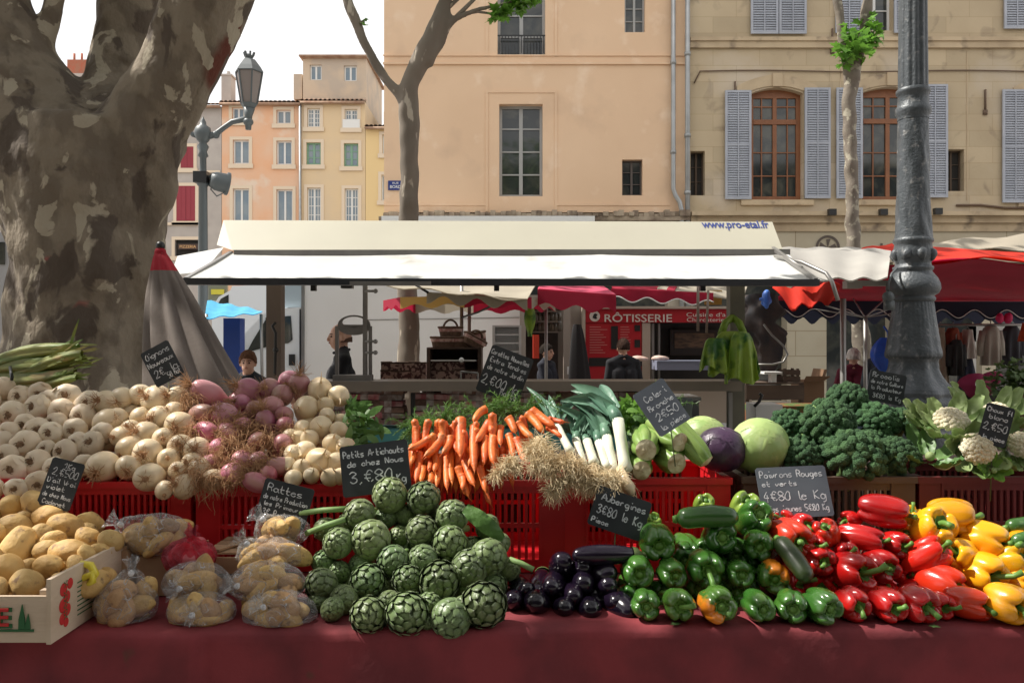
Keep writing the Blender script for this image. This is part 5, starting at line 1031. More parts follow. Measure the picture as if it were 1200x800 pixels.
# clothing rack
Y=9.6; rk=empty('clothes_rack',(P(1150,0,Y).x,Y,0),'metal clothes rail under the awning right of the lamp post','clothes rack'); m=MB(); m.tube([P(1096,381,Y),P(1240,380,Y)],.015,8); m.tube([P(1100,381,Y),(P(1100,0,Y).x,Y,0)],.015,8); m.tube([P(1232,381,Y),(P(1232,0,Y).x,Y,0)],.015,8); m.build('rail',M['steel'],rk)
def garment(px0,px1,y0,y1,colr,lab,kind=0,Yq=9.6):
    mt=mat('garment_cloth',colr,tuple(c*.8 for c in colr),5,3,rough=.9)
    m=MB(); cxp=(px0+px1)/2; w_=(px1-px0)/2
    def fn(u,v):
        sh=(.45+.55*min(1,v*9)) if kind==0 else (.35+.65*v**.8)
        if kind==0: sh*=.86+.14*v
        a=2*PI*u; p=P(cxp+w_*sh*math.cos(a),y0+(y1-y0)*v,Yq); p.y+=math.sin(a)*.09+.03*math.sin(a*6)*v; return p
    m.surf(44,12,fn); e=empty('hanging_garment',P(cxp,y1,Yq),lab,'garment','garments on the clothes rail'); m.build('cloth',mt,e)
    if kind==0:
        for sd in (-1,1):
            s_=MB(); s_.tube([P(cxp+sd*w_*.75,y0+6,Yq),P(cxp+sd*w_*1.05,y0+20,Yq),P(cxp+sd*w_*1.15,y0+(y1-y0)*.75,Yq)],[.05,.045,.04],8); s_.build('sleeve',mt,e)
    h=MB(); h.tube([P(cxp,y0,Yq),P(cxp,y0-5,Yq),P(cxp+1,y0-7,Yq)],.006,5); h.build('hanger',M['steel'],e)
garment(1090,1112,384,470,(.34,.27,.20),'long beige garment nearest the lamp post, hanging left on the rail',1); garment(1109,1124,384,418,(.30,.07,.04),'short rust coloured garment between beige and white ones on the rail'); garment(1125,1143,386,420,(.72,.68,.62),'white sleeveless top above dark trousers on the rail',1)
garment(1120,1146,420,462,(.03,.035,.06),'dark navy trousers hanging below the white top',1,9.65); garment(1113,1128,398,440,(.03,.03,.03),'black bag shaped garment left of the white top',0,9.5); garment(1150,1172,382,428,(.40,.36,.31),'pale grey knitted garment in front of the bright gap',0); garment(1174,1196,382,428,(.05,.05,.06),'black garment at the right end of the rail',0,9.7)
garment(1195,1215,378,400,(.55,.08,.02),'orange red scarf at the far right end of the rail',1,9.2)
m=MB(); m.box(P(1140,0,11).x,P(1260,0,11).x,11,11.1,P(0,400,11).z,P(0,382,11).z); m.box(P(1140,0,11).x,P(1144,0,11).x,11,11.1,0,P(0,382,11).z); m.box(P(1250,0,11).x,P(1254,0,11).x,11,11.1,0,P(0,382,11).z); o=m.build('white_stall_back',M['canvas'],smooth=False); tag(o,'bright white sheet stretched behind the hanging clothes','sheet')
m=MB(); 
for px in (1172,1181): m.ball(P(px,373,9.3),.05,8,6,(1,1,1.2),.3,12)
o=m.build('pink_bows',mat('pink_cloth',(.65,.02,.12),None)); tag(o,'pair of hot pink bows hung under the navy valance','ornament')
Y=8.6; e=empty('maroon_shirt_display',(P(1145,0,Y).x,Y,P(0,467,Y).z),'folded maroon shirt draped on a box below the clothes rail','shirt'); m=MB(); m.ball(P(1146,452,Y),.16,16,12,(1.25,.7,.8),.35,8); m.ball(P(1162,444,Y),.1,12,9,(1.2,.7,.8),.3,8); m.build('cloth',mat('maroon_cloth',(.22,.015,.06),None,rough=.9),e); m=MB(); c=P(1146,450,Y-.13); m.box(c.x-.03,c.x+.04,c.y-.01,c.y-.004,c.z-.015,c.z+.015); m.build('label_print',M['white'],e,smooth=False)
m=MB(); m.box(P(1128,0,Y).x,P(1168,0,Y).x,Y,Y+.4,0,P(0,463,Y).z); o=m.build('display_box',M['dark'],smooth=False); tag(o,'dark display box carrying the maroon shirt','box')
Y=8.0; pl=empty('potted_shrub',(P(1188,0,Y).x,Y,P(0,470,Y).z-.1),'dark green potted shrub at the right edge below the clothes','plant'); m=MB(); leaf_cloud(m,P(1190,446,Y),.30,330,.07,(1,.8,.75)); m.build('foliage',mat('shrub_leaf',(.05,.10,.025),(.09,.15,.04),5,3,rough=.6,transl=.2),pl,smooth=False); m=MB(); m.lathe([(.0,0),(.13,0),(.17,.3),(.18,.3)],16,P(1190,478,Y)+V((0,0,-.15))); m.build('pot',M['oldwood'],pl)
m=MB(); m.box(P(1160,0,Y).x,P(1240,0,Y).x,Y-.1,Y+.5,0,P(0,478,Y).z-.152); o=m.build('plant_bench',M['oldwood'],smooth=False); tag(o,'low dark bench under the potted shrub','bench')
M['skin']=mat('skin',(.62,.37,.27),(.55,.31,.22),12,3,rough=.55,sss=.1)
# ================================================================== people
def person(loc,face,label,H=1.74,shirt=(.02,.02,.025),trous=(.05,.06,.1),hair=(.03,.02,.015),bald=False,pose='stand',sleeve='long',group=None,female=False,skin=None,long_hair=False,turn=0):
    """body built facing local -Y, then turned by 'face' radians about Z"""
    e=empty('person',loc,label,'person',group); s=H/1.74; sk=skin or M['skin']
    sw=.19 if not female else .165
    J={'neck':V((0,.01,1.48)),'head':V((0,-.01,1.60)),'hipL':V((-.09,0,.93)),'hipR':V((.09,0,.93)),'chest':V((0,0,1.27)),'pel':V((0,0,.98)),
       'kL':V((-.10,-.01,.50)),'kR':V((.10,-.01,.50)),'aL':V((-.11,.02,.08)),'aR':V((.11,.02,.08)),'sL':V((-sw,.01,1.42)),'sR':V((sw,.01,1.42))}
    arms={'stand':((V((-.25,.03,1.13)),V((-.25,-.06,.88))),(V((.25,.03,1.13)),V((.25,-.06,.88)))),
          'work':((V((-.24,-.06,1.15)),V((-.15,-.30,1.08))),(V((.24,-.06,1.15)),V((.14,-.30,1.06)))),
          'mouth':((V((-.25,-.10,1.16)),V((-.05,-.20,1.44))),(V((.25,-.10,1.16)),V((.10,-.27,1.20)))),
          'hold':((V((-.23,-.05,1.14)),V((-.10,-.28,1.12))),(V((.23,-.05,1.14)),V((.08,-.30,1.15))))}[pose]
    caps=[] # a,b,ra,rb,mat   0 skin 1 shirt 2 trousers 3 shoes
    A=lambda a,b,ra,rb,mi:caps.append((a*1,b*1,ra,rb,mi))
    A(J['neck']+V((0,0,-.04)),J['neck']+V((0,-.01,.10)),.062,.056,0)
    for sx in(-1,1):
        A(V((sx*.07,0,1.00)),V((sx*.085,0,1.27)),.125,.125,1); A(V((sx*.075,0,1.27)),V((sx*.12,.01,1.385)),.115,.075,1)
        A(V((0,0.01,1.43)),V((sx*sw,.01,1.415)),.072,.064,1); A(V((sx*.02,.02,1.50)),V((sx*sw*.8,.015,1.44)),.050,.052,1)
        A(V((sx*.075,.02,.97)),V((sx*.08,.02,.90)),.13,.115,2); 
        h=J['hipL'] if sx<0 else J['hipR']; k_=J['kL'] if sx<0 else J['kR']; a_=J['aL'] if sx<0 else J['aR']
        A(h,k_,.095,.065,2); A(k_,a_,.062,.045,2); A(a_+V((0,.02,-.03)),a_+V((0,-.15,-.045)),.04,.032,3)
        el,wr=arms[0 if sx<0 else 1]; sh=J['sL'] if sx<0 else J['sR']
        A(sh,el,.056,.043,1); A(el,wr,.041,.028,1 if sleeve=='long' else 0)
        d=(wr-el).normalized(); sd=d.cross(V((0,1,0.3))).normalized(); A(wr,wr+d*.07,.028,.034,0)
        for i in range(4): 
            o_=sd*(i-1.5)*.018; A(wr+d*.07+o_,wr+d*(.14-.012*abs(i-1.3))+o_+V((0,-.012,-.01)),.010,.0085,0)
        A(wr+d*.02+sd*.03,wr+d*.075+sd*.055+V((0,-.01,0)),.012,.010,0)
    mb_=MB()
    for a,b,ra,rb,mi in caps:
        n=7; L_=(b-a); pts=[];rad=[]
        dd=L_.normalized() if L_.length>1e-6 else V((0,0,1))
        for t in (-1,-.7,-.35,0): pts.append(a+dd*ra*t); rad.append(max(.0015,ra*math.sqrt(max(0,1-t*t))))
        for t in (0,.35,.7,1): pts.append(b+dd*rb*t); rad.append(max(.0015,rb*math.sqrt(max(0,1-t*t))))
        mb_.tube(pts,rad,14)
    hc=V((0,-.015,1.62)); Mh=Matrix.Translation(hc)@Matrix.Rotation(turn,4,'Z')@Matrix.Translation(-hc)
    def hb(c,r,sq=(1,1,1),n=18,m_=14,nz=0):
        o0=len(mb_.v); mb_.ball(c,r,n,m_,sq,nz); 
        for i in range(o0,len(mb_.v)): mb_.v[i]=Mh@mb_.v[i]
    hb((0,.0,1.645),.092,(.84,1.05,1.05)); hb((0,-.035,1.575),.062,(.92,1.0,1.1)); hb((0,-.055,1.545),.036,(1.0,1,.9)); hb((0,-.112,1.60),.018,(.8,1.2,1.1),10,8); hb((0,-.10,1.625),.014,(.7,1,1.9),8,6)
    for sx in(-1,1): hb((sx*.082,.01,1.61),.026,(.4,.8,1.25),10,8)
    hb((0,-.093,1.565),.017,(1.5,.7,.5),10,6)
    r=remesh(mb_,.011,3)
    def near(p):
        q=(Mh.inverted()@p); 
        best=(min((q-V((0,0,1.645))).length-.092,(q-V((0,-.04,1.57))).length-.075),0)
        for a,b,ra,rb,mi in caps:
            ab=b-a; t=max(0,min(1,(p-a).dot(ab)/max(1e-9,ab.length_squared))); d=(p-a-ab*t).length-(ra+(rb-ra)*t)
            if d<best[0]: best=(d,mi)
        return best[1]
    r.mi=[near((r.v[f[0]]+r.v[f[2]])/2) for f in r.f]
    ms=[sk,mat('shirt_cloth',shirt,tuple(c*.75 for c in shirt),6,3,rough=.9,bump=.4,bscale=14),mat('trouser_cloth',trous,None,rough=.9,bump=.3,bscale=14),mat('shoe_leather',(.03,.025,.02),None,rough=.5)]
    r.build('body',ms,e,local=True)
    if not bald:
        hm=MB()
        def hf(u,v):
            a=2*PI*u; low=1.58 if not long_hair else 1.50; t=v*PI*.62; x_=math.sin(t)*math.cos(a); y_=math.sin(t)*math.sin(a); front=max(0,-y_)
            t2=t*(1-.36*front); p=V((math.sin(t2)*math.cos(a)*.092,math.sin(t2)*math.sin(a)*.116+.010,1.645+math.cos(t2)*.118)); p+=V((x_,y_,math.cos(t)))*(.006*math.sin(a*17+v*9)+.008*N3(x_*4,y_*4,t*3)); 
            return Mh@(p*1)
        hm.surf(48,12,hf); hm.add([hf(i/48,1) for i in range(48)],[tuple(range(48))]); hm.build('hair',mat('hair',hair,tuple(c*1.5 for c in hair),18,3,rough=.95,bump=1,bscale=40,spec=.12),e,local=True)
    else:
        hm=MB()   # thin hair fringe; brown puts the shaded head-back into its colour
        def hf(u,v):
            a=PI*(-.05+1.1*u); p=V((math.cos(a)*(.0815-.004*v),math.sin(a)*.101+.0005,1.575+(.050*math.sin(PI*u)**.6)*v)); return Mh@p
        hm.surf(30,4,hf,wrapu=False); hm.surf(30,4,lambda u,v:hf(u,v)*1.0+V((0,0,0)),wrapu=False); hm.build('hair',mat('fringe_shade_brown',(.24,.15,.11),(.20,.13,.10),40,3,rough=.95,spec=.1),e,local=True)
    for sx in(-1,1):
        ey=MB(); ey.ball(Mh@V((sx*.030,-.088,1.625)),.0095,8,6); eo=ey.build('eye',mat('eye_dark',(.05,.035,.03),None,rough=.2) if 'eye_dark' not in bpy.data.materials else bpy.data.materials['eye_dark'],e,local=True)
        eb=MB(); eb.tube([Mh@V((sx*.015,-.099,1.645)),Mh@V((sx*.032,-.096,1.651)),Mh@V((sx*.048,-.082,1.645))],.004,5); eb.build('eyebrow',bpy.data.materials['eye_dark'],e,local=True)
    lp_=MB(); lp_.ball(Mh@V((0,-.104,1.567)),.016,10,6,(1.5,.4,.32)); lp_.build('lips',mat('lip_skin',(.36,.12,.10),None,rough=.5) if 'lip_skin' not in bpy.data.materials else bpy.data.materials['lip_skin'],e,local=True)
    if sleeve=='long' or True:
        co_=MB(); co_.tube([V((math.cos(t)*.072,math.sin(t)*.068+.005,1.495+.015*math.sin(t))) for t in [2*PI*k/20 for k in range(21)]],.014,6); co_.build('collar',ms[1],e,local=True)
    e.rotation_euler=(0,0,face); e.scale=(s,)*3
    return e
p=P(397,0,7.35); person((p.x+.02,7.35,0),R(-72),'bald man in a black jacket behind the counter, facing left',H=1.76,bald=True,shirt=(.012,.012,.015),pose='work')
p=P(291,0,7.6); person((p.x,7.6,-.0),R(-12),'woman with short brown hair in a dark coat beside the left post',H=1.50,female=True,hair=(.10,.05,.03),shirt=(.02,.025,.035),pose='stand',turn=R(20))
p=P(730,0,10.6); person((p.x,10.6,0),R(188),'man in a black short-sleeved shirt seen from behind at the rotisserie',H=1.62,shirt=(.014,.014,.018),sleeve='short',hair=(.035,.02,.015))
p=P(641,0,11.6); person((p.x,11.6,0),R(60),'worker in dark clothes standing inside the booth of jars',H=1.55,shirt=(.02,.022,.035),pose='work',hair=(.02,.015,.012))
p=P(1003,0,10.0); person((p.x-.03,10.0,0),R(160),'white haired person in a maroon top beside the slim tree trunk',H=1.50,shirt=(.13,.012,.03),hair=(.55,.52,.48),trous=(.12,.16,.22),female=True,sleeve='long')
p=P(1037,0,9.6); person((p.x,9.6,0),R(-20),'balding man with a hand at his mouth left of the lamp post',H=1.64,bald=True,shirt=(.06,.075,.09),pose='mouth')
m=MB(); c=P(1038,416,9.25); m.surf(28,12,lambda u,v:c+V((math.cos(2*PI*u)*.17*math.sin(PI*(.12+.83*v))*(1+.08*math.cos(2*PI*u*5)),math.sin(2*PI*u)*.10*math.sin(PI*(.12+.83*v)),.20-.42*v))); m.tube([c+V((.03,0,.18)),c+V((.04,.03,.26)),c+V((0,.05,.33))],.012,6); o=m.build('blue_carrier_bag',mat('royal_blue_plastic',(.015,.07,.42),(.02,.10,.5),5,3,rough=.4,bump=.5,bscale=14)); tag(o,'royal blue carrier bag held by the balding man','bag')
# ================================================================== table
TZ=.85
M['cloth']=mat('maroon_table_cloth',(.25,.034,.042),(.15,.022,.028),4,8,.4,.6,.85,bump=.2,bscale=40,spots=((.09,.05,.03),3.3,.66,.70,4))
m=MB()
def edgeY(x): return 2.115+.012*math.sin(x*2.1)+.012*N3(x*3,0,0)-(.02 if x<-.8 else 0)
NX=150
vs=[];rows=[]
prof=[('t',3.6),('t',3.0),('t',2.6),('t',2.4),('t',2.25),('e',.06),('e',.02),('e',.004),('d',.012),('d',.03),('d',.08),('d',.16),('d',.28),('d',.45),('d',.66),('d',.82)]
def tf(u,v):
    i=int(round(v*(len(prof)-1))); k,a=prof[i]; x=-2.3+4.8*u; ey=edgeY(x)
    if k=='t': return V((x,a,TZ+.003*N3(x*9,a*9,0)))
    if k=='e': return V((x,ey+a,TZ+.003*N3(x*9,1,0)-(.003 if a<.01 else 0)))
    w_=.016*math.sin(x*9+math.sin(x*3)*2+a*2)*min(1,a*3)+.014*N3(x*7,a*5,0)*min(1,a*8)+.004*N3(x*22,a*16,0)*min(1,a*9)
    return V((x,ey-.006-.012*min(1,a*4)-w_-.03*a,TZ-a))
m.surf(NX*2,len(prof)-1,tf,wrapu=False,flip=True); o=m.build('table_cloth',M['cloth']); tag(o,'dark maroon cloth covering the long produce table','tablecloth')
tb=empty('market_table',(0,2.8,0),'long trestle table hidden under the maroon cloth','table'); m=MB(); m.box(-2.3,2.5,2.16,3.58,TZ-.04,TZ-.006); m.build('table_top',M['oldwood'],tb,smooth=False)
for x in (-2.1,0,2.3):
    for y in (2.3,3.4): m=MB(); m.box(x-.025,x+.025,y-.025,y+.025,0,TZ-.041); m.build('leg',M['oldwood'],tb,smooth=False)
lf=MB()   # loose leaf scraps on the cloth
for (px,py) in ((512,734),(795,741),(1090,738)):
    c=P(px,735,2.13); c.z=TZ+.006; lf=MB(); plane_leaf(lf,c,.028,(rnd(-1,1),rnd(-1,1),0),(0,0,1)); 
    for v in lf.v: v.z=TZ+.006+.004*abs(N3(v.x*30,v.y*30,0))
    o=lf.build('fallen_leaf',mat('scrap_leaf',(.06,.12,.03),None,rough=.7)); tag(o,'green leaf scrap on the cloth edge '+{512:'below the artichokes',795:'below the green peppers',1090:'below the red peppers'}[px],'leaf')
# ================================================================== plastic crates
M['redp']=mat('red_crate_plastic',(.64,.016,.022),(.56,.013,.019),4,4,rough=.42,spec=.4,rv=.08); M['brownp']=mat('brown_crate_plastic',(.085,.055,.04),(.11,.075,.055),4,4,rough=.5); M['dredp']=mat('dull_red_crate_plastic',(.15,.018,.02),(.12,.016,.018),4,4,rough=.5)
def pcrate(mt,lab,grp,W=.555,D=.40,Hh=.30):
    e=empty('plastic_crate',(0,0,0),lab,'crate',grp)
    def wall(x0,x1,y0,y1,ax):   # panel with slots
        m=MB(); t=.006
        def bx(a,b,z0,z1,o=0):
            if ax=='x': m.box(a,b,y0+o,y1-o,z0,z1)
            else: m.box(x0+o,x1-o,a,b,z0,z1)
        a,b=(x0,x1) if ax=='x' else (y0,y1)
        cw=.075
        bx(a,a+cw,0,Hh-.02); bx(b-cw,b,0,Hh-.02); 
        for z0,z1 in ((0,.04),(.145,.16),(.258,.262)): bx(a+cw,b-cw,z0,z1)
        bx(a-(.0 if ax=='y' else .006),b+(.0 if ax=='y' else .006),Hh-.02,Hh,-.006)
        bx(a+cw,b-cw,.262,Hh-.02,.001)
        n=int((b-a-2*cw)/.021)
        for k in range(n+1):
            c=a+cw+(b-a-2*cw)*k/n; bx(c-.0045,c+.0045,.04,.258,.001)
        for c in (a+cw,b-cw): bx(c-.004,c+.004,.0,Hh-.02,-.003)
        return m
    w2,d2=W/2,D/2
    wall(-w2,w2,-d2,-d2+.012,'x').build('front_panel',mt,e,smooth=False,local=True); wall(-w2,w2,d2-.012,d2,'x').build('rear_panel',mt,e,smooth=False,local=True)
    wall(-w2,-w2+.012,-d2+.013,d2-.013,'y').build('side_panel',mt,e,smooth=False,local=True); wall(w2-.012,w2,-d2+.013,d2-.013,'y').build('side_panel',mt,e,smooth=False,local=True)
    m=MB(); m.box(-w2+.013,w2-.013,-d2+.013,d2-.013,.002,.008); m.build('bottom',mt,e,smooth=False,local=True)
    proto_done(e); return e
CY=2.62; 
cr=pcrate(M['redp'],'',''); 
def crx(px): return P(px,0,CY).x
for px,lab in ((-72,'bright red slotted crate under the garlic at the left edge'),(128,'bright red slotted crate under the white onions'),(329,'bright red slotted crate under the red onions and cream turnips'),(555,'bright red slotted crate under the orange carrots'),(759,'bright red slotted crate under the leeks and celery')):
    inst(cr,(crx(px),CY+.2,TZ+.004),None,1,lab,'crate','red plastic crates on the table')
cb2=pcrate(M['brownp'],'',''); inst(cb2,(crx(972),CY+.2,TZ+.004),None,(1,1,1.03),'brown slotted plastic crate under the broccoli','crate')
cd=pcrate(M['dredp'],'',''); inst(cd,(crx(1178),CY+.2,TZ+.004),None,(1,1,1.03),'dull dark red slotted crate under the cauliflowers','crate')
# second tier behind, hidden supports for the heaps: plain wooden shelf
m=MB(); m.box(-2.3,2.5,3.03,3.5,1.10,1.13); m.box(-2.3,2.5,3.04,3.06,TZ,1.099);  o=m.build('rear_shelf_board',M['oldwood'],smooth=False); tag(o,'wooden board behind the crates carrying the back of the heaps','shelf')
RIM=TZ+.30
def yd(py,y0=575,Y0=2.56,y1=455,Y1=3.05):   # depth of the rear heaps by image row
    t=(y0-py)/(y0-y1); return Y0+(Y1-Y0)*max(-.15,min(1.1,t))
def fr(py,yb=725,Yb=2.19,yt=585,Yt=2.50):
    t=(yb-py)/(yb-yt); return Yb+(Yt-Yb)*max(-.1,min(1.15,t))
def rest(py,Y,r): return max(2.13,min(Y,(EYE-TZ-r*.96)*F/(py-400)))   # nearer along the view until it stands on the cloth
# ================================================================== bulbs
M['garlic']=mat('garlic_skin',(.76,.65,.49),(.62,.48,.33),9,5,.35,.65,.55,bump=.25,bscale=40,rv=.10,sss=.12,spots=((.52,.40,.40),6,.62,.72,5),stretch=(1,1,.35))
M['rootdisc']=mat('garlic_root',(.22,.13,.07),(.34,.22,.13),60,3,rough=.95,bump=.8,bscale=120)
def garlic(seed):
    random.seed(seed); e=empty('garlic_bulb',(0,0,0)); m=MB(); n=random.choice((7,8,9)); ph=rnd(0,6)
    def fn(u,v):   # local +z = root disc end
        a=2*PI*u; t=PI*v; r=.038*math.sin(t)**.85*(1+.055*abs(math.cos(a*n/2+ph))**.7*math.sin(t)-.02); z=.027*math.cos(t)
        z-=.007*math.exp(-(r/.012)**2) if v<.5 else 0
        if v>.8: z-=(v-.8)*.05; r=max(r,.006*(1.0-.3*(v-.8)/.2))
        r*=1+.05*N3(math.cos(a)+seed,math.sin(a),v*2,1.5); return V((r*math.cos(a),r*math.sin(a),z))
    m.surf(48,18,fn,flip=True)
    for _ in range(3):   # flaking papery skin
        a=rnd(0,6.28); t=rnd(.6,1.3); c=V((math.cos(a)*math.sin(t)*.038,math.sin(a)*math.sin(t)*.038,.028*math.cos(t))); m.leaf(c*1.0,V((-math.sin(a),math.cos(a),rnd(-.5,.5))),c,.022,.014,.3)
    m.build('bulb',M['garlic'],e,local=True)
    m=MB(); m.ball((0,0,.0205),.0105,14,6,(1,1,.35),.6,90)
    for k in range(26): a=rnd(0,6.28); q=rnd(.002,.010); m.tube([V((q*math.cos(a),q*math.sin(a),.021)),V((q*1.3*math.cos(a+.3),q*1.3*math.sin(a+.3),.0255)),V((q*1.6*math.cos(a+.6),q*1.6*math.sin(a+.6),.027))],[.0009,.0008,.0005],4)
    m.build('root_plate',M['rootdisc'],e,local=True); proto_done(e); return e
GP=[garlic(11+i) for i in range(4)]; random.seed(21)
gar=[(3,456),(24,464.5),(47,462),(14,484.5),(44,478.5),(73,484),(78,466),(104,475),(10,508),(45,504),(60,508),(87.5,504),(29,521.6),(107,520),(76,530),(8,534),(15,550),(43,543),(19,572.5),(45,566),(54,527),(98,546),(30,497),(66,497),(92,520),(-14,470),(-16,495),(-14,522),(-12,548),(-10,573),(64,549),(82,556),(3,520),(58,471),(97,489),(120,508)]
R1=row_labels(gar,'white garlic bulb','the garlic heap',16)
for i,(px,py) in enumerate(gar):
    Y=yd(py); c=P(px,py,Y); big=1.0 if i<18 else .9
    inst(GP[i%4],c,aim((rnd(-.35,.35),-1,rnd(-.1,.45))),big*rnd(.95,1.22)*Y/2.75*1.08,R1[i],'garlic','garlic bulbs in the heap')
for i in range(40):
    px=rnd(-20,125); py=rnd(470,560); Y=yd(py)+.075; inst(GP[i%4],P(px,py,Y),aim((rnd(-.9,.9),-1,rnd(-.6,.9))),rnd(.85,1.0),'garlic bulb lodged in a gap deep inside the garlic heap','garlic','garlic bulbs wedged behind others')
# white onions
M['wonion']=mat('white_onion_skin',(.72,.60,.42),(.60,.46,.29),5,5,.35,.65,.38,bump=.12,bscale=30,rv=.10,sss=.15,spots=((.42,.27,.14),5,.66,.78,5),stretch=(1,1,.25))
M['wroot']=mat('onion_root_fibre',(.50,.30,.16),(.36,.19,.09),20,2,rough=.95,rv=.12); M['ronion']=mat('red_onion_skin',(.34,.08,.14),(.55,.26,.27),9,6,.4,.6,.38,bump=.2,bscale=40,rv=.3,hv=.02,stretch=(1,1,.25),spots=((.50,.33,.22),6,.54,.70,6))
M['gstalk']=mat('onion_stalk',(.30,.42,.15),(.55,.55,.30),12,3,rough=.5)
def strands(m,c,d,n,l,spread=.8,r=.0008,droop=.5,start=.006):
    d=V(d).normalized()
    for _ in range(n):
        q=(d+V((rnd(-1,1),rnd(-1,1),rnd(-1,1)))*spread).normalized(); p=V(c)+V((rnd(-1,1),rnd(-1,1),rnd(-1,1)))*start; pts=[p]; L=l*rnd(.5,1.2)
        for k in range(4):
            q=(q+V((rnd(-.4,.4),rnd(-.4,.4),rnd(-.4,.4)))-V((0,0,droop*.4))).normalized(); p=p+q*L/4; pts.append(p)
        m.tube(pts,[r*1.1,r,r*.9,r*.7,r*.4],3,caps=False)
def onion(seed,mt,nroots=14,rl=.03,long_=1.0,nm='white_onion',R0=.036,stalk=False):
    random.seed(seed); e=empty(nm,(0,0,0)); m=MB()
    def fn(u,v):
        a=2*PI*u;t=PI*v; r=R0*math.sin(t)**.9; z=R0*long_*math.cos(t)
        if v<.12: z-=.002
        if v>.8: k=(v-.8)/.2; r=max(r,R0*.16*(1-.2*k)); z-=k*R0*.8
        r*=1+.04*N3(math.cos(a)+seed,math.sin(a),v*2,1.3); return V((r*math.cos(a),r*math.sin(a),z))
    m.surf(32,18,fn,flip=True); m.build('bulb',mt,e,local=True)
    m=MB(); m.ball((0,0,R0*long_*.94),R0*.2,10,5,(1,1,.5),.5,80)
    random.seed(seed+5); 
    if nroots: strands(m,(0,0,R0*long_),(0,0,1),nroots,rl,.9,.0008,0)
    m.build('roots',M['wroot'],e,local=True)
    if stalk: s_=MB(); s_.tube([(0,0,-R0*1.1),(0.003,0,-R0*2),(.008,0,-R0*3.4)],[R0*.22,R0*.2,R0*.16],10); s_.build('stalk',M['gstalk'],e,local=True)
    proto_done(e); return e
WP=[onion(31+i,M['wonion'],16+10*i,.022+.004*i) for i in range(4)]; random.seed(41)
won=[(126.5,495.5,15),(121,547,17),(150,548,13.5),(175,559,16),(192.5,574,10),(216,570,13),(173,531,15),(143,512,12),(151,525,13),(153,503,11),(172,508,14),(184,469,16),(165,463,12),(143,467,13),(126,473,14),(137,491,13),(164,489,11),(187,490,13),(210,499,15),(212,524,14),(198,538,12),(209,552,11),(231,528,15),(192,514,12),(236,550,13),(208,466,12),(205,482,11),(226,543,12),(250,562,12)]
R2=row_labels([(a,b) for a,b,_ in won],'white onion','the white onion heap',17)
for i,(px,py,r) in enumerate(won):
    Y=yd(py); inst(WP[(i*3)%4],P(px,py,Y),aim((rnd(-.6,.6),-1,rnd(-.7,.5))),r*Y/F/.036*1.10,R2[i],'onion','white onions in the heap')
for i in range(26):
    px=rnd(125,260); py=rnd(478,560); inst(WP[i%4],P(px,py,yd(py)+.07),aim((rnd(-1,1),-1,rnd(-1,1))),rnd(.9,1.15),'white onion buried in a gap of the white onion heap','onion','white onions wedged behind others')
RP=[onion(51+i,M['ronion'],40,.045,1.0,'red_onion',.036,False) for i in range(3)]+[onion(61,M['ronion'],55,.05,1.55,'red_onion',.033)]
random.seed(66)
ron=[(243,460,16,3,(-.5,-.3,.3)),(291,458,16,0,(-.7,-.6,.4)),(316,456,14,1,(-.1,-1,.2)),(339,446,14,2,(-.1,-1,-.3)),(350,450,14,0,(.2,-.4,.9)),(331,463,13,1,(0,-1,-.6)),(319,477,14,2,(-.2,-1,-.3)),(333,487,12,0,(.3,-1,-.4)),(312,497,13,3,(-.2,-.2,1)),(334,499,12,1,(.2,-1,-.3)),(331,520,13,2,(.3,-1,-.3)),(302,518,13,0,(0,-1,-.3)),(327,546,13,3,(-.9,-.5,0)),(241,506,14,3,(.8,-.6,0)),(262,485,15,3,(.9,-.5,-.1)),(236,484,13,3,(.9,-.4,.2)),(268,508,14,3,(.8,-.6,-.3)),(257,526,14,1,(.4,-1,-.4)),(284,540,14,2,(.2,-1,-.4)),(300,565,13,3,(-.8,-.6,.5)),(272,556,14,0,(0,-1,-.6)),(300,481,13,1,(0,-1,0)),(301,540,12,2,(0,-1,-.5)),(283,471,11,0,(-.6,-1,.2)),(246,543,12,1,(.2,-1,-.5)),(314,556,12,0,(.2,-1,-.4)),(285,500,13,2,(-.3,-1,.1))]
R3=row_labels([(a[0],a[1]) for a in ron],'red onion','the red onion heap',16)
for i,(px,py,r,k,d) in enumerate(ron):
    Y=yd(py)-.01; inst(RP[k],P(px,py,Y),aim(d),r*Y/F/.036*.94,R3[i],'onion','red onions with dry roots')
for i in range(22):
    px=rnd(240,345); py=rnd(470,560); inst(RP[i%3],P(px,py,yd(py)+.07),aim((rnd(-1,1),-1,rnd(-1,1))),rnd(.9,1.1),'red onion buried in a gap of the red onion heap','onion','red onions wedged behind others')
# tangled dry root tufts over the red onions
def tuft(nm,spots_,mt,n,l,lab,cat,r=.0010,dirf=None,grp=None,ball=0):
    m=MB()
    for (px,py,rr) in spots_:
        Y=yd(py)-.035; c=P(px,py,Y)
        for _ in range(n):
            o_=V((random.gauss(0,1)*rr*.45*Y/F,rnd(-.015,.02),random.gauss(0,1)*rr*.45*Y/F)); strands(m,c+o_,dirf or (rnd(-1,1),-1,rnd(-.9,.3)),1,l,.8,r,.7,.002)
    o=m.build(nm,mt); return tag(o,lab,cat,grp)
random.seed(70)
tuft('dry_root_tangle',[(222,470,14),(232,455,8),(246,497,16),(270,497,14),(228,505,12),(258,480,12),(215,520,10)],M['wroot'],130,.06,'sandy tangle of dry roots between the white onions and the upper red onions','roots')
tuft('dry_root_tangle',[(285,505,16),(270,520,18),(300,500,12),(258,538,16),(290,532,15),(232,545,12),(248,560,14),(300,548,14),(275,552,14),(262,522,16),(315,540,12),(225,560,12),(312,515,11)],M['wroot'],150,.062,'large sandy tangle of dry roots in front of the red onions','roots')
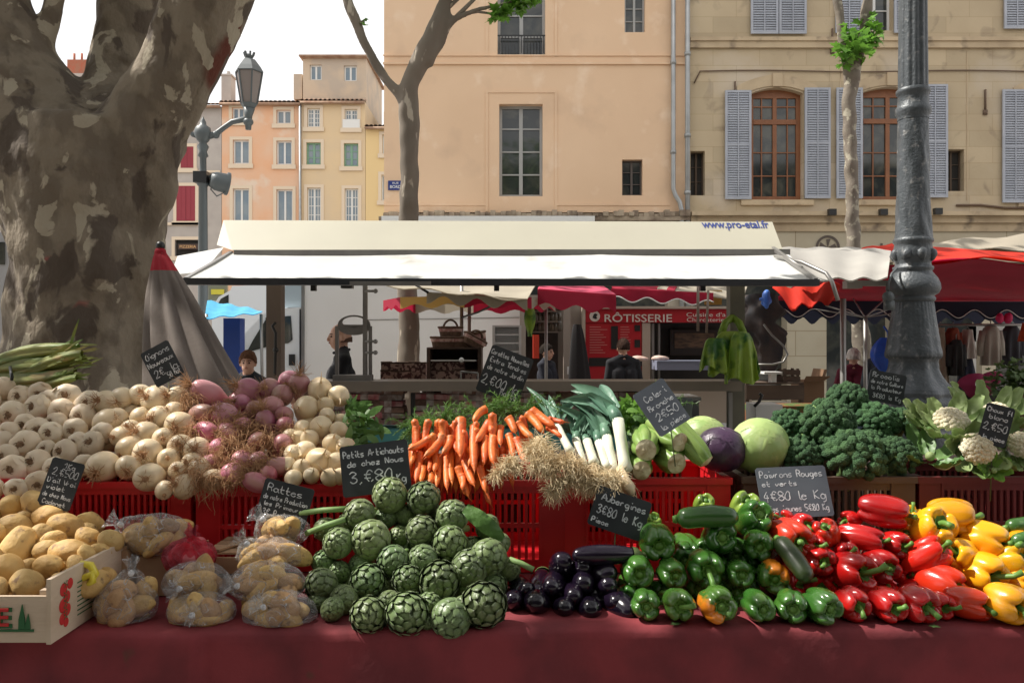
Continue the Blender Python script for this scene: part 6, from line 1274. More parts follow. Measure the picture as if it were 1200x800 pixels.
tuft('dry_root_tangle',[(332,487,8),(338,500,9),(345,525,8),(308,477,8),(282,455,8),(322,470,8),(345,455,8),(300,478,9),(318,505,9),(335,512,8)],M['wroot'],70,.04,'small wisps of dry roots on the topmost red onions','roots',.0007)
# turnips
M['turnip']=mat('cream_turnip_skin',(.74,.62,.42),(.66,.50,.30),6,4,.35,.65,.42,bump=.08,bscale=30,rv=.08,sss=.15,spots=((.40,.27,.13),7,.68,.80,4))
def turnip(seed):
    random.seed(seed); e=empty('cream_turnip',(0,0,0)); m=MB(); bx=rnd(-.01,.01)
    def fn(u,v):
        a=2*PI*u;t=PI*v; r=.036*math.sin(t)**.95; z=.034*math.cos(t)+(.010*(1-v/.15) if v<.15 else 0); r*=1+.04*N3(math.cos(a)+seed,math.sin(a),v*2,1.2); return V((r*math.cos(a),r*math.sin(a),z))
    m.surf(30,18,fn,flip=True); m.build('root_body',M['turnip'],e,local=True)
    m=MB(); m.tube([(0,0,.040),(bx*.5,0,.052),(bx*1.5,.004,.068),(bx*2.5,0.01,.08)],[.0045,.0026,.0014,.0006],6); m.build('tail_root',M['turnip'],e,local=True)
    m=MB(); m.ball((0,0,-.033),.010,10,6,(1,1,.5)); 
    for k in range(5): a=k*1.25; m.tube([(.004*math.cos(a),.004*math.sin(a),-.034),(.010*math.cos(a),.010*math.sin(a),-.06)],[.0025,.0018],5)
    m.build('leaf_stub',M['gstalk'],e,local=True); proto_done(e); return e
TP=[turnip(81+i) for i in range(3)]; random.seed(84)
tur=[(375,457,13),(359,478,12.5),(397,464,10.5),(381,475,9),(376,501,12.5),(397,505,10),(390,520,10.5),(405,524,11),(358,529,11),(375,540,14),(354,549,10),(344,532,10),(394,542,10.5),(387,559,9.5),(337,545,9),(365,557,8.5),(355,502,9.5),(350,514,9),(399,558,9),(344,560,9),(362,515,10),(383,487,8),(405,540,9),(340,512,9)]
R4=row_labels([(a,b) for a,b,_ in tur],'round cream turnip','the turnip heap',15)
for i,(px,py,r) in enumerate(tur):
    Y=yd(py)-.005; inst(TP[i%3],P(px,py,Y),aim((rnd(-.5,.6),-1,rnd(-.6,.9))),r*Y/F/.036*1.16,R4[i],'turnip','cream turnips in the heap')
for i in range(14):
    px=rnd(345,405); py=rnd(475,555); inst(TP[i%3],P(px,py,yd(py)+.065),aim((rnd(-1,1),-1,rnd(-1,1))),rnd(.8,1),'turnip buried in a gap of the cream turnip heap','turnip','turnips wedged behind others')
# turnip leaves
M['gleaf']=mat('turnip_leaf',(.07,.17,.03),(.13,.26,.06),8,4,rough=.45,transl=.3,bump=.3,bscale=60); M['fern']=mat('carrot_fern',(.085,.20,.03),(.16,.30,.06),9,3,rough=.6,transl=.3)
random.seed(90); m=MB()
for _ in range(170):
    px=405+abs(random.gauss(0,1))*16; py=rnd(465,545)+ (px-405)*.5; py=min(py,545); Y=yd(min(py,530))-.01+rnd(-.02,.08); m.leaf(P(px,py,Y),(rnd(-.3,1),rnd(-.8,.2),rnd(-.9,.5)),(rnd(-1,1),-1,rnd(-.2,1)),rnd(.03,.07),rnd(.012,.03),rnd(-.3,.6),4)
o=m.build('turnip_greens',M['gleaf']); tag(o,'mass of green turnip leaves right of the cream turnips','leaves')
# ================================================================== corn / leek bunch at the top left
random.seed(92)
M['husk']=mat('green_husk',(.10,.18,.03),(.26,.25,.05),7,4,.35,.65,.5,bump=.3,bscale=60,stretch=(.3,1,3),spots=((.42,.26,.10),6,.6,.72,4),transl=.15)
hb_=empty('corn_husk_bunch',P(30,445,3.2),'bunch of green and yellow striped husk leaves lying on top of the garlic','vegetables')
for k,(a,b,r0) in enumerate((((-30,436),(92,402),9),((-30,441),(98,414),10),((-25,447),(88,432),9),((-20,452),(90,446),8),((-25,444),(96,420),8))):
    m=MB(); A_=P(a[0],a[1],3.25+.02*k); B_=P(b[0],b[1],3.1-.02*k); ax=(B_-A_)
    def fn(u,v): 
        an=2*PI*u; w_=(.10+.9*math.sin(PI*min(1,(.12+v*.80)))**.7)*r0*3.1/F*(1+.12*math.cos(an*5+k)); c=A_.lerp(B_,v)+V((0,0,.02*math.sin(v*4+k))); return c+V((0,math.cos(an)*w_,math.sin(an)*w_))
    m.surf(24,16,fn); m.build('husk',M['husk'],hb_)
m=MB()
for _ in range(46):
    c=P(rnd(55,96),rnd(402,444),3.06+rnd(-.03,.05)); m.leaf(c,(1,rnd(-.3,.3),rnd(-.1,.6)),(0,-1,.3),rnd(.03,.09),rnd(.005,.012),rnd(-.2,.3))
m.leaf(P(80,415,3.08),(.25,0,1),(0,-1,0),.14,.012,.1,5); m.leaf(P(60,417,3.08),(.9,0,.5),(0,-1,0),.13,.02,.1,5); m.build('leaf_tip',M['husk'],hb_)
m=MB(); m.tube([P(12,430,3.15),P(14,442,3.02),P(12,456,3.15)],.006,6); m.build('tie',M['black'],hb_)
# ================================================================== carrots
M['carrot']=mat('carrot_skin',(.80,.21,.04),(.62,.115,.018),11,4,.35,.65,.48,bump=.25,bscale=60,rv=.08,hv=.008,spots=((.55,.22,.08),14,.62,.75,3),stretch=(1,1,2))
def carrot_mesh(m,a,b,r,bend):
    a=V(a);b=V(b);d=b-a;l=d.length;n=15;pts=[];rad=[]; sd=d.cross(V((0,1,0))); sd=sd.normalized() if sd.length>1e-5 else V((1,0,0)); 
    for k in range(n):
        t=k/(n-1); pts.append(a+d*t+sd*bend*math.sin(PI*t)+V((0,.008*math.sin(t*5),0))); rr=(math.sqrt(max(0,1-(1-min(1,t/.10))**2)) if t<.10 else 1-.30*(t-.1)/.75 if t<.8 else (.72)*(1-((t-.8)/.2)**1.6)); rad.append(max(.0012,r*rr)*(1+.03*math.sin(k*2.7)))
    pts.append(b+d.normalized()*.018+V((rnd(-.006,.006),0,0))); rad.append(.0007); m.tube(pts,rad,14)
cz=[(275,262,160,320,24),(335,240,240,355,26),(370,250,330,340,24),(420,160,420,360,32),(555,120,485,190,24),(490,195,490,430,26),(570,180,495,285,28),(590,180,575,240,25),(620,200,618,300,20),(545,250,540,385,22),(585,250,585,395,27),(650,160,690,240,26),(655,240,680,360,22),(700,180,780,265,26),(740,140,830,240,28),(760,125,890,215,30),(850,170,935,185,18),(840,210,920,260,18),(690,260,745,385,26),(380,300,380,490,23),(320,340,300,510,22),(350,350,355,520,20),(265,360,265,430,18),(215,330,200,480,24),(235,400,225,480,18),(400,400,460,555,24),(440,270,470,340,22),(440,370,490,500,24),(510,400,545,530,22),(545,500,570,590,17),(265,440,262,495,20),(290,350,290,430,20),(720,290,770,310,18),(420,440,430,520,20),(180,320,178,390,18),(560,370,595,430,20),(520,300,530,400,22),(310,300,250,360,20),(640,300,640,380,18),(465,300,460,400,20),(400,240,400,330,20)]
bun={}; names=['leftmost carrot bunch, slanting down beside the artichoke sign','carrot bunch with one thick upright carrot, left of centre','central carrot bunch hanging lowest over the red crate','rightmost carrot bunch with carrots pointing right over the leek roots']
for i in range(4):
    pc_=((505,510),(542,490),(575,490),(625,485))[i]; bun[i]=empty('carrot_bunch',P(pc_[0],pc_[1],2.72),names[i],'carrots','bunches of carrots')
random.seed(95)
for j,(x0,y0,x1,y1,r) in enumerate(cz):
    p0=(440+x0/4.21,450+y0/4.21); p1=(440+x1/4.21,450+y1/4.21); Y0=2.74-(p0[1]-480)*.0026; Y1=2.74-(p1[1]-480)*.0026-.01
    Y0=max(2.50,min(2.78,Y0)); Y1=max(2.50,min(2.78,Y1)); off=.0 if j<19 else rnd(.015,.04)
    k=0 if x0<330 else 1 if x0<470 else 2 if x0<640 else 3
    m=MB(); carrot_mesh(m,P(*p0,Y0+off),P(*p1,Y1+off),r/4.21*2.65/F*.92,rnd(-.01,.01)); m.build('carrot',M['carrot'],bun[k])
for q in range(64):
    px=rnd(482,612); t_=(px-482)/130; py=rnd(490,545)-(8 if px>570 else 0); k=0 if px<515 else 1 if px<552 else 2; L_=rnd(34,50); dx=rnd(-10,9)
    if py+L_>578-22*abs(t_-.5): py=578-L_-22*abs(t_-.5)
    Y=2.62-(py-505)*.0012+rnd(.03,.07); m=MB(); carrot_mesh(m,P(px,py,Y),P(px+dx,py+L_,Y-.03),rnd(8,11)*.5*2.65/F,rnd(-.008,.008)); m.build('carrot',M['carrot'],bun[k])
def ferns(m,c,n,l,dirf=(0,0,1),spread=.8):
    for _ in range(n):
        d=(V(dirf)+V((rnd(-1,1),rnd(-1,1),rnd(-.6,1)))*spread).normalized(); p=V(c)+V((rnd(-.01,.01),rnd(-.01,.01),0)); L=l*rnd(.6,1.2)
        for k in range(9):
            q=p+d*L/9; m.bar(p,q,.0016); 
            for s_ in range(5): m.leaf(q,(d+V((rnd(-1,1),rnd(-1,1),rnd(-1,1)))*1.1),(rnd(-1,1),rnd(-1,1),1),rnd(.010,.020),rnd(.003,.006),0,1)
            p=q; d=(d+V((rnd(-.2,.2),rnd(-.2,.2),-.16))).normalized()
for i,cs in enumerate((((485,502),(495,500),(505,495)),((520,492),(537,487)),((560,484),(575,480),(590,478)),((605,480),(620,478),(640,478)))):
    m=MB()
    for c in cs: ferns(m,P(c[0],c[1]+3,2.84),20,.09,(-.4 if i<2 else 0,.3,.2),.8)
    m.build('leaves',M['fern'],bun[i],smooth=False)
random.seed(96); e=MB()
for _ in range(60): ferns(e,P(rnd(470,700),rnd(490,506),2.95),1,.09,(0,0,.2),.9)
e.build('spread_tops',M['fern'],bun[2],smooth=False)
# ================================================================== leeks
M['leekw']=mat('leek_shaft',(.78,.78,.66),(.68,.70,.54),14,3,rough=.35,bump=.1,stretch=(1,1,.2),sss=.1); M['leekg']=mat('leek_leaf',(.10,.22,.15),(.16,.30,.20),7,3,rough=.4,stretch=(1,1,.3),bump=.15,bscale=60,transl=.15)
M['leekr']=mat('leek_root_fibre',(.80,.68,.46),(.66,.50,.29),20,2,rough=.95)
lk=[((733,550),(724,492),(712,470),(691,457),12,'largest leek with a long blade rising to the upper left'),((719,552),(711,512),(705,490),(694,474),10,'leek second from the right in the leek row'),((711,548),(702,518),(697,500),(690,490),9,'short leek third from the right in the leek row'),((696,542),(688,517),(682,508),(680,497),9,'leek fourth from the right in the leek row'),((668,528),(653,500),(650,492),(645,478),8,'thin leek at the left, lying against the carrots'),((704,555),(694,530),(688,512),(684,488),8,'leek half hidden behind the third one in the row'),((684,545),(675,515),(676,500),(688,478),8,'leek whose blade bends to the right behind the row'),((728,553),(736,520),(722,500),(700,485),8,'leek leaning right against the largest one')]
random.seed(99)
for j,(a,b,c,d,r,lab) in enumerate(lk):
    e=empty('leek',P(a[0],a[1],2.62),lab,'leek','leeks with long roots'); Ya=2.60;Yb=2.70;Yc=2.78;Yd=2.82; rr=r*.5*2.65/F*1.25
    A_,B_,C_,D_=P(*a,Ya),P(*b,Yb),P(*c,Yc),P(*d,Yd)
    m=MB(); m.tube([A_+(A_-B_)*.06,A_,A_.lerp(B_,.15),A_.lerp(B_,.6),B_],[rr*.5,rr*1.15,rr*.95,rr*.92,rr],14); m.build('shaft',M['leekw'],e)
    m=MB(); m.tube([B_.lerp(A_,.03),B_.lerp(C_,.3),B_.lerp(C_,.6)],[rr*1.01,rr*1.04,rr*.9],12)
    dirs=[(D_-C_)]+[(D_-C_)+V((rnd(-.06,.06),rnd(-.03,.05),rnd(-.04,.04))) for _ in range(4)]
    for q in dirs: 
        l=q.length*rnd(1.1,1.7)+.05; w_=rr*2.3; sg=9; d_=q.normalized(); sd=d_.cross(V((0,-1,.25))).normalized(); nn=sd.cross(d_); vs=[];fs=[]; cur=rnd(.2,.7)
        for k in range(sg+1):
            t=k/sg; ww=w_*.5*(1-t**2.2)+.0008; c0=C_.lerp(B_,.55)+(C_-B_)*.5*min(1,t*3)+d_*l*t+V((0,0,-cur*l*t*t*.35)); vs+=[c0-sd*ww+nn*ww*.7,c0-nn*ww*.35,c0+sd*ww+nn*ww*.7]
        for k in range(sg):
            for s_ in (0,1): fs.append((3*k+s_,3*k+s_+1,3*k+s_+4,3*k+s_+3))
        m.add(vs,fs)
    m.build('leaves',M['leekg'],e)
    m=MB(); strands(m,A_+(A_-B_)*.08,(A_-B_).normalized()+V((-.3,-.3,-.6)),120,.10,.65,.0009,.6,.006); m.build('roots',M['leekr'],e)
random.seed(101)
def rootmass(spots_,n,l,lab):
    m=MB()
    for px,py,rr in spots_:
        Y=2.50+max(0,(545-py))*.0022; c=P(px,py,Y); m.ball(c+V((0,.02,0)),rr*.62*Y/F,12,9,(1.1,.7,.9),.35,30)
        for _ in range(n):
            a=V((random.gauss(0,1),random.gauss(0,.7),random.gauss(0,1))).normalized(); strands(m,c+a*rr*.55*Y/F,a+V((0,-.3,-.25)),1,l*.85,1.0,.0009,.35,.002)
    o=m.build('leek_root_mass',M['leekr']); return tag(o,lab,'roots')
rootmass([(622,528,12),(632,520,14),(640,532,15),(650,540,13),(628,545,11),(645,552,12),(660,545,13)],150,.05,'pale fluffy leek roots right of the carrots, upper left part of the mass')
rootmass([(672,545,13),(683,553,12),(655,566,11),(648,575,7),(690,563,11),(668,560,11),(697,565,11),(710,560,10),(722,562,10)],140,.055,'pale fluffy leek roots hanging over the crate rim below the white leek shafts')
rootmass([(598,540,9),(590,548,8),(582,556,8),(605,548,8)],110,.04,'small pale root tuft between the hanging carrots and the main root mass')
e=empty('spring_onion',P(737,572,2.52),'small round spring onion bulb hanging at the crate rim below the leeks','onion'); m=MB(); m.tube([P(726,548,2.58),P(731,560,2.55),P(737,572,2.52),P(741,580,2.51)],[.012,.016,.022,.008],14); m.build('bulb',M['wonion'],e); m=MB(); strands(m,P(741,580,2.51),(0,-.2,-1),26,.025); m.build('roots',M['leekr'],e)
# ================================================================== celery
M['celery']=mat('celery_rib',(.17,.30,.06),(.28,.38,.11),9,3,rough=.4,stretch=(1,1,.25),bump=.15,sss=.1); M['celcut']=mat('celery_cut_face',(.74,.68,.48),(.42,.30,.16),30,4,rough=.7,bump=.4,bscale=60)
ce=[((757,527),16,(.10,.9,.12),'celery head with a bright cut base, upper left of the four'),((752,551),14,(.05,1,.12),'celery head with an open hollow cut base, lower left of the four'),((797,518),14,(-.35,.9,.18),'celery head pointing back left, upper right of the four'),((793,543),15,(-.2,1,.18),'celery head with a round brownish cut, lower middle of the four'),((828,541),12,(-.75,.55,.95),'celery stick with an angled cut end, rightmost of the celery')]
random.seed(105)
for (c,r,d,lab) in ce:
    Y=2.60; c0=P(c[0],c[1],Y); rr=r*Y/F*1.12; d=V(d).normalized(); e=empty('celery_head',c0,lab,'celery','celery heads with cut bases'); fq=frame(d,(0,0,1)).to_matrix()
    m=MB(); nr=7
    def fn(u,v):
        a=2*PI*u; q=rr*(.72+.35*math.sin(min(1,v*2.2)*PI/2)-.25*v)*(1+.22*abs(math.cos(a*nr/2))**.7*min(1,v*5+.25)-.08); return c0+fq@V((q*math.cos(a),q*math.sin(a)*.92,v*.17))
    m.surf(56,14,fn,flip=False); m.build('ribs',M['celery'],e)
    m=MB(); m.surf(28,5,lambda u,v:c0+fq@V((rr*.73*v*math.cos(2*PI*u),rr*.73*v*math.sin(2*PI*u)*.92,-.006*(1-v*v)+.003*N3(u*9,v*6,r)+.0*v))); m.build('cut_base',M['celcut'],e)
    m=MB(); ferns(m,c0+d*.2,5,.10,(0,0,1),.8); 
    for _ in range(14): m.leaf(c0+d*.19+V((rnd(-.04,.04),rnd(-.02,.04),rnd(-.02,.05))),(rnd(-1,1),rnd(-.5,.5),rnd(0,1)),(0,-1,.5),rnd(.02,.045),rnd(.015,.028),.3)
    m.build('leaves',M['gleaf'],e)
random.seed(106); m=MB()
for _ in range(190):
    m.leaf(P(min(760,728+abs(random.gauss(0,14))),rnd(472,512),2.86+rnd(-.04,.05)),(rnd(-1,1),rnd(-1,.2),rnd(-.2,1)),(rnd(-1,1),-1,.5),rnd(.02,.045),rnd(.012,.026),.2,2)
o=m.build('celery_leaves',mat('bright_celery_leaf',(.13,.30,.03),(.20,.40,.05),9,3,rough=.5,transl=.3)); tag(o,'bright green celery leaves between the leeks and the tilted blue-grey board','leaves')
# ================================================================== cabbages
def cabbage(c,rr,mt,vm,lab,sq=(1.05,1,.95),seed=1,face=(0,-1,.5)):
    random.seed(seed); e=empty('cabbage',c-V((0,0,rr*.9)),lab,'cabbage'); m=MB(); fq=frame(face,(1,0,0)).to_matrix()
    m.ball(c,rr*.96,28,20,sq,.04,8); m.build('heart',mt,e)
    for k in range(6):
        m=MB(); a0=k*2*PI/6+rnd(-.2,.2); tilt=rnd(.75,1.0); ax=V((math.cos(a0)*math.sin(tilt),math.sin(a0)*math.sin(tilt),math.cos(tilt))); q=frame(ax,(-ax.x,-ax.y,2)).to_matrix()
        vat=[]
        def fn(u,v):
            uu=(u-.5)*2; vv=(v-.5)*2; ang=1.15; x_=vv*ang; y_=uu*ang*(1-.12*vv*vv); s_=math.hypot(x_,y_)+1e-6; s_=min(s_,1.25)
            dd=V((x_/math.hypot(x_,y_+1e-9)*math.sin(s_) if math.hypot(x_,y_)>1e-6 else 0,y_/(math.hypot(x_,y_)+1e-9)*math.sin(s_),math.cos(s_)))
            r_=rr*(1.0+.006*k+.012*abs(s_)+.012*N3(dd.x*3+k,dd.y*3,dd.z)+ (.02*(s_-.9) if s_>.9 else 0)); vn=abs(math.sin(uu*9+vv*(3 if uu>0 else -3)))**8*.010+.016*math.exp(-(uu/.05)**2)
            p=fq@(q@dd); return c+V((p.x*sq[0],p.y*sq[1],p.z*sq[2]))*(r_+rr*vn)
        m.surf(40,24,fn,wrapu=False,flip=True); m.build('outer_leaf',mt,e)
    return e
M['cabg']=mat('pale_green_cabbage_leaf',(.30,.44,.14),(.42,.52,.20),4,4,rough=.45,sss=.08,bump=.15,bscale=30,spots=((.60,.66,.42),5,.6,.75,5)); M['cabr']=mat('purple_cabbage_leaf',(.045,.022,.055),(.075,.035,.08),5,4,rough=.4,spec=.5,bump=.15,bscale=30)
c1=P(824,512,2.82); cabbage(c1,.075,M['cabg'],None,'smaller pale green cabbage behind the purple one',seed=3); c1=P(845,526,2.70); cabbage(c1,.078,M['cabr'],None,'dark purple cabbage between the two pale green cabbages',(1.05,1,.93),seed=4); c1=P(890,522,2.72); cabbage(c1,.094,M['cabg'],None,'largest pale green cabbage left of the broccoli',(1.0,1,.96),seed=5)
# ================================================================== broccoli
M['broc']=mat('broccoli_floret',(.035,.10,.035),(.065,.15,.05),26,4,.35,.65,.8,bump=1.0,bscale=260,rv=.15,hv=.01); M['brocs']=mat('broccoli_stalk',(.18,.30,.09),(.24,.36,.14),8,3,rough=.6)
def broccoli(seed,lumps=74,light=False):
    random.seed(seed); e=empty('broccoli_head',(0,0,0)); m=MB(); Rr=.085
    for k in range(lumps):
        t=math.acos(1-1.12*(k+.5)/lumps); a=k*2.39996+rnd(-.2,.2); d=V((math.sin(t)*math.cos(a),math.sin(t)*math.sin(a),math.cos(t)*.85)); r_=rnd(.014,.019); c=d*Rr*rnd(.86,.96)
        def fn(u,v,c=c,r_=r_):
            tt=PI*v; p=V((math.sin(tt)*math.cos(2*PI*u),math.sin(tt)*math.sin(2*PI*u),math.cos(tt))); g_=noise.cell(V((p.x*3.2+c.x*90,p.y*3.2+c.y*90,p.z*3.2)))
            f_=noise.voronoi(p*3.4+c*60)[0][0]; return c+p*r_*(1.16-.42*min(1,f_))
        m.surf(20,14,fn,flip=True)
    m.build('crown',M['broc'],e,local=True)
    m=MB(); m.tube([(0,0,.05),(0,0,-.02),(0,0,-.10)],[.06,.028,.024],14,wob=.05,ws=30); m.build('stalk',M['brocs'],e,local=True); proto_done(e); return e
BP=[broccoli(111),broccoli(112),broccoli(113,60)]; random.seed(115)
br=[(993,467,25,2.92,'topmost broccoli head, just under the price board'),(924,495,21,2.85,'pale knobbly broccoli head at the left end beside the big cabbage'),(970,492,32,2.78,'wide broccoli head in the middle left of the pile'),(1027,489,25,2.84,'bright sunlit broccoli head right of centre, below the price board'),(1057,493,19,2.90,'small dark broccoli head behind at the right end of the pile'),(999,529,36,2.68,'largest broccoli head, front and centre over the brown crate'),(935,532,25,2.70,'low broccoli head in the shade at the front left'),(1050,532,26,2.70,'dark broccoli head at the front right beside the cauliflower leaves'),(950,512,20,2.80,'broccoli head wedged between the pale one and the largest one'),(1025,512,18,2.80,'broccoli head wedged behind the largest one on the right')]
for i,(px,py,r,Y,lab) in enumerate(br): inst(BP[i%3],P(px,py,Y)-V((0,0,.2*r*Y/F)),aim((rnd(-.3,.3),-.55,1)),r*Y/F/.086,lab,'broccoli','broccoli heads over the brown crate')
# ================================================================== cauliflowers
M['caul']=mat('cauliflower_curd',(.78,.72,.54),(.66,.58,.40),14,4,rough=.8,bump=.6,bscale=180,sss=.1); M['caull']=mat('cauliflower_leaf',(.24,.36,.12),(.42,.52,.24),5,4,.35,.65,.5,bump=.3,bscale=40,transl=.25); M['caulr']=mat('cauliflower_midrib',(.58,.66,.38),None,rough=.5)
def bleaf(m,mr_,base,d,nrm,l,w,cup=.5,curl=.6,seed=0):
    d=V(d).normalized(); sd=d.cross(V(nrm)).normalized(); n=sd.cross(d).normalized(); nu,nv=14,14
    def ctr(t): return V(base)+d*l*t*(1-.12*t)+n*l*(.30*math.sin(PI*t)*cup)-n*curl*l*.5*t**3
    def fn(u,v):
        x_=(u-.5)*2; ww=w*.5*(math.sin(PI*min(.98,.14+v*.8))**.6)*(1+.10*N3(v*8+seed,x_*2,0)); ruf=.025*l*abs(x_)**2*math.sin(v*22+seed+x_*2); vein=.008*l*math.cos(v*34-abs(x_)*7)
        return ctr(v)+sd*x_*ww-n*cup*ww*.7*(x_*x_)+n*(ruf+vein)
    m.surf(nu,nv,fn,wrapu=False); m.surf(nu,nv,lambda u,v:fn(u,v)-n*.0015,wrapu=False,flip=True)
    mr_.tube([ctr(t/8)+n*.003 for t in range(8)],[w*.075*(1-t/9) for t in range(8)],6)
def cauli(c,rr,lab,face,nl,curd=True,seed=0,ll=1.5,mt=None):
    random.seed(seed); e=empty('cauliflower',c-V((0,0,rr)),lab,'cauliflower'); fq=frame(face,(0.2,0,1)).to_matrix(); m=MB()
    if curd:
        for k in range(80):
            t=math.acos(1-1.0*(k+.5)/80); a=k*2.39996; d=V((math.sin(t)*math.cos(a),math.sin(t)*math.sin(a),math.cos(t)*.75)); cc=d*rr*rnd(.80,.90); r_=rr*rnd(.15,.20)
            def fn(u,v,cc=cc,r_=r_):
                tt=PI*v; p=V((math.sin(tt)*math.cos(2*PI*u),math.sin(tt)*math.sin(2*PI*u),math.cos(tt))); return c+fq@(cc+p*r_*(1.1-.3*min(1,noise.voronoi(p*2.5+cc*50)[0][0])))
            m.surf(14,10,fn,flip=True)
        m.build('curd',M['caul'],e)
    else: m.ball(c-V((0,0,rr*.4)),rr*.3,16,12); m.build('heart',M['caull'],e)
    for k in range(nl):
        a=2*PI*k/nl+rnd(-.25,.25); m=MB(); mr_=MB(); base=c+fq@V((math.cos(a)*rr*.55,math.sin(a)*rr*.55,-rr*.75)); d=fq@V((math.cos(a)*.75,math.sin(a)*.75,1)); nr=fq@V((math.cos(a),math.sin(a),-.3))
        bleaf(m,mr_,base,d,nr,rr*ll*rnd(.85,1.15),rr*1.05,.75,-.55,k+seed); lo=m.build('leaf',mt or M['caull'],e); mr_.build('midrib',M['caulr'],lo)
    return e
cauli(P(1114,494,2.74),.058,'cream cauliflower with upright pale leaves, left one behind',(-.15,-.5,1),12,seed=121,ll=2.5)
cauli(P(1145,526,2.62),.054,'round cream cauliflower head in front of the small sign',(-.25,-1,.5),7,seed=122,ll=1.7)
cauli(P(1168,484,2.86),.048,'leafy cauliflower behind the small price sign',(0,-.4,1),12,seed=123,ll=3.6)
cauli(P(1090,527,2.66),.052,'bunch of long dark green leaves with pale ribs beside the broccoli',(-.1,-.6,1.2),7,False,124,2.1,mat('dark_chard_leaf',(.10,.20,.06),(.16,.28,.09),6,4,rough=.45,bump=.3,transl=.2))
cauli(P(1196,522,2.68),.048,'leafy cauliflower cut off by the right edge of the view',(.1,-.9,.6),11,seed=125,ll=3.0)
cauli(P(1165,547,2.58),.030,'tuft of bright curly leaves on the rim below the cream cauliflower',(0,-1,.5),7,False,126,1.8,mat('bright_curly_leaf',(.20,.42,.05),(.30,.50,.10),8,4,rough=.45,bump=.3,transl=.3))
# ================================================================== artichokes
M['arti']=mat('artichoke_bract',(.10,.158,.058),(.155,.205,.085),9,4,.35,.65,.42,bump=.25,bscale=70,rv=.20,hv=.018,attr=(('tip',(.05,.045,.028)),('base',(.22,.31,.11))),sheen=.1)
def artichoke(seed,openness=.0,Rr=.044):
    random.seed(seed); e=empty('artichoke',(0,0,0)); m=MB(); tip=[];base=[]
    m.ball((0,0,0),Rr*.86,18,12,(1,1,.98)); tip+=[0]*len(m.v); base+=[0]*len(m.v)
    n=44
    for k in range(n):
        f=(k+.5)/n; t=PI*(1-f)*.93+.05 ; t=math.acos(max(-1,min(1,-.93+1.9*f)))   # from bottom to top
        a=k*2.39996; ct,st=math.cos(t),math.sin(t); d=V((st*math.cos(a),st*math.sin(a),ct)); up=V((-ct*math.cos(a),-ct*math.sin(a),st)); sd=V((-math.sin(a),math.cos(a),0))
        l=Rr*(1.22-.55*f)*(.9+.2*rnd(0,1)); w=Rr*(.86-.50*max(0,f-.35))*rnd(.92,1.08); lift=(.075+openness*(.42-.2*f))+rnd(-.03,.05); nu,nv=6,8; vs=[];fs=[]; lay=Rr*(.87+.10*math.sin(PI*f)**.5)
        for j in range(nv+1):
            v=j/nv; ww=w*.5*1.12*(max(0,1-v**2.4))**.62*(.72+.34*v) ; ww=max(ww,.0006)
            ang=(v-.35)*l/Rr
            for i in range(nu+1):
                u=(i/nu-.5)*2; dd=(d*math.cos(ang)+up*math.sin(ang)); rr_=lay+Rr*(.045+lift*v*v)-Rr*.07*u*u*(1-.3*v)+(.02*Rr if v<.95 else 0)
                q=dd*rr_+sd*u*ww; vs.append(q); tip.append(max(0,min(1,(v-.86)*6.0))*.6); base.append(max(0,min(1,(.95-v)*1.3))*(1-.5*abs(u))*.55)
        for j in range(nv):
            for i in range(nu): a_=j*(nu+1)+i; fs.append((a_,a_+1,a_+nu+2,a_+nu+1))
        m.add(vs,fs)
    o=m.build('bracts',M['arti'],e,local=True,attr={'tip':tip,'base':base})
    m=MB(); m.tube([(0,0,-Rr*.8),(0,0,-Rr*1.5),(.003,0,-Rr*2.1)],[.013,.0105,.011],12); m.build('stem',M['brocs'],e,local=True); proto_done(e); return e
AP=[artichoke(131,0),artichoke(132,.18),artichoke(133,.45),artichoke(134,.02)]; random.seed(135)
ar=[(425,145,72,3),(570,160,68,1),(690,235,72,0),(295,225,64,3),(345,335,80,3),(205,350,66,3),(465,320,46,0),(562,300,66,1),(680,350,72,1),(840,280,54,3),(845,410,77,0),(765,455,74,3),(440,425,64,1),(565,420,62,0),(150,290,48,0),(145,430,52,1),(330,515,72,2),(135,525,64,1),(230,590,62,0),(500,505,60,2),(635,515,80,2),(335,655,72,2),(500,650,86,2),(685,670,83,0),(825,610,88,2),(930,460,52,3),(890,350,47,0),(490,230,46,1),(250,270,50,0),(390,545,50,1),(300,440,50,0),(870,530,54,1),(180,630,50,0),(590,610,50,1),(760,540,50,0),(210,470,45,1),(600,215,42,0),(420,600,50,0),(585,690,30,1),(120,600,44,0),(410,240,46,3),(740,620,50,0)]
apx=[(340+a/3.636,540+b/3.636) for a,b,_,_ in ar]; R5=row_labels(apx,'green artichoke','the artichoke heap',15)
for i,(a,b,r,k) in enumerate(ar):
    px,py=apx[i]; small=r<56; Y=fr(py,725,2.20,565,2.50)+(.05 if small else 0); Y=rest(py,min(Y,2.55),r/3.636*2.17/F*1.02)
    d=(rnd(-.5,.5)+(px-480)/300,-1,rnd(-.15,.75)); inst(AP[k],P(px,py,Y),aim(d),r/3.636*Y/F/.0455,R5[i],'artichoke','artichokes in the heap')
for i in range(34):
    px=rnd(375,600); py=rnd(600,722); 
    if abs(px-488)>(py-560)*.9: continue
    inst(AP[i%4],P(px,py,fr(py,725,2.20,565,2.50)+.10),aim((rnd(-1,1),-1,rnd(-.5,1))),rnd(.85,1.05),'artichoke sunk in a gap deep in the artichoke heap','artichoke','artichokes wedged behind others')
m=MB()
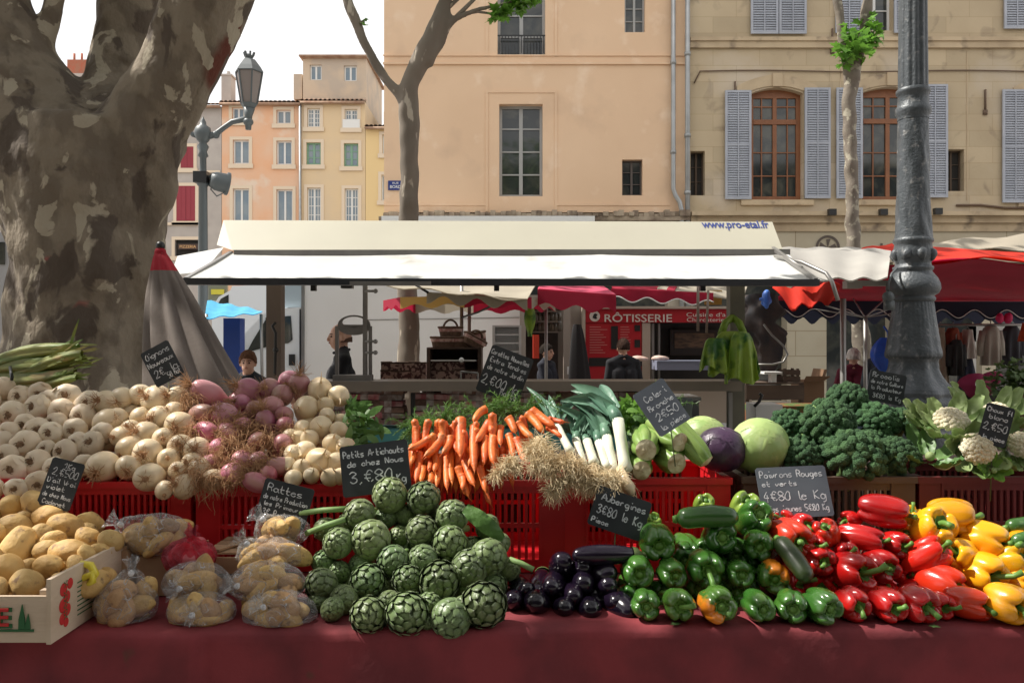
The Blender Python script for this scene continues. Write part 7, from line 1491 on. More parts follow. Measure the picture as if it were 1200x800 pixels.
for (a,b,Y0_,Y1_) in (((405,596),(352,601),2.42,2.46),((405,608),(358,625),2.40,2.40),((597,655),(625,667),2.32,2.3),((410,600),(430,590),2.4,2.5)):
    m=MB(); m.tube([P(*a,Y0_),P((a[0]+b[0])/2,(a[1]+b[1])/2-1,(Y0_+Y1_)/2),P(*b,Y1_)],.0085,10,wob=.1,ws=60); o=m.build('artichoke_stalk',M['brocs']); tag(o,'loose green artichoke stalk '+{405:('poking out left at the top of the heap' if b[1]==601 else 'slanting down left toward the slate sign'),597:'lying right of the heap beside the aubergines',410:'lying under the petits artichauts board'}[a[0]],'stalk')
m=MB(); mr_=MB(); bleaf(m,mr_,P(545,595,2.38),(.7,-.2,-.5),(0,-1,.4),.16,.05,.3,.3,3); o=m.build('artichoke_leaf',M['gleaf']); tag(o,'long dark artichoke leaf at the upper right of the artichoke heap','leaf')
# ================================================================== aubergines
M['aub']=mat('aubergine_skin',(.006,.004,.010),(.010,.005,.014),3,3,rough=.20,coat=.3,spec=.5,rv=.2); M['calyx']=mat('green_calyx',(.12,.17,.05),None,rough=.6)
def auberg(seed):
    random.seed(seed); e=empty('aubergine',(0,0,0)); m=MB(); bend=rnd(-.015,.015)
    def fn(u,v):   # +z = blossom end
        t=PI*v; a=2*PI*u; r=.037*math.sin(t)**.72*(1-.28*v); z=.085*math.cos(t); return V((r*math.cos(a)+bend*math.sin(t),r*math.sin(a),z))
    m.surf(36,24,fn,flip=True); m.build('skin',M['aub'],e,local=True); m=MB()
    m.lathe([(.0,-.088),(.010,-.087),(.022,-.076),(.026,-.066),(.0255,-.063)],14); m.tube([(0,0,-.085),(.004,0,-.105),(.010,0,-.12)],[.008,.007,.008],8); m.build('calyx',M['calyx'],e,local=True); proto_done(e); return e
UP_=[auberg(141),auberg(142)]; random.seed(143)
au=[((400,405),60,(0,-1,.55),'upright aubergine on top left of the aubergine pile'),((605,360),62,(-1,-.15,.03),'long aubergine lying crosswise on top of the pile'),((495,425),48,(0,-1,.3),'small aubergine end just left below the long crosswise one'),((600,452),62,(.3,-1,.1),'dull lit aubergine under the long crosswise one'),((350,512),52,(-.2,-1,.1),'aubergine at the left of the middle row'),((495,500),57,(0,-1,.2),'aubergine in the centre of the middle row'),((610,512),52,(.2,-1,.2),'aubergine at the right of the middle row'),((170,578),46,(-.1,-1,.35),'aubergine leftmost in the bottom row touching the artichokes'),((275,592),60,(-.1,-1,.3),'large aubergine second from left in the bottom row'),((410,615),52,(0,-1,.3),'aubergine third from left in the bottom row'),((530,625),62,(0,-1,.35),'aubergine fourth from left in the bottom row'),((700,632),64,(.5,-1,-.1),'brownish aubergine at the right end of the bottom row'),((230,530),40,(0,-1,.5),'aubergine peeking out behind the bottom row at the left'),((650,590),50,(.2,-1,.2),'aubergine behind the brownish one in the bottom row'),((450,560),50,(0,-1,.2),'aubergine wedged between middle and bottom rows')]
for i,(c,r,d,lab) in enumerate(au):
    px,py=560+c[0]/4,560+c[1]/4; Y=fr(py,725,2.20,630,2.40)+(.0 if i!=1 else -.03); off=V(d).normalized(); s_=r/4*Y/F/.037*1.22; c0=P(px,py,Y)
    if abs(off.y)>.6: c0=c0-off*.05*s_+V((0,.02,0))
    inst(UP_[i%2],c0,aim(d),s_ if i!=1 else (s_*.72,s_*.72,s_*.95),lab,'aubergine','aubergines in the pile')
# ================================================================== peppers
def pepmat(n,c1,c2,**k): return mat(n,c1,c2,5,5,.4,.6,.27,coat=.45,spec=.5,rv=.16,bump=.16,bscale=18,**k)
M['pg']=pepmat('green_pepper_skin',(.030,.115,.016),(.055,.16,.022),spots=((.11,.20,.035),6,.60,.75,3)); M['pr']=pepmat('red_pepper_skin',(.60,.014,.010),(.42,.006,.008)); M['po']=pepmat('orange_red_pepper_skin',(.66,.045,.010),(.60,.015,.008)); M['py']=pepmat('yellow_pepper_skin',(.82,.42,.010),(.80,.34,.008)); M['pm']=pepmat('mottled_pepper_skin',(.045,.13,.018),(.07,.16,.02),attr=(('ripe',(.72,.22,.015)),))
M['pstem']=mat('pepper_stem',(.09,.21,.03),(.14,.28,.05),20,3,rough=.5)
def pepper(seed,mt,nl=4,elong=1.15,nm='bell_pepper',taper=.2,stemcurve=.006,stem=.03,cut=False):
    random.seed(seed); e=empty(nm,(0,0,0)); m=MB(); ph=rnd(0,6); R_=.043; H_=R_*elong; amps=[rnd(.8,1.25) for _ in range(nl)]
    def fn(u,v):
        a=2*PI*u; t=PI*v; g_=math.cos(nl*(a+ph)/2+.25*math.sin(a+seed)); gv=math.exp(-(g_/.46)**2); k_=int(((a+ph)*nl/(2*PI)+.5))%nl; st=math.sin(t); ct=math.cos(t)
        r=R_*st**.58*(1-taper*v**1.4); r*=1-(.05+.16*abs(ct)**1.2)*gv*min(1,st*1.8)*amps[k_]+.02*(amps[k_]-1)
        r*=1+.07*N3(math.cos(a)*1.1+seed,math.sin(a)*1.1,v*1.6,1.4)
        z=H_*math.copysign(abs(ct)**.80,ct); rn=r/R_
        if v<.5: z-=.60*R_*math.exp(-(rn/.36)**2); z+=R_*.22*(.45-gv)*math.exp(-((rn-.62)/.3)**2)
        else: z+=.30*R_*math.exp(-(rn/.32)**2); z-=R_*.20*(.45-gv)*math.exp(-((rn-.55)/.3)**2)
        return V((r*math.cos(a),r*math.sin(a),z))
    m.surf(64,34,fn,flip=True); m.build('flesh',mt,e,local=True,attr={'ripe':[max(0,min(1,(math.cos(2*PI*i/64-1.2)-.35+.5*N3(i*.35,j*.3,seed))*3.5))*(1 if j<22 else max(0,1-(j-22)/6)) for j in range(35) for i in range(64)]})
    m=MB(); z0=H_-.55*R_
    m.surf(20,4,lambda u,v:V((math.cos(2*PI*u)*R_*.36*v*(1+.16*math.cos(2*PI*u*5)),math.sin(2*PI*u)*R_*.36*v*(1+.16*math.cos(2*PI*u*5)),z0+.006-.001*v+.010*v*v)),flip=True)
    if not cut: m.tube([(0,0,z0),(0,0,z0+.010),(stemcurve*.5,0,z0+.02),(stemcurve*1.6,0,z0+stem),(stemcurve*3,0,z0+stem+.008)],[.010,.0062,.0055,.0058,.0068],10)
    else: m.tube([(0,0,z0),(0,0,z0+.008),(0,0,z0+.013)],[.012,.009,.0085],12)
    m.build('stem',M['pstem'],e,local=True); proto_done(e); return e
GPp=[pepper(151,M['pg'],4,1.2,cut=True),pepper(152,M['pg'],3,1.25,cut=True),pepper(153,M['pg'],4,1.15,stemcurve=.010,stem=.04),pepper(154,M['pg'],4,1.25,cut=True)]; GM=[pepper(155,M['pm'],4,1.15,cut=True),pepper(156,M['pm'],4,1.15,cut=True)]
RPp=[pepper(161,M['pr'],4,1.0,taper=.12),pepper(162,M['pr'],4,1.0,stemcurve=.010,stem=.04,taper=.14),pepper(163,M['po'],4,1.12,taper=.15),pepper(164,M['pr'],3,1.45,taper=.2)]; YPp=[pepper(171,M['py'],4,.95,taper=.12),pepper(172,M['py'],4,1.0,stemcurve=.012,stem=.04,taper=.14),pepper(173,M['py'],3,1.0,taper=.14)]
random.seed(175)
gp_=[(285,305,85,3,0),(190,445,80,1,0),(355,455,72,1,0),(510,432,92,2,0),(580,290,86,1,0),(770,320,76,0,0),(680,460,66,1,0),(835,470,80,0,1),(745,205,86,3,0),(235,605,72,3,0),(390,605,82,2,0),(570,605,90,1,1),(765,612,74,1,0),(925,612,76,3,0),(1065,612,82,0,0),(430,350,60,0,0),(470,520,56,1,0),(650,380,56,3,0),(150,560,54,1,0),(690,545,54,0,0),(500,340,50,1,0),(880,545,52,3,0),(300,545,50,0,0)]
gx=[(700+a/4,560+b/4) for a,b,_,_,_ in gp_]; R6=row_labels(gx,'green bell pepper','the green pepper pile',17)
for i,(a,b,r,k,mo) in enumerate(gp_):
    px,py=gx[i]; hid=r<=60; Y=fr(py,725,2.20,590,2.46)+(.07 if hid else 0); Y=rest(py,Y,r/4*2.17/F*.98); d=V((rnd(-.22,.22)+(.35 if i==14 else 0),-1,rnd(-.05,.25)+(.5 if i==8 else 0))); s_=r/4*Y/F/.0445*1.07; lab=R6[i]
    if mo: lab='green pepper with orange patches, '+('in the middle right beside the dark courgette' if i==7 else 'in the bottom row near the middle')
    inst((GM[i%2] if mo else GPp[k]),P(px,py,Y)-d.normalized()*(-.0)+V((0,.03,0)),aim(d),s_,lab,'pepper','green peppers in the pile')
def cucum(a,b,Ya,Yb,r,lab,mt,nm='courgette'):
    A_,B_=P(*a,Ya),P(*b,Yb); e=empty(nm,(A_+B_)/2,lab,'courgette'); m=MB(); n=14; m.tube([A_.lerp(B_,k/n)+V((0,0,.006*math.sin(PI*k/n))) for k in range(n+1)],[max(.002,r*(1-(2*abs(k/n-.5))**5*.9)**.5*(1+.03*math.sin(k))) for k in range(n+1)],20,wob=.03,ws=30); m.build('skin',mt,e)
    m=MB(); m.tube([A_,A_+(A_-B_).normalized()*.012],[r*.42,r*.30],8); m.build('stem_end',M['pstem'],e); return e
M['cour']=mat('courgette_skin',(.035,.105,.02),(.055,.15,.03),5,3,rough=.3,coat=.4,spots=((.10,.2,.06),40,.62,.7,2)); M['cuke']=mat('dark_cucumber_skin',(.022,.042,.010),(.035,.055,.015),6,3,rough=.4,coat=.2)
cucum((793,608),(865,606),2.38,2.36,.032,'thick green courgette lying crosswise on top of the green peppers',M['cour']); cucum((912,632),(948,680),2.36,2.22,.028,'dark cucumber leaning down between green and red peppers',M['cuke'],'cucumber')
cucum((1180,618),(1225,616),2.42,2.44,.024,'dark courgette at the right edge behind the yellow peppers',M['cour']); cucum((1186,636),(1230,628),2.34,2.36,.022,'lighter courgette below the dark one at the right edge',M['cour'])
for (px,py,r,lab) in ((825,592,13,'pale green unripe pepper on top behind the courgette'),(872,596,18,'flat pale green pepper under the poivrons board'),(765,612,11,'small light green pepper left on top of the pile')):
    e=inst(GPp[1] if 0 else pepper(180+px%7,bpy.data.materials.get('pale_pepper_skin') or pepmat('pale_pepper_skin',(.16,.28,.03),(.26,.38,.06)),3,1.1,cut=True),P(px,py,2.50),aim((.1,-.7,.8)),r*2.5/F/.0445,lab,'pepper')
# red : px py r dir proto
rp_=[(130,300,94,(.45,-1,-.05),2),(190,232,58,(.35,-1,.3),0),(268,402,70,(.15,-1,.1),0),(560,162,74,(1,-.30,-.12),3),(455,290,58,(1,-.5,-.10),3),(392,370,58,(-.3,-1,.3),1),(435,455,92,(.50,-.9,.22),1),(565,428,76,(.35,-1,.0),0),(765,388,84,(.75,-.35,.75),2),(430,612,74,(.35,-1,.0),0),(600,615,78,(.25,-1,-.05),0),(745,612,84,(.40,-1,-.05),0),(860,520,88,(.7,-.75,-.1),2),(960,600,78,(.9,-.6,.0),2),(640,330,66,(.5,-1,.1),0),(90,215,54,(-.5,-.6,.5),1),(290,275,60,(-.3,-.4,.9),2),(335,500,56,(.1,-1,.2),0),(405,212,46,(-1,-.3,.2),0),(520,540,50,(0,-1,.2),0),(680,470,56,(.2,-1,0),0),(700,340,50,(.3,-1,0),0),(230,330,60,(0,-1,0),1),(850,620,60,(0,-1,0),1)]
rx=[(900+a/4,560+b/4) for a,b,*_ in rp_]; R7=row_labels(rx,'red bell pepper','the red pepper pile',17)
for i,(a,b,r,d,k) in enumerate(rp_):
    px,py=rx[i]; hid=r<=56; Y=fr(py,725,2.20,590,2.46)+(.06 if hid else 0); Y=rest(py,Y,r/4*2.17/F*1.0); d=V(d); d.y*=1.55; d=d.normalized(); s_=r/4*Y/F/.0445*1.14
    lab={3:'long shiny red pepper on the very top of the red pile',4:'long red pepper lying sideways just below the topmost one',8:'orange-red pepper with a brown stem tip beside the yellow peppers',12:'big orange-red pepper lying diagonally at the right'}.get(i,R7[i])
    sc=s_ if i not in (4,) else (s_,s_,s_*1.15)
    inst(RPp[k],P(px,py,Y)+V((0,.03,0))-d*.015*(1 if abs(d.y)>.8 else 0),aim(d),sc,lab,'pepper','red peppers in the pile')
yp_=[(690,200,56,(.1,-.3,1),0),(800,250,94,(.15,-.75,.75),0),(880,190,96,(1,-.35,.0),2),(1040,300,98,(1,-.6,-.25),1),(940,372,76,(-.9,-.3,.3),2),(1035,450,94,(.35,-1,-.15),1),(1150,600,96,(.6,-1,-.1),0),(1165,412,84,(.6,-.5,.5),2),(655,270,52,(0,-1,.3),2),(900,410,50,(0,-1,.3),0),(1215,500,66,(.6,-1,0),0),(1240,330,80,(.5,-1,0),1),(1260,620,90,(.4,-1,0),2),(1100,520,50,(0,-1,0),0)]
yx=[(900+a/4,560+b/4) for a,b,*_ in yp_]; R8=row_labels(yx,'yellow bell pepper','the yellow pepper pile',17)
for i,(a,b,r,d,k) in enumerate(yp_):
    px,py=yx[i]; hid=r<=56; Y=fr(py,725,2.20,590,2.46)+(.06 if hid else 0); Y=rest(py,Y,r/4*2.17/F*1.0); d=V(d); d.y*=1.3; d=d.normalized(); s_=r/4*Y/F/.0445*1.08
    inst(YPp[k],P(px,py,Y)+V((0,.03,0)),aim(d),s_,R8[i],'pepper','yellow peppers in the pile')
# fillers seen only through the gaps of the pepper piles
random.seed(233)
for (pl,x0,x1,n,gr_,lab) in ((GPp,735,905,16,'green peppers wedged behind others','green pepper lodged deep in a gap of the green pepper pile'),(RPp[:2],915,1090,20,'red peppers wedged behind others','red pepper lodged deep in a gap of the red pepper pile'),(YPp,1085,1210,12,'yellow peppers wedged behind others','yellow pepper lodged deep in a gap of the yellow pepper pile')):
    for q in range(n):
        px=rnd(x0,x1); py=rnd(640,712) if pl is not YPp else rnd(625,700); inst(pl[q%len(pl)],P(px,py,fr(py,725,2.20,590,2.46)+.11),aim((rnd(-.6,.6),-1,rnd(-.3,.5))),rnd(1.0,1.15),lab,'pepper',gr_)
for q in range(9):
    px=rnd(600,735); py=rnd(665,712); inst(UP_[q%2],P(px,py,fr(py,725,2.20,630,2.40)+.12),aim((rnd(-.3,.3),-1,rnd(-.1,.3))),1.1,'aubergine lodged deep in a gap of the aubergine pile','aubergine','aubergines wedged behind others')
# ================================================================== potatoes
M['pot']=mat('yellow_potato_skin',(.60,.40,.15),(.50,.30,.10),11,6,.35,.65,.68,bump=.5,bscale=70,rv=.15,spots=((.26,.15,.07),48,.60,.70,3),spots2=((.42,.27,.12),9,.55,.7,6)); M['pot2']=mat('brown_potato_skin',(.46,.28,.13),(.36,.21,.10),11,6,.35,.65,.7,bump=.5,bscale=70,rv=.18,spots=((.22,.13,.07),48,.58,.70,3),spots2=((.32,.19,.10),9,.55,.7,6))
def potato(seed,mt,nm='potato',L_=1.25):
    random.seed(seed); m=MB(); R_=.03; eyes=[V((rnd(-1,1),rnd(-1,1),rnd(-1,1))).normalized() for _ in range(7)]
    def fn(u,v):
        t=PI*v;a=2*PI*u; d=V((math.sin(t)*math.cos(a),math.sin(t)*math.sin(a),math.cos(t))); q=1+.10*N3(d.x+seed,d.y,d.z,1.3)+.03*N3(d.x,d.y+seed,d.z,3.5)
        for ey in eyes: q-=.07*math.exp(-((d-ey).length/.13)**2)
        return V((d.x*R_,d.y*R_*.9,d.z*R_*L_))*q
    m.surf(30,22,fn,flip=True); return m.build(nm,mt,None,local=True)
PP=[potato(191+i,M['pot'],L_=(1.15,1.35,1.5,1.2)[i]) for i in range(4)]; PB=[potato(201+i,M['pot2'] if i%2 else M['pot'],'potato',L_=(1.7,1.5,1.9)[i]) for i in range(3)]
for o in PP+PB: KIDS[o.name]=[]
random.seed(205)
po=[(50,115,50),(140,105,58),(180,158,62),(50,197,66),(150,232,52),(258,188,58),(62,282,72),(28,372,82),(105,415,66),(188,343,57),(270,292,60),(345,237,50),(432,247,52),(390,285,36),(342,308,42),(215,242,42),(180,282,46),(108,345,36),(-20,130,50),(-30,220,60),(-60,330,70),(-20,440,60),(300,345,40),(230,400,36),(410,390,44),(90,170,44),(200,250,44)]
px_=[(a/3.333,560+b/3.333) for a,b,_ in po]; R9=row_labels(px_,'yellow potato','the loose potato pile',16)
for i,(a,b,r) in enumerate(po):
    px,py=px_[i]; Y=2.50 if py<600 else 2.50-(py-600)*.0045; Y=max(2.07,Y)
    if i in (24,): Y=2.25
    inst(PP[i%4],P(px,py,Y),Quaternion((rnd(-1,1),rnd(-1,1),rnd(-1,1),rnd(-1,1))).normalized(),r/3.333*Y/F/.031*.95,R9[i],'potato','loose yellow potatoes')
for i in range(24):
    px=rnd(-40,110);py=rnd(600,690); Y=2.50-(py-600)*.0045+.06; inst(PP[i%4],P(px,py,Y),Quaternion((rnd(-1,1),rnd(-1,1),rnd(-1,1),rnd(-1,1))).normalized(),rnd(.95,1.3),'potato sunk in the gaps of the loose potato pile','potato','potatoes wedged behind others')
# white fruit crate with printed end
M['pine']=mat('pale_pine_board',(.58,.46,.34),(.50,.38,.27),6,5,rough=.7,stretch=(.2,1,3),bump=.15,bscale=60)
e=empty('white_fruit_crate',(-1.4,2.15,TZ),'pale wooden fruit crate with a red letter and printed tomatoes, holding potatoes','crate')
X=-1.137; z0=TZ+.004
m=MB(); m.box(-1.75,X-.012,2.0,2.009,z0+.004,z0+.118); m.build('front_board',M['pine'],e,smooth=False)
m=MB(); m.prism([(0,0)]*3,0,0) if 0 else None; m.box(X-.011,X,1.998,2.42,z0,z0+.160); m.build('end_board',M['pine'],e,smooth=False)
m=MB(); m.box(-1.75,X-.012,2.41,2.419,z0+.004,z0+.118); m.box(-1.75,X-.012,2.01,2.409,z0+.001,z0+.007); m.build('base_board',M['pine'],e,smooth=False)
m=MB(); m.box(X-.034,X-.0115,2.0095,2.03,z0+.01,z0+.13); m.build('corner_post',M['pine'],e,smooth=False)
M['prt_r']=mat('red_print',(.50,.02,.02),None,rough=.7); M['prt_g']=mat('green_print',(.02,.11,.035),None,rough=.7)
m=MB(); q=lambda px,py:P(px,py,1.996); a_=q(4,723); sign_text(m,'E',(a_.x-.002,1.996,a_.z),.030,.044,.02); m.build('red_letter',M['prt_r'],e,smooth=False)
m=MB(); sign_text(m,'E',(a_.x+.002,1.998,a_.z-.002),.036,.050,.03); m.build('letter_outline',M['prt_g'],e,smooth=False)
m=MB(); 
for px,w_,t_,b_ in ((25,4,708,737),(32,3,719,737)):
    m.prism([(q(px-w_,0).x,q(0,b_).z),(q(px+w_,0).x,q(0,b_).z),(q(px+w_*.9,0).x,q(0,(t_+b_)/2+3).z),(q(px+.5,0).x,q(0,t_).z),(q(px-w_*.9,0).x,q(0,(t_+b_)/2+3).z)],1.9965,1.9995)
m.box(q(-30,0).x,q(39,0).x,1.9965,1.9995,q(0,740).z,q(0,737.5).z); m.build('printed_trees',M['prt_g'],e,smooth=False)
m=MB()
for (yy,zz_,r) in ((2.055,.118,.017),(2.07,.095,.016),(2.052,.078,.018),(2.072,.062,.016),(2.05,.045,.015),(2.066,.032,.012),(2.085,.125,.014)): m.lathe([(0,.0015),(r*.8,.0015),(r,0)],18,M=Matrix.Translation((X+.0006,yy,z0+zz_))@Matrix.Rotation(R(90),4,'Y'))
m.build('printed_tomatoes',M['prt_r'],e,smooth=False)
m=MB()
for (yy,zz_) in ((2.06,.105),(2.062,.085),(2.06,.068),(2.06,.05),(2.062,.13)):
    for k in range(4): an=k*1.57+yy*40; m.add([V((X+.0028,yy,z0+zz_)),V((X+.0028,yy+.012*math.cos(an),z0+zz_+.012*math.sin(an))),V((X+.0028,yy+.009*math.cos(an+.5),z0+zz_+.009*math.sin(an+.5)))],[(0,1,2)])
for k in range(8): m.box(X+.0004,X+.0012,2.12,2.12+.12*rnd(.6,1),z0+.03+k*.012,z0+.033+k*.012)
m.build('printed_leaves',M['prt_g'],e,smooth=False)
yb=empty('yellow_banana_pepper',P(104,672,2.16),'thin curved lemon yellow pepper draped over the crate corner','pepper')
for k,pts in enumerate((((88,668),(96,660),(106,662),(112,672),(106,686)),((90,682),(99,676),(108,672),(109,680),(96,690)))):
    m=MB(); m.tube([P(a,b,2.16-.01*k) for a,b in pts],[.004,.009,.011,.010,.003],10); m.build('fruit',mat('lemon_yellow_skin',(.75,.62,.05),None,rough=.35,coat=.3),yb)
# wooden punnets behind
M['ply']=mat('thin_poplar_wood',(.46,.30,.18),(.38,.24,.14),7,4,rough=.7,stretch=(.2,1,3))
Y=2.36; e=empty('wooden_punnet',(P(138,0,Y).x,Y,TZ),'small thin wood crate standing right of the loose potatoes','crate'); a=P(124,676,Y); b=P(150,645,Y); woodcrate(e,a.x,b.x,Y,Y+.22,TZ+.004,b.z,M['ply'],1,.002)
Y=2.42; e=empty('slatted_wooden_crate',(P(270,0,Y).x,Y,TZ),'slatted thin wood crate lying between the two bag stacks','crate'); a=P(246,0,Y); b=P(296,0,Y); 
m=MB()
for k in range(4): m.box(a.x-.02,b.x+.03,Y+.055*k,Y+.055*k+.045,TZ+.115-.001*k,TZ+.121-.001*k)
m.build('top_slats',M['ply'],e,smooth=False); m=MB(); m.box(a.x-.02,b.x+.03,Y-.008,Y-.001,TZ+.06,TZ+.108); m.box(a.x-.02,b.x+.03,Y-.008,Y-.001,TZ+.004,TZ+.045); m.build('front_slats',M['ply'],e,smooth=False); m=MB(); m.bar(V((a.x+.02,Y+.0,TZ+.127)),V((a.x+.11,Y+.2,TZ+.13)),.02,.006); m.build('loose_slat',M['ply'],e,smooth=False)
m=MB(); m.box(a.x-.02,b.x+.03,Y-.006,Y+.2,TZ+.004,TZ+.03); m.build('base',M['dark'],e,smooth=False)
Y=2.38; m=MB(); m.box(P(160,0,Y).x,P(215,0,Y).x,Y,Y+.2,TZ+.004,P(0,652,Y).z); e=m.build('brown_carton',M['ply'],smooth=False); tag(e,'plain brown wood box under the bag of potatoes at upper left','box')
# plastic bags with potatoes inside
def film(name,tint,alpha,tr=.0):
    mm=bpy.data.materials.new(name); mm.use_nodes=True; nt=mm.node_tree; L=nt.links; b=nt.nodes['Principled BSDF']; b.inputs['Base Color'].default_value=tint+(1,); b.inputs['Roughness'].default_value=.10; b.inputs['Specular IOR Level'].default_value=1.0; b.inputs['Coat Weight'].default_value=1; b.inputs['Coat Roughness'].default_value=.1
    tp=nt.nodes.new('ShaderNodeBsdfTransparent'); 
    if tr: tp.inputs[0].default_value=(1,.35,.42,1)
    else: tp.inputs[0].default_value=(.97,.97,.97,1)
    lw=nt.nodes.new('ShaderNodeLayerWeight'); lw.inputs[0].default_value=.35; mr=nt.nodes.new('ShaderNodeMapRange'); mr.inputs[3].default_value=alpha; mr.inputs[4].default_value=.42; L.new(lw.outputs['Facing'],mr.inputs[0]); rz=nt.nodes.new('ShaderNodeTexNoise'); rz.inputs['Scale'].default_value=15; rz.inputs['Detail'].default_value=.6; rz.inputs['Distortion'].default_value=2.2
    tc=nt.nodes.new('ShaderNodeTexCoord'); nz=nt.nodes.new('ShaderNodeTexNoise'); nz.inputs['Scale'].default_value=17; nz.inputs['Detail'].default_value=5; nz.inputs['Distortion'].default_value=5; L.new(tc.outputs['Object'],nz.inputs['Vector']); L.new(tc.outputs['Object'],rz.inputs['Vector']); a1=nt.nodes.new('ShaderNodeMath'); a1.operation='SUBTRACT'; a1.inputs[1].default_value=.5; L.new(rz.outputs['Fac'],a1.inputs[0]); a2=nt.nodes.new('ShaderNodeMath'); a2.operation='ABSOLUTE'; L.new(a1.outputs[0],a2.inputs[0]); a3=nt.nodes.new('ShaderNodeMapRange'); a3.inputs[1].default_value=.04; a3.inputs[2].default_value=0; a3.inputs[3].default_value=0; a3.inputs[4].default_value=.5; L.new(a2.outputs[0],a3.inputs[0]); a4=nt.nodes.new('ShaderNodeMath'); a4.operation='MAXIMUM'; L.new(mr.outputs[0],a4.inputs[0]); L.new(a3.outputs[0],a4.inputs[1])  # ridged opacity: doubled folds, with white highlight streaks put into the film
    bp=nt.nodes.new('ShaderNodeBump'); bp.inputs['Strength'].default_value=1; bp.inputs['Distance'].default_value=.03; L.new(nz.outputs['Fac'],bp.inputs['Height']); L.new(bp.outputs[0],b.inputs['Normal']); L.new(bp.outputs[0],b.inputs['Coat Normal'])
    ms=nt.nodes.new('ShaderNodeMixShader'); L.new(a4.outputs[0],ms.inputs[0]); L.new(tp.outputs[0],ms.inputs[1]); L.new(b.outputs[0],ms.inputs[2]); L.new(ms.outputs[0],nt.nodes['Material Output'].inputs[0]); return mm
FC=film('clear_plastic_film',(.86,.87,.90),.09); FR=film('pink_plastic_film',(.75,.12,.2),.30,1)
def bag(px,py,Y,wx,wz,wy,n,lab,knot,plab,mt=FC,pm=None,sr=1.0):
    """knot: (dx,dy,dz) direction of the gathered top"""
    c=P(px,py,Y); rx_=wx*Y/F; rz_=wz*Y/F; base=c-V((0,0,rz_)); e=empty('plastic_potato_bag',base,lab,'bag','tied bags of potatoes'); pts=[]
    for i in range(n):
        for _ in range(30):
            v=V((rnd(-1,1),rnd(-1,1),rnd(-1,1)))
            if v.length<1: v=v/max(v.length,.01)*max(v.length,.55); q=c+V((v.x*(rx_-.028),v.y*(wy-.022),v.z*max(.008,rz_-.022))); 
            else: continue
            if all((q-p).length>.036 for p in pts): break
        if not pts or all((q-p).length>.026 for p in pts):
            pts.append(q); o=inst((pm or PB)[i%len(pm or PB)],q,Quaternion((rnd(-1,1),rnd(-.3,.3),rnd(-1,1),rnd(-.3,.3))).normalized(),sr*rnd(.82,1.05),plab,'potato' if pm is None else 'vegetable','potatoes inside the '+lab[:40])
    kd=V(knot).normalized(); m=MB(); seed=rnd(0,99)
    def fn(u,v):
        t=PI*v;a=2*PI*u; d=V((math.sin(t)*math.cos(a),math.sin(t)*math.sin(a),math.cos(t))); r0=1/math.sqrt((d.x/rx_)**2+(d.y/wy)**2+(d.z/rz_)**2)*.93; s_=r0
        for p in pts:
            w_=(p-c); b_=w_.dot(d); h2=w_.length_squared-b_*b_
            if b_>0 and h2<.0011: s_=max(s_,b_+math.sqrt(.0011-h2)*.75)
        s_=s_*.55+max(s_,r0)*.45; s_*=1+.05*N3(d.x*3+seed,d.y*3,d.z*3)+.05*(1-abs(N3(d.x*6+seed,d.y*6,d.z*6)*2))*.5
        g_=max(0,d.dot(kd)); s_+=.030*g_**14; fold=math.sin(math.atan2(d.cross(kd).x+.001,d.cross(kd).z+.001)*11)*.006*g_**3; q=c+d*(s_+fold+.003)
        q.z=max(q.z,TZ+.006) if base.z<TZ+.03 else q.z; return q
    m.surf(110,70,fn,flip=True); m.build('film',mt,e)
    k0=c+kd*(1/math.sqrt((kd.x/rx_)**2+(kd.y/wy)**2+(kd.z/rz_)**2)+.022)
    m=MB(); fq=frame(kd+V((rnd(-.3,.3),0,.2)),(0,0,1)).to_matrix()
    m.surf(40,8,lambda u,v:k0+fq@V((math.cos(2*PI*u)*(.005+.020*v**1.4)*(1+.45*math.cos(2*PI*u*6+seed)*v),math.sin(2*PI*u)*(.005+.012*v**1.4)*(1+.45*math.sin(2*PI*u*5)*v),-.008+.045*v))); m.build('gathered_top',mt,e)
    m=MB(); m.ball(k0+kd*-.004,.0085,10,8,(1,1,1),.3,90); m.build('knot',mat('white_tie',(.75,.75,.78),None,rough=.3) if 'white_tie' not in bpy.data.materials else bpy.data.materials['white_tie'],e); return e
random.seed(210)
bag(185,628,2.42,41,27,.07,16,'clear bag of small potatoes at upper left, resting on a wood box',(-.9,-.3,.4),'small potato inside the upper left clear bag')
onb=[o for o in ()]
bag(222,652,2.36,32,22,.06,9,'pink tinted bag with red onions at the centre of the left stack',(.3,-.7,.9),'red vegetable inside the pink tinted bag',FR,[potato(208,mat('red_bag_veg',(.45,.04,.07),(.5,.15,.16),6,3,rough=.4),'red_onion',1.1)],1.1)
KIDS.setdefault('red_onion',[])
bag(148,708,2.19,37,31,.065,17,'clear bag of yellow potatoes at front left beside the fruit crate',(.2,-.1,1),'potato inside the clear bag at front left')
bag(230,683,2.26,41,26,.06,14,'clear bag of brown potatoes lying on the front middle bag',(-.2,-1,.1),'potato inside the middle stack upper clear bag')
bag(236,716,2.18,41,22,.06,14,'clear bag of brown potatoes at the front bottom of the middle stack',(.05,-1,.2),'potato inside the middle stack bottom clear bag')
bag(331,622,2.42,33,19,.06,9,'clear bag with a white knot, directly under the slate rattes sign',(-.5,-.5,.5),'potato inside the clear bag under the rattes sign')
bag(318,650,2.34,41,19,.06,12,'pale clear bag in the upper middle of the right bag stack',(-.8,-.6,.6),'potato inside the pale bag, upper middle of the right stack')
bag(313,682,2.26,47,25,.065,16,'bulging clear bag with a starburst knot in the right stack',(-.75,-.9,.15),'potato inside the bulging bag with starburst knot')
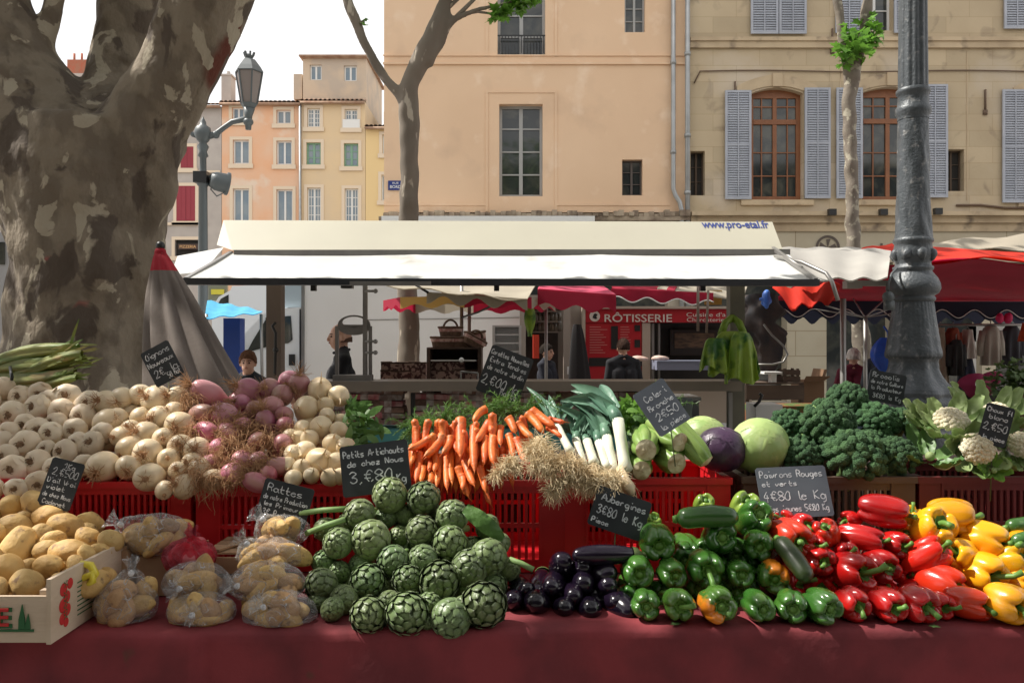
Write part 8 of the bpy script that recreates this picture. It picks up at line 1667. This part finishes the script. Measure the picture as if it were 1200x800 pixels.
bag(328,718,2.18,45,27,.065,17,'clear bag of long potatoes at the bottom of the right stack',(-.3,-.9,.5),'long potato inside the bottom bag of the right stack')
# ================================================================== chalkboards
M['slate']=mat('black_slate',(.014,.018,.022),(.028,.032,.037),9,5,.35,.65,.55,spots=((.055,.06,.065),5,.6,.8,6)); M['slate_b']=mat('pale_blue_slate',(.07,.08,.10),(.10,.115,.135),7,5,.35,.65,.5,spots=((.16,.18,.20),5,.6,.8,6)); M['chalk']=mat('white_chalk',(.72,.74,.76),(.45,.47,.5),60,2,.35,.6,.95)  # paler slate puts the celery board's blue light into its colour
M['stake']=mat('green_wire_stake',(.10,.12,.05),None,rough=.6)
def board(px,py,Y,wp,hp,roll,lines,lab,yaw=0,pitch=-8,mt=None,stake=.18,lw=.0022,stakedir=(0,0,-1),frame_=False,jit=.5):
    w_=wp*Y/F;h_=hp*Y/F; e=empty('chalkboard_sign',P(px,py,Y),lab,'price sign'); q=Matrix.Rotation(R(yaw),3,'Z')@Matrix.Rotation(R(pitch),3,'X')@Matrix.Rotation(R(roll),3,'Y')
    m=MB(); t=.003; cr_=.006; o=[(-w_/2+cr_,-h_/2),(w_/2-cr_,-h_/2),(w_/2,-h_/2+cr_),(w_/2,h_/2-cr_),(w_/2-cr_,h_/2),(-w_/2+cr_,h_/2),(-w_/2,h_/2-cr_),(-w_/2,-h_/2+cr_)]; m.prism(o,-t,0); m.v=[q@v for v in m.v]; b=m.build('slate',mt or M['slate'],e,smooth=False,local=True)
    m=MB(); chalk(m,lines,w_,h_,jit,lw,-t-.0008); m.v=[q@v for v in m.v]; m.build('chalk_writing',M['chalk'],b,smooth=False,local=True)
    m=MB(); m.tube([q@V((0,.002,-h_*.3)),q@V((0,.004,-h_*.5))+V(stakedir)*stake],.0022,6); m.build('stake',M['stake'],e,local=True); return e
random.seed(220)
board(190.5,426,2.98,36,45,-29,[('Oignons',.10,.74,.20,.0),('Nouveaux',.05,.52,.18,.0),('2€ la',.12,.22,.26,0),('50 Bot',.50,.08,.19,0)],'small slate sign reading oignons nouveaux, tilted above the white onions',pitch=-5,lw=.0023)
board(72,567,2.48,40,56,14,[('1Kg',.42,.83,.13,0),('2,€500',.14,.66,.19,0),('D\'ail Vrai',.08,.50,.12,0),('violet',.12,.36,.12,0),('de chez Nous',.08,.21,.11,0),('Cadenet',.14,.06,.11,0)],'rounded slate sign for garlic leaning at the crate by the potatoes',pitch=-12,lw=.0020)
board(334,590,2.46,60,48,14,[('Rattes',.10,.72,.22,0),('de notre Production',.06,.53,.145,0),('les Primeurs',.10,.37,.13,0),('3€ Poche 2Kg',.12,.14,.19,0)],'black slate sign reading rattes above the right bag stack',pitch=-8,lw=.0023)
board(440,548.5,2.53,80,59,-7,[('Petits Artichauts',.05,.76,.16,0),('de chez Nous',.10,.58,.14,0),('3,€80',.12,.26,.27,0),('le Kg',.62,.18,.20,0)],'large black slate reading petits artichauts behind the artichokes',pitch=-10,lw=.0028)
board(591.5,439,3.02,52,57,21,[('Carottes Nouvelles',.04,.82,.125,0),('Extra Tendres',.08,.66,.125,0),('de notre Jardin',.08,.50,.125,0),('2,€00 la',.05,.20,.24,0),('Botte',.55,.08,.17,0)],'tilted black slate for carottes nouvelles high above the carrots',pitch=-5,lw=.0026,stake=.12)
board(726,601,2.46,66,47,19,[('Aubergines',.12,.68,.21,0),('3€80 le Kg',.10,.34,.27,0),('Piece',.06,.10,.15,0)],'black slate reading aubergines above the aubergine pile',pitch=-10,lw=.0027,stake=.12)
board(775,477,2.57,46,58,-29,[('Celeri',.20,.72,.16,0),('Branche',.15,.52,.15,0),('2€50',.2,.28,.2,0),('la piece',.15,.08,.14,0)],'tilted slate with blue light painted into its colour, above the celery',pitch=-22,yaw=10,mt=M['slate_b'],lw=.0022,stake=.12)
board(798,485,2.90,26,40,4,[],'blank black plastic panel behind the tilted blue-grey slate',yaw=-25,pitch=0)
board(930.5,576,2.52,83,60,-2.5,[('Poivrons Rouges',.05,.79,.165,0),('et verts',.06,.62,.13,0),('4€80 le Kg',.06,.34,.22,0),('les jaunes 5€80 Kg',.12,.12,.155,0)],'large grey slate reading poivrons rouges et verts',pitch=-24,mt=M['slate_b'],lw=.0024)
board(1038.5,454,3.00,43,36,11,[('Brocolis',.08,.78,.19,0),('de notre Culture',.06,.58,.15,0),('la Producteur',.08,.38,.15,0),('3€80 le Kg',.16,.12,.18,0)],'small slate reading brocolis in front of the lamp post base',pitch=-4,lw=.0022,stake=.14)
board(1167,498,2.60,30,48,15,[('Choux fl',.08,.80,.14,0),('blanc',.2,.63,.14,0),('2,€50',.08,.36,.22,0),('la piece',.15,.12,.14,0)],'narrow slate sign standing among the cauliflowers',yaw=-20,lw=.0022)
# drop unused prototypes (never placed)
dead=[o for o in bpy.data.objects if o.parent is None and o.type in('EMPTY','MESH') and 'label' not in o and 'kind' not in o]
dead+= [c for o in dead for c in o.children_recursive]
for o in dead: bpy.data.objects.remove(o)
for o in bpy.data.objects:
    if o.parent is not None:
        for k in ('group','label','category'):
            if k in o: del o[k]
# group only where it is a real group
from collections import Counter
cnt=Counter(o.get('group') for o in bpy.data.objects if o.parent is None)
for o in bpy.data.objects:
    if o.get('group') and cnt[o['group']]<2: del o['group']
scene.render.engine='CYCLES'; scene.cycles.transparent_max_bounces=24; scene.cycles.max_bounces=8
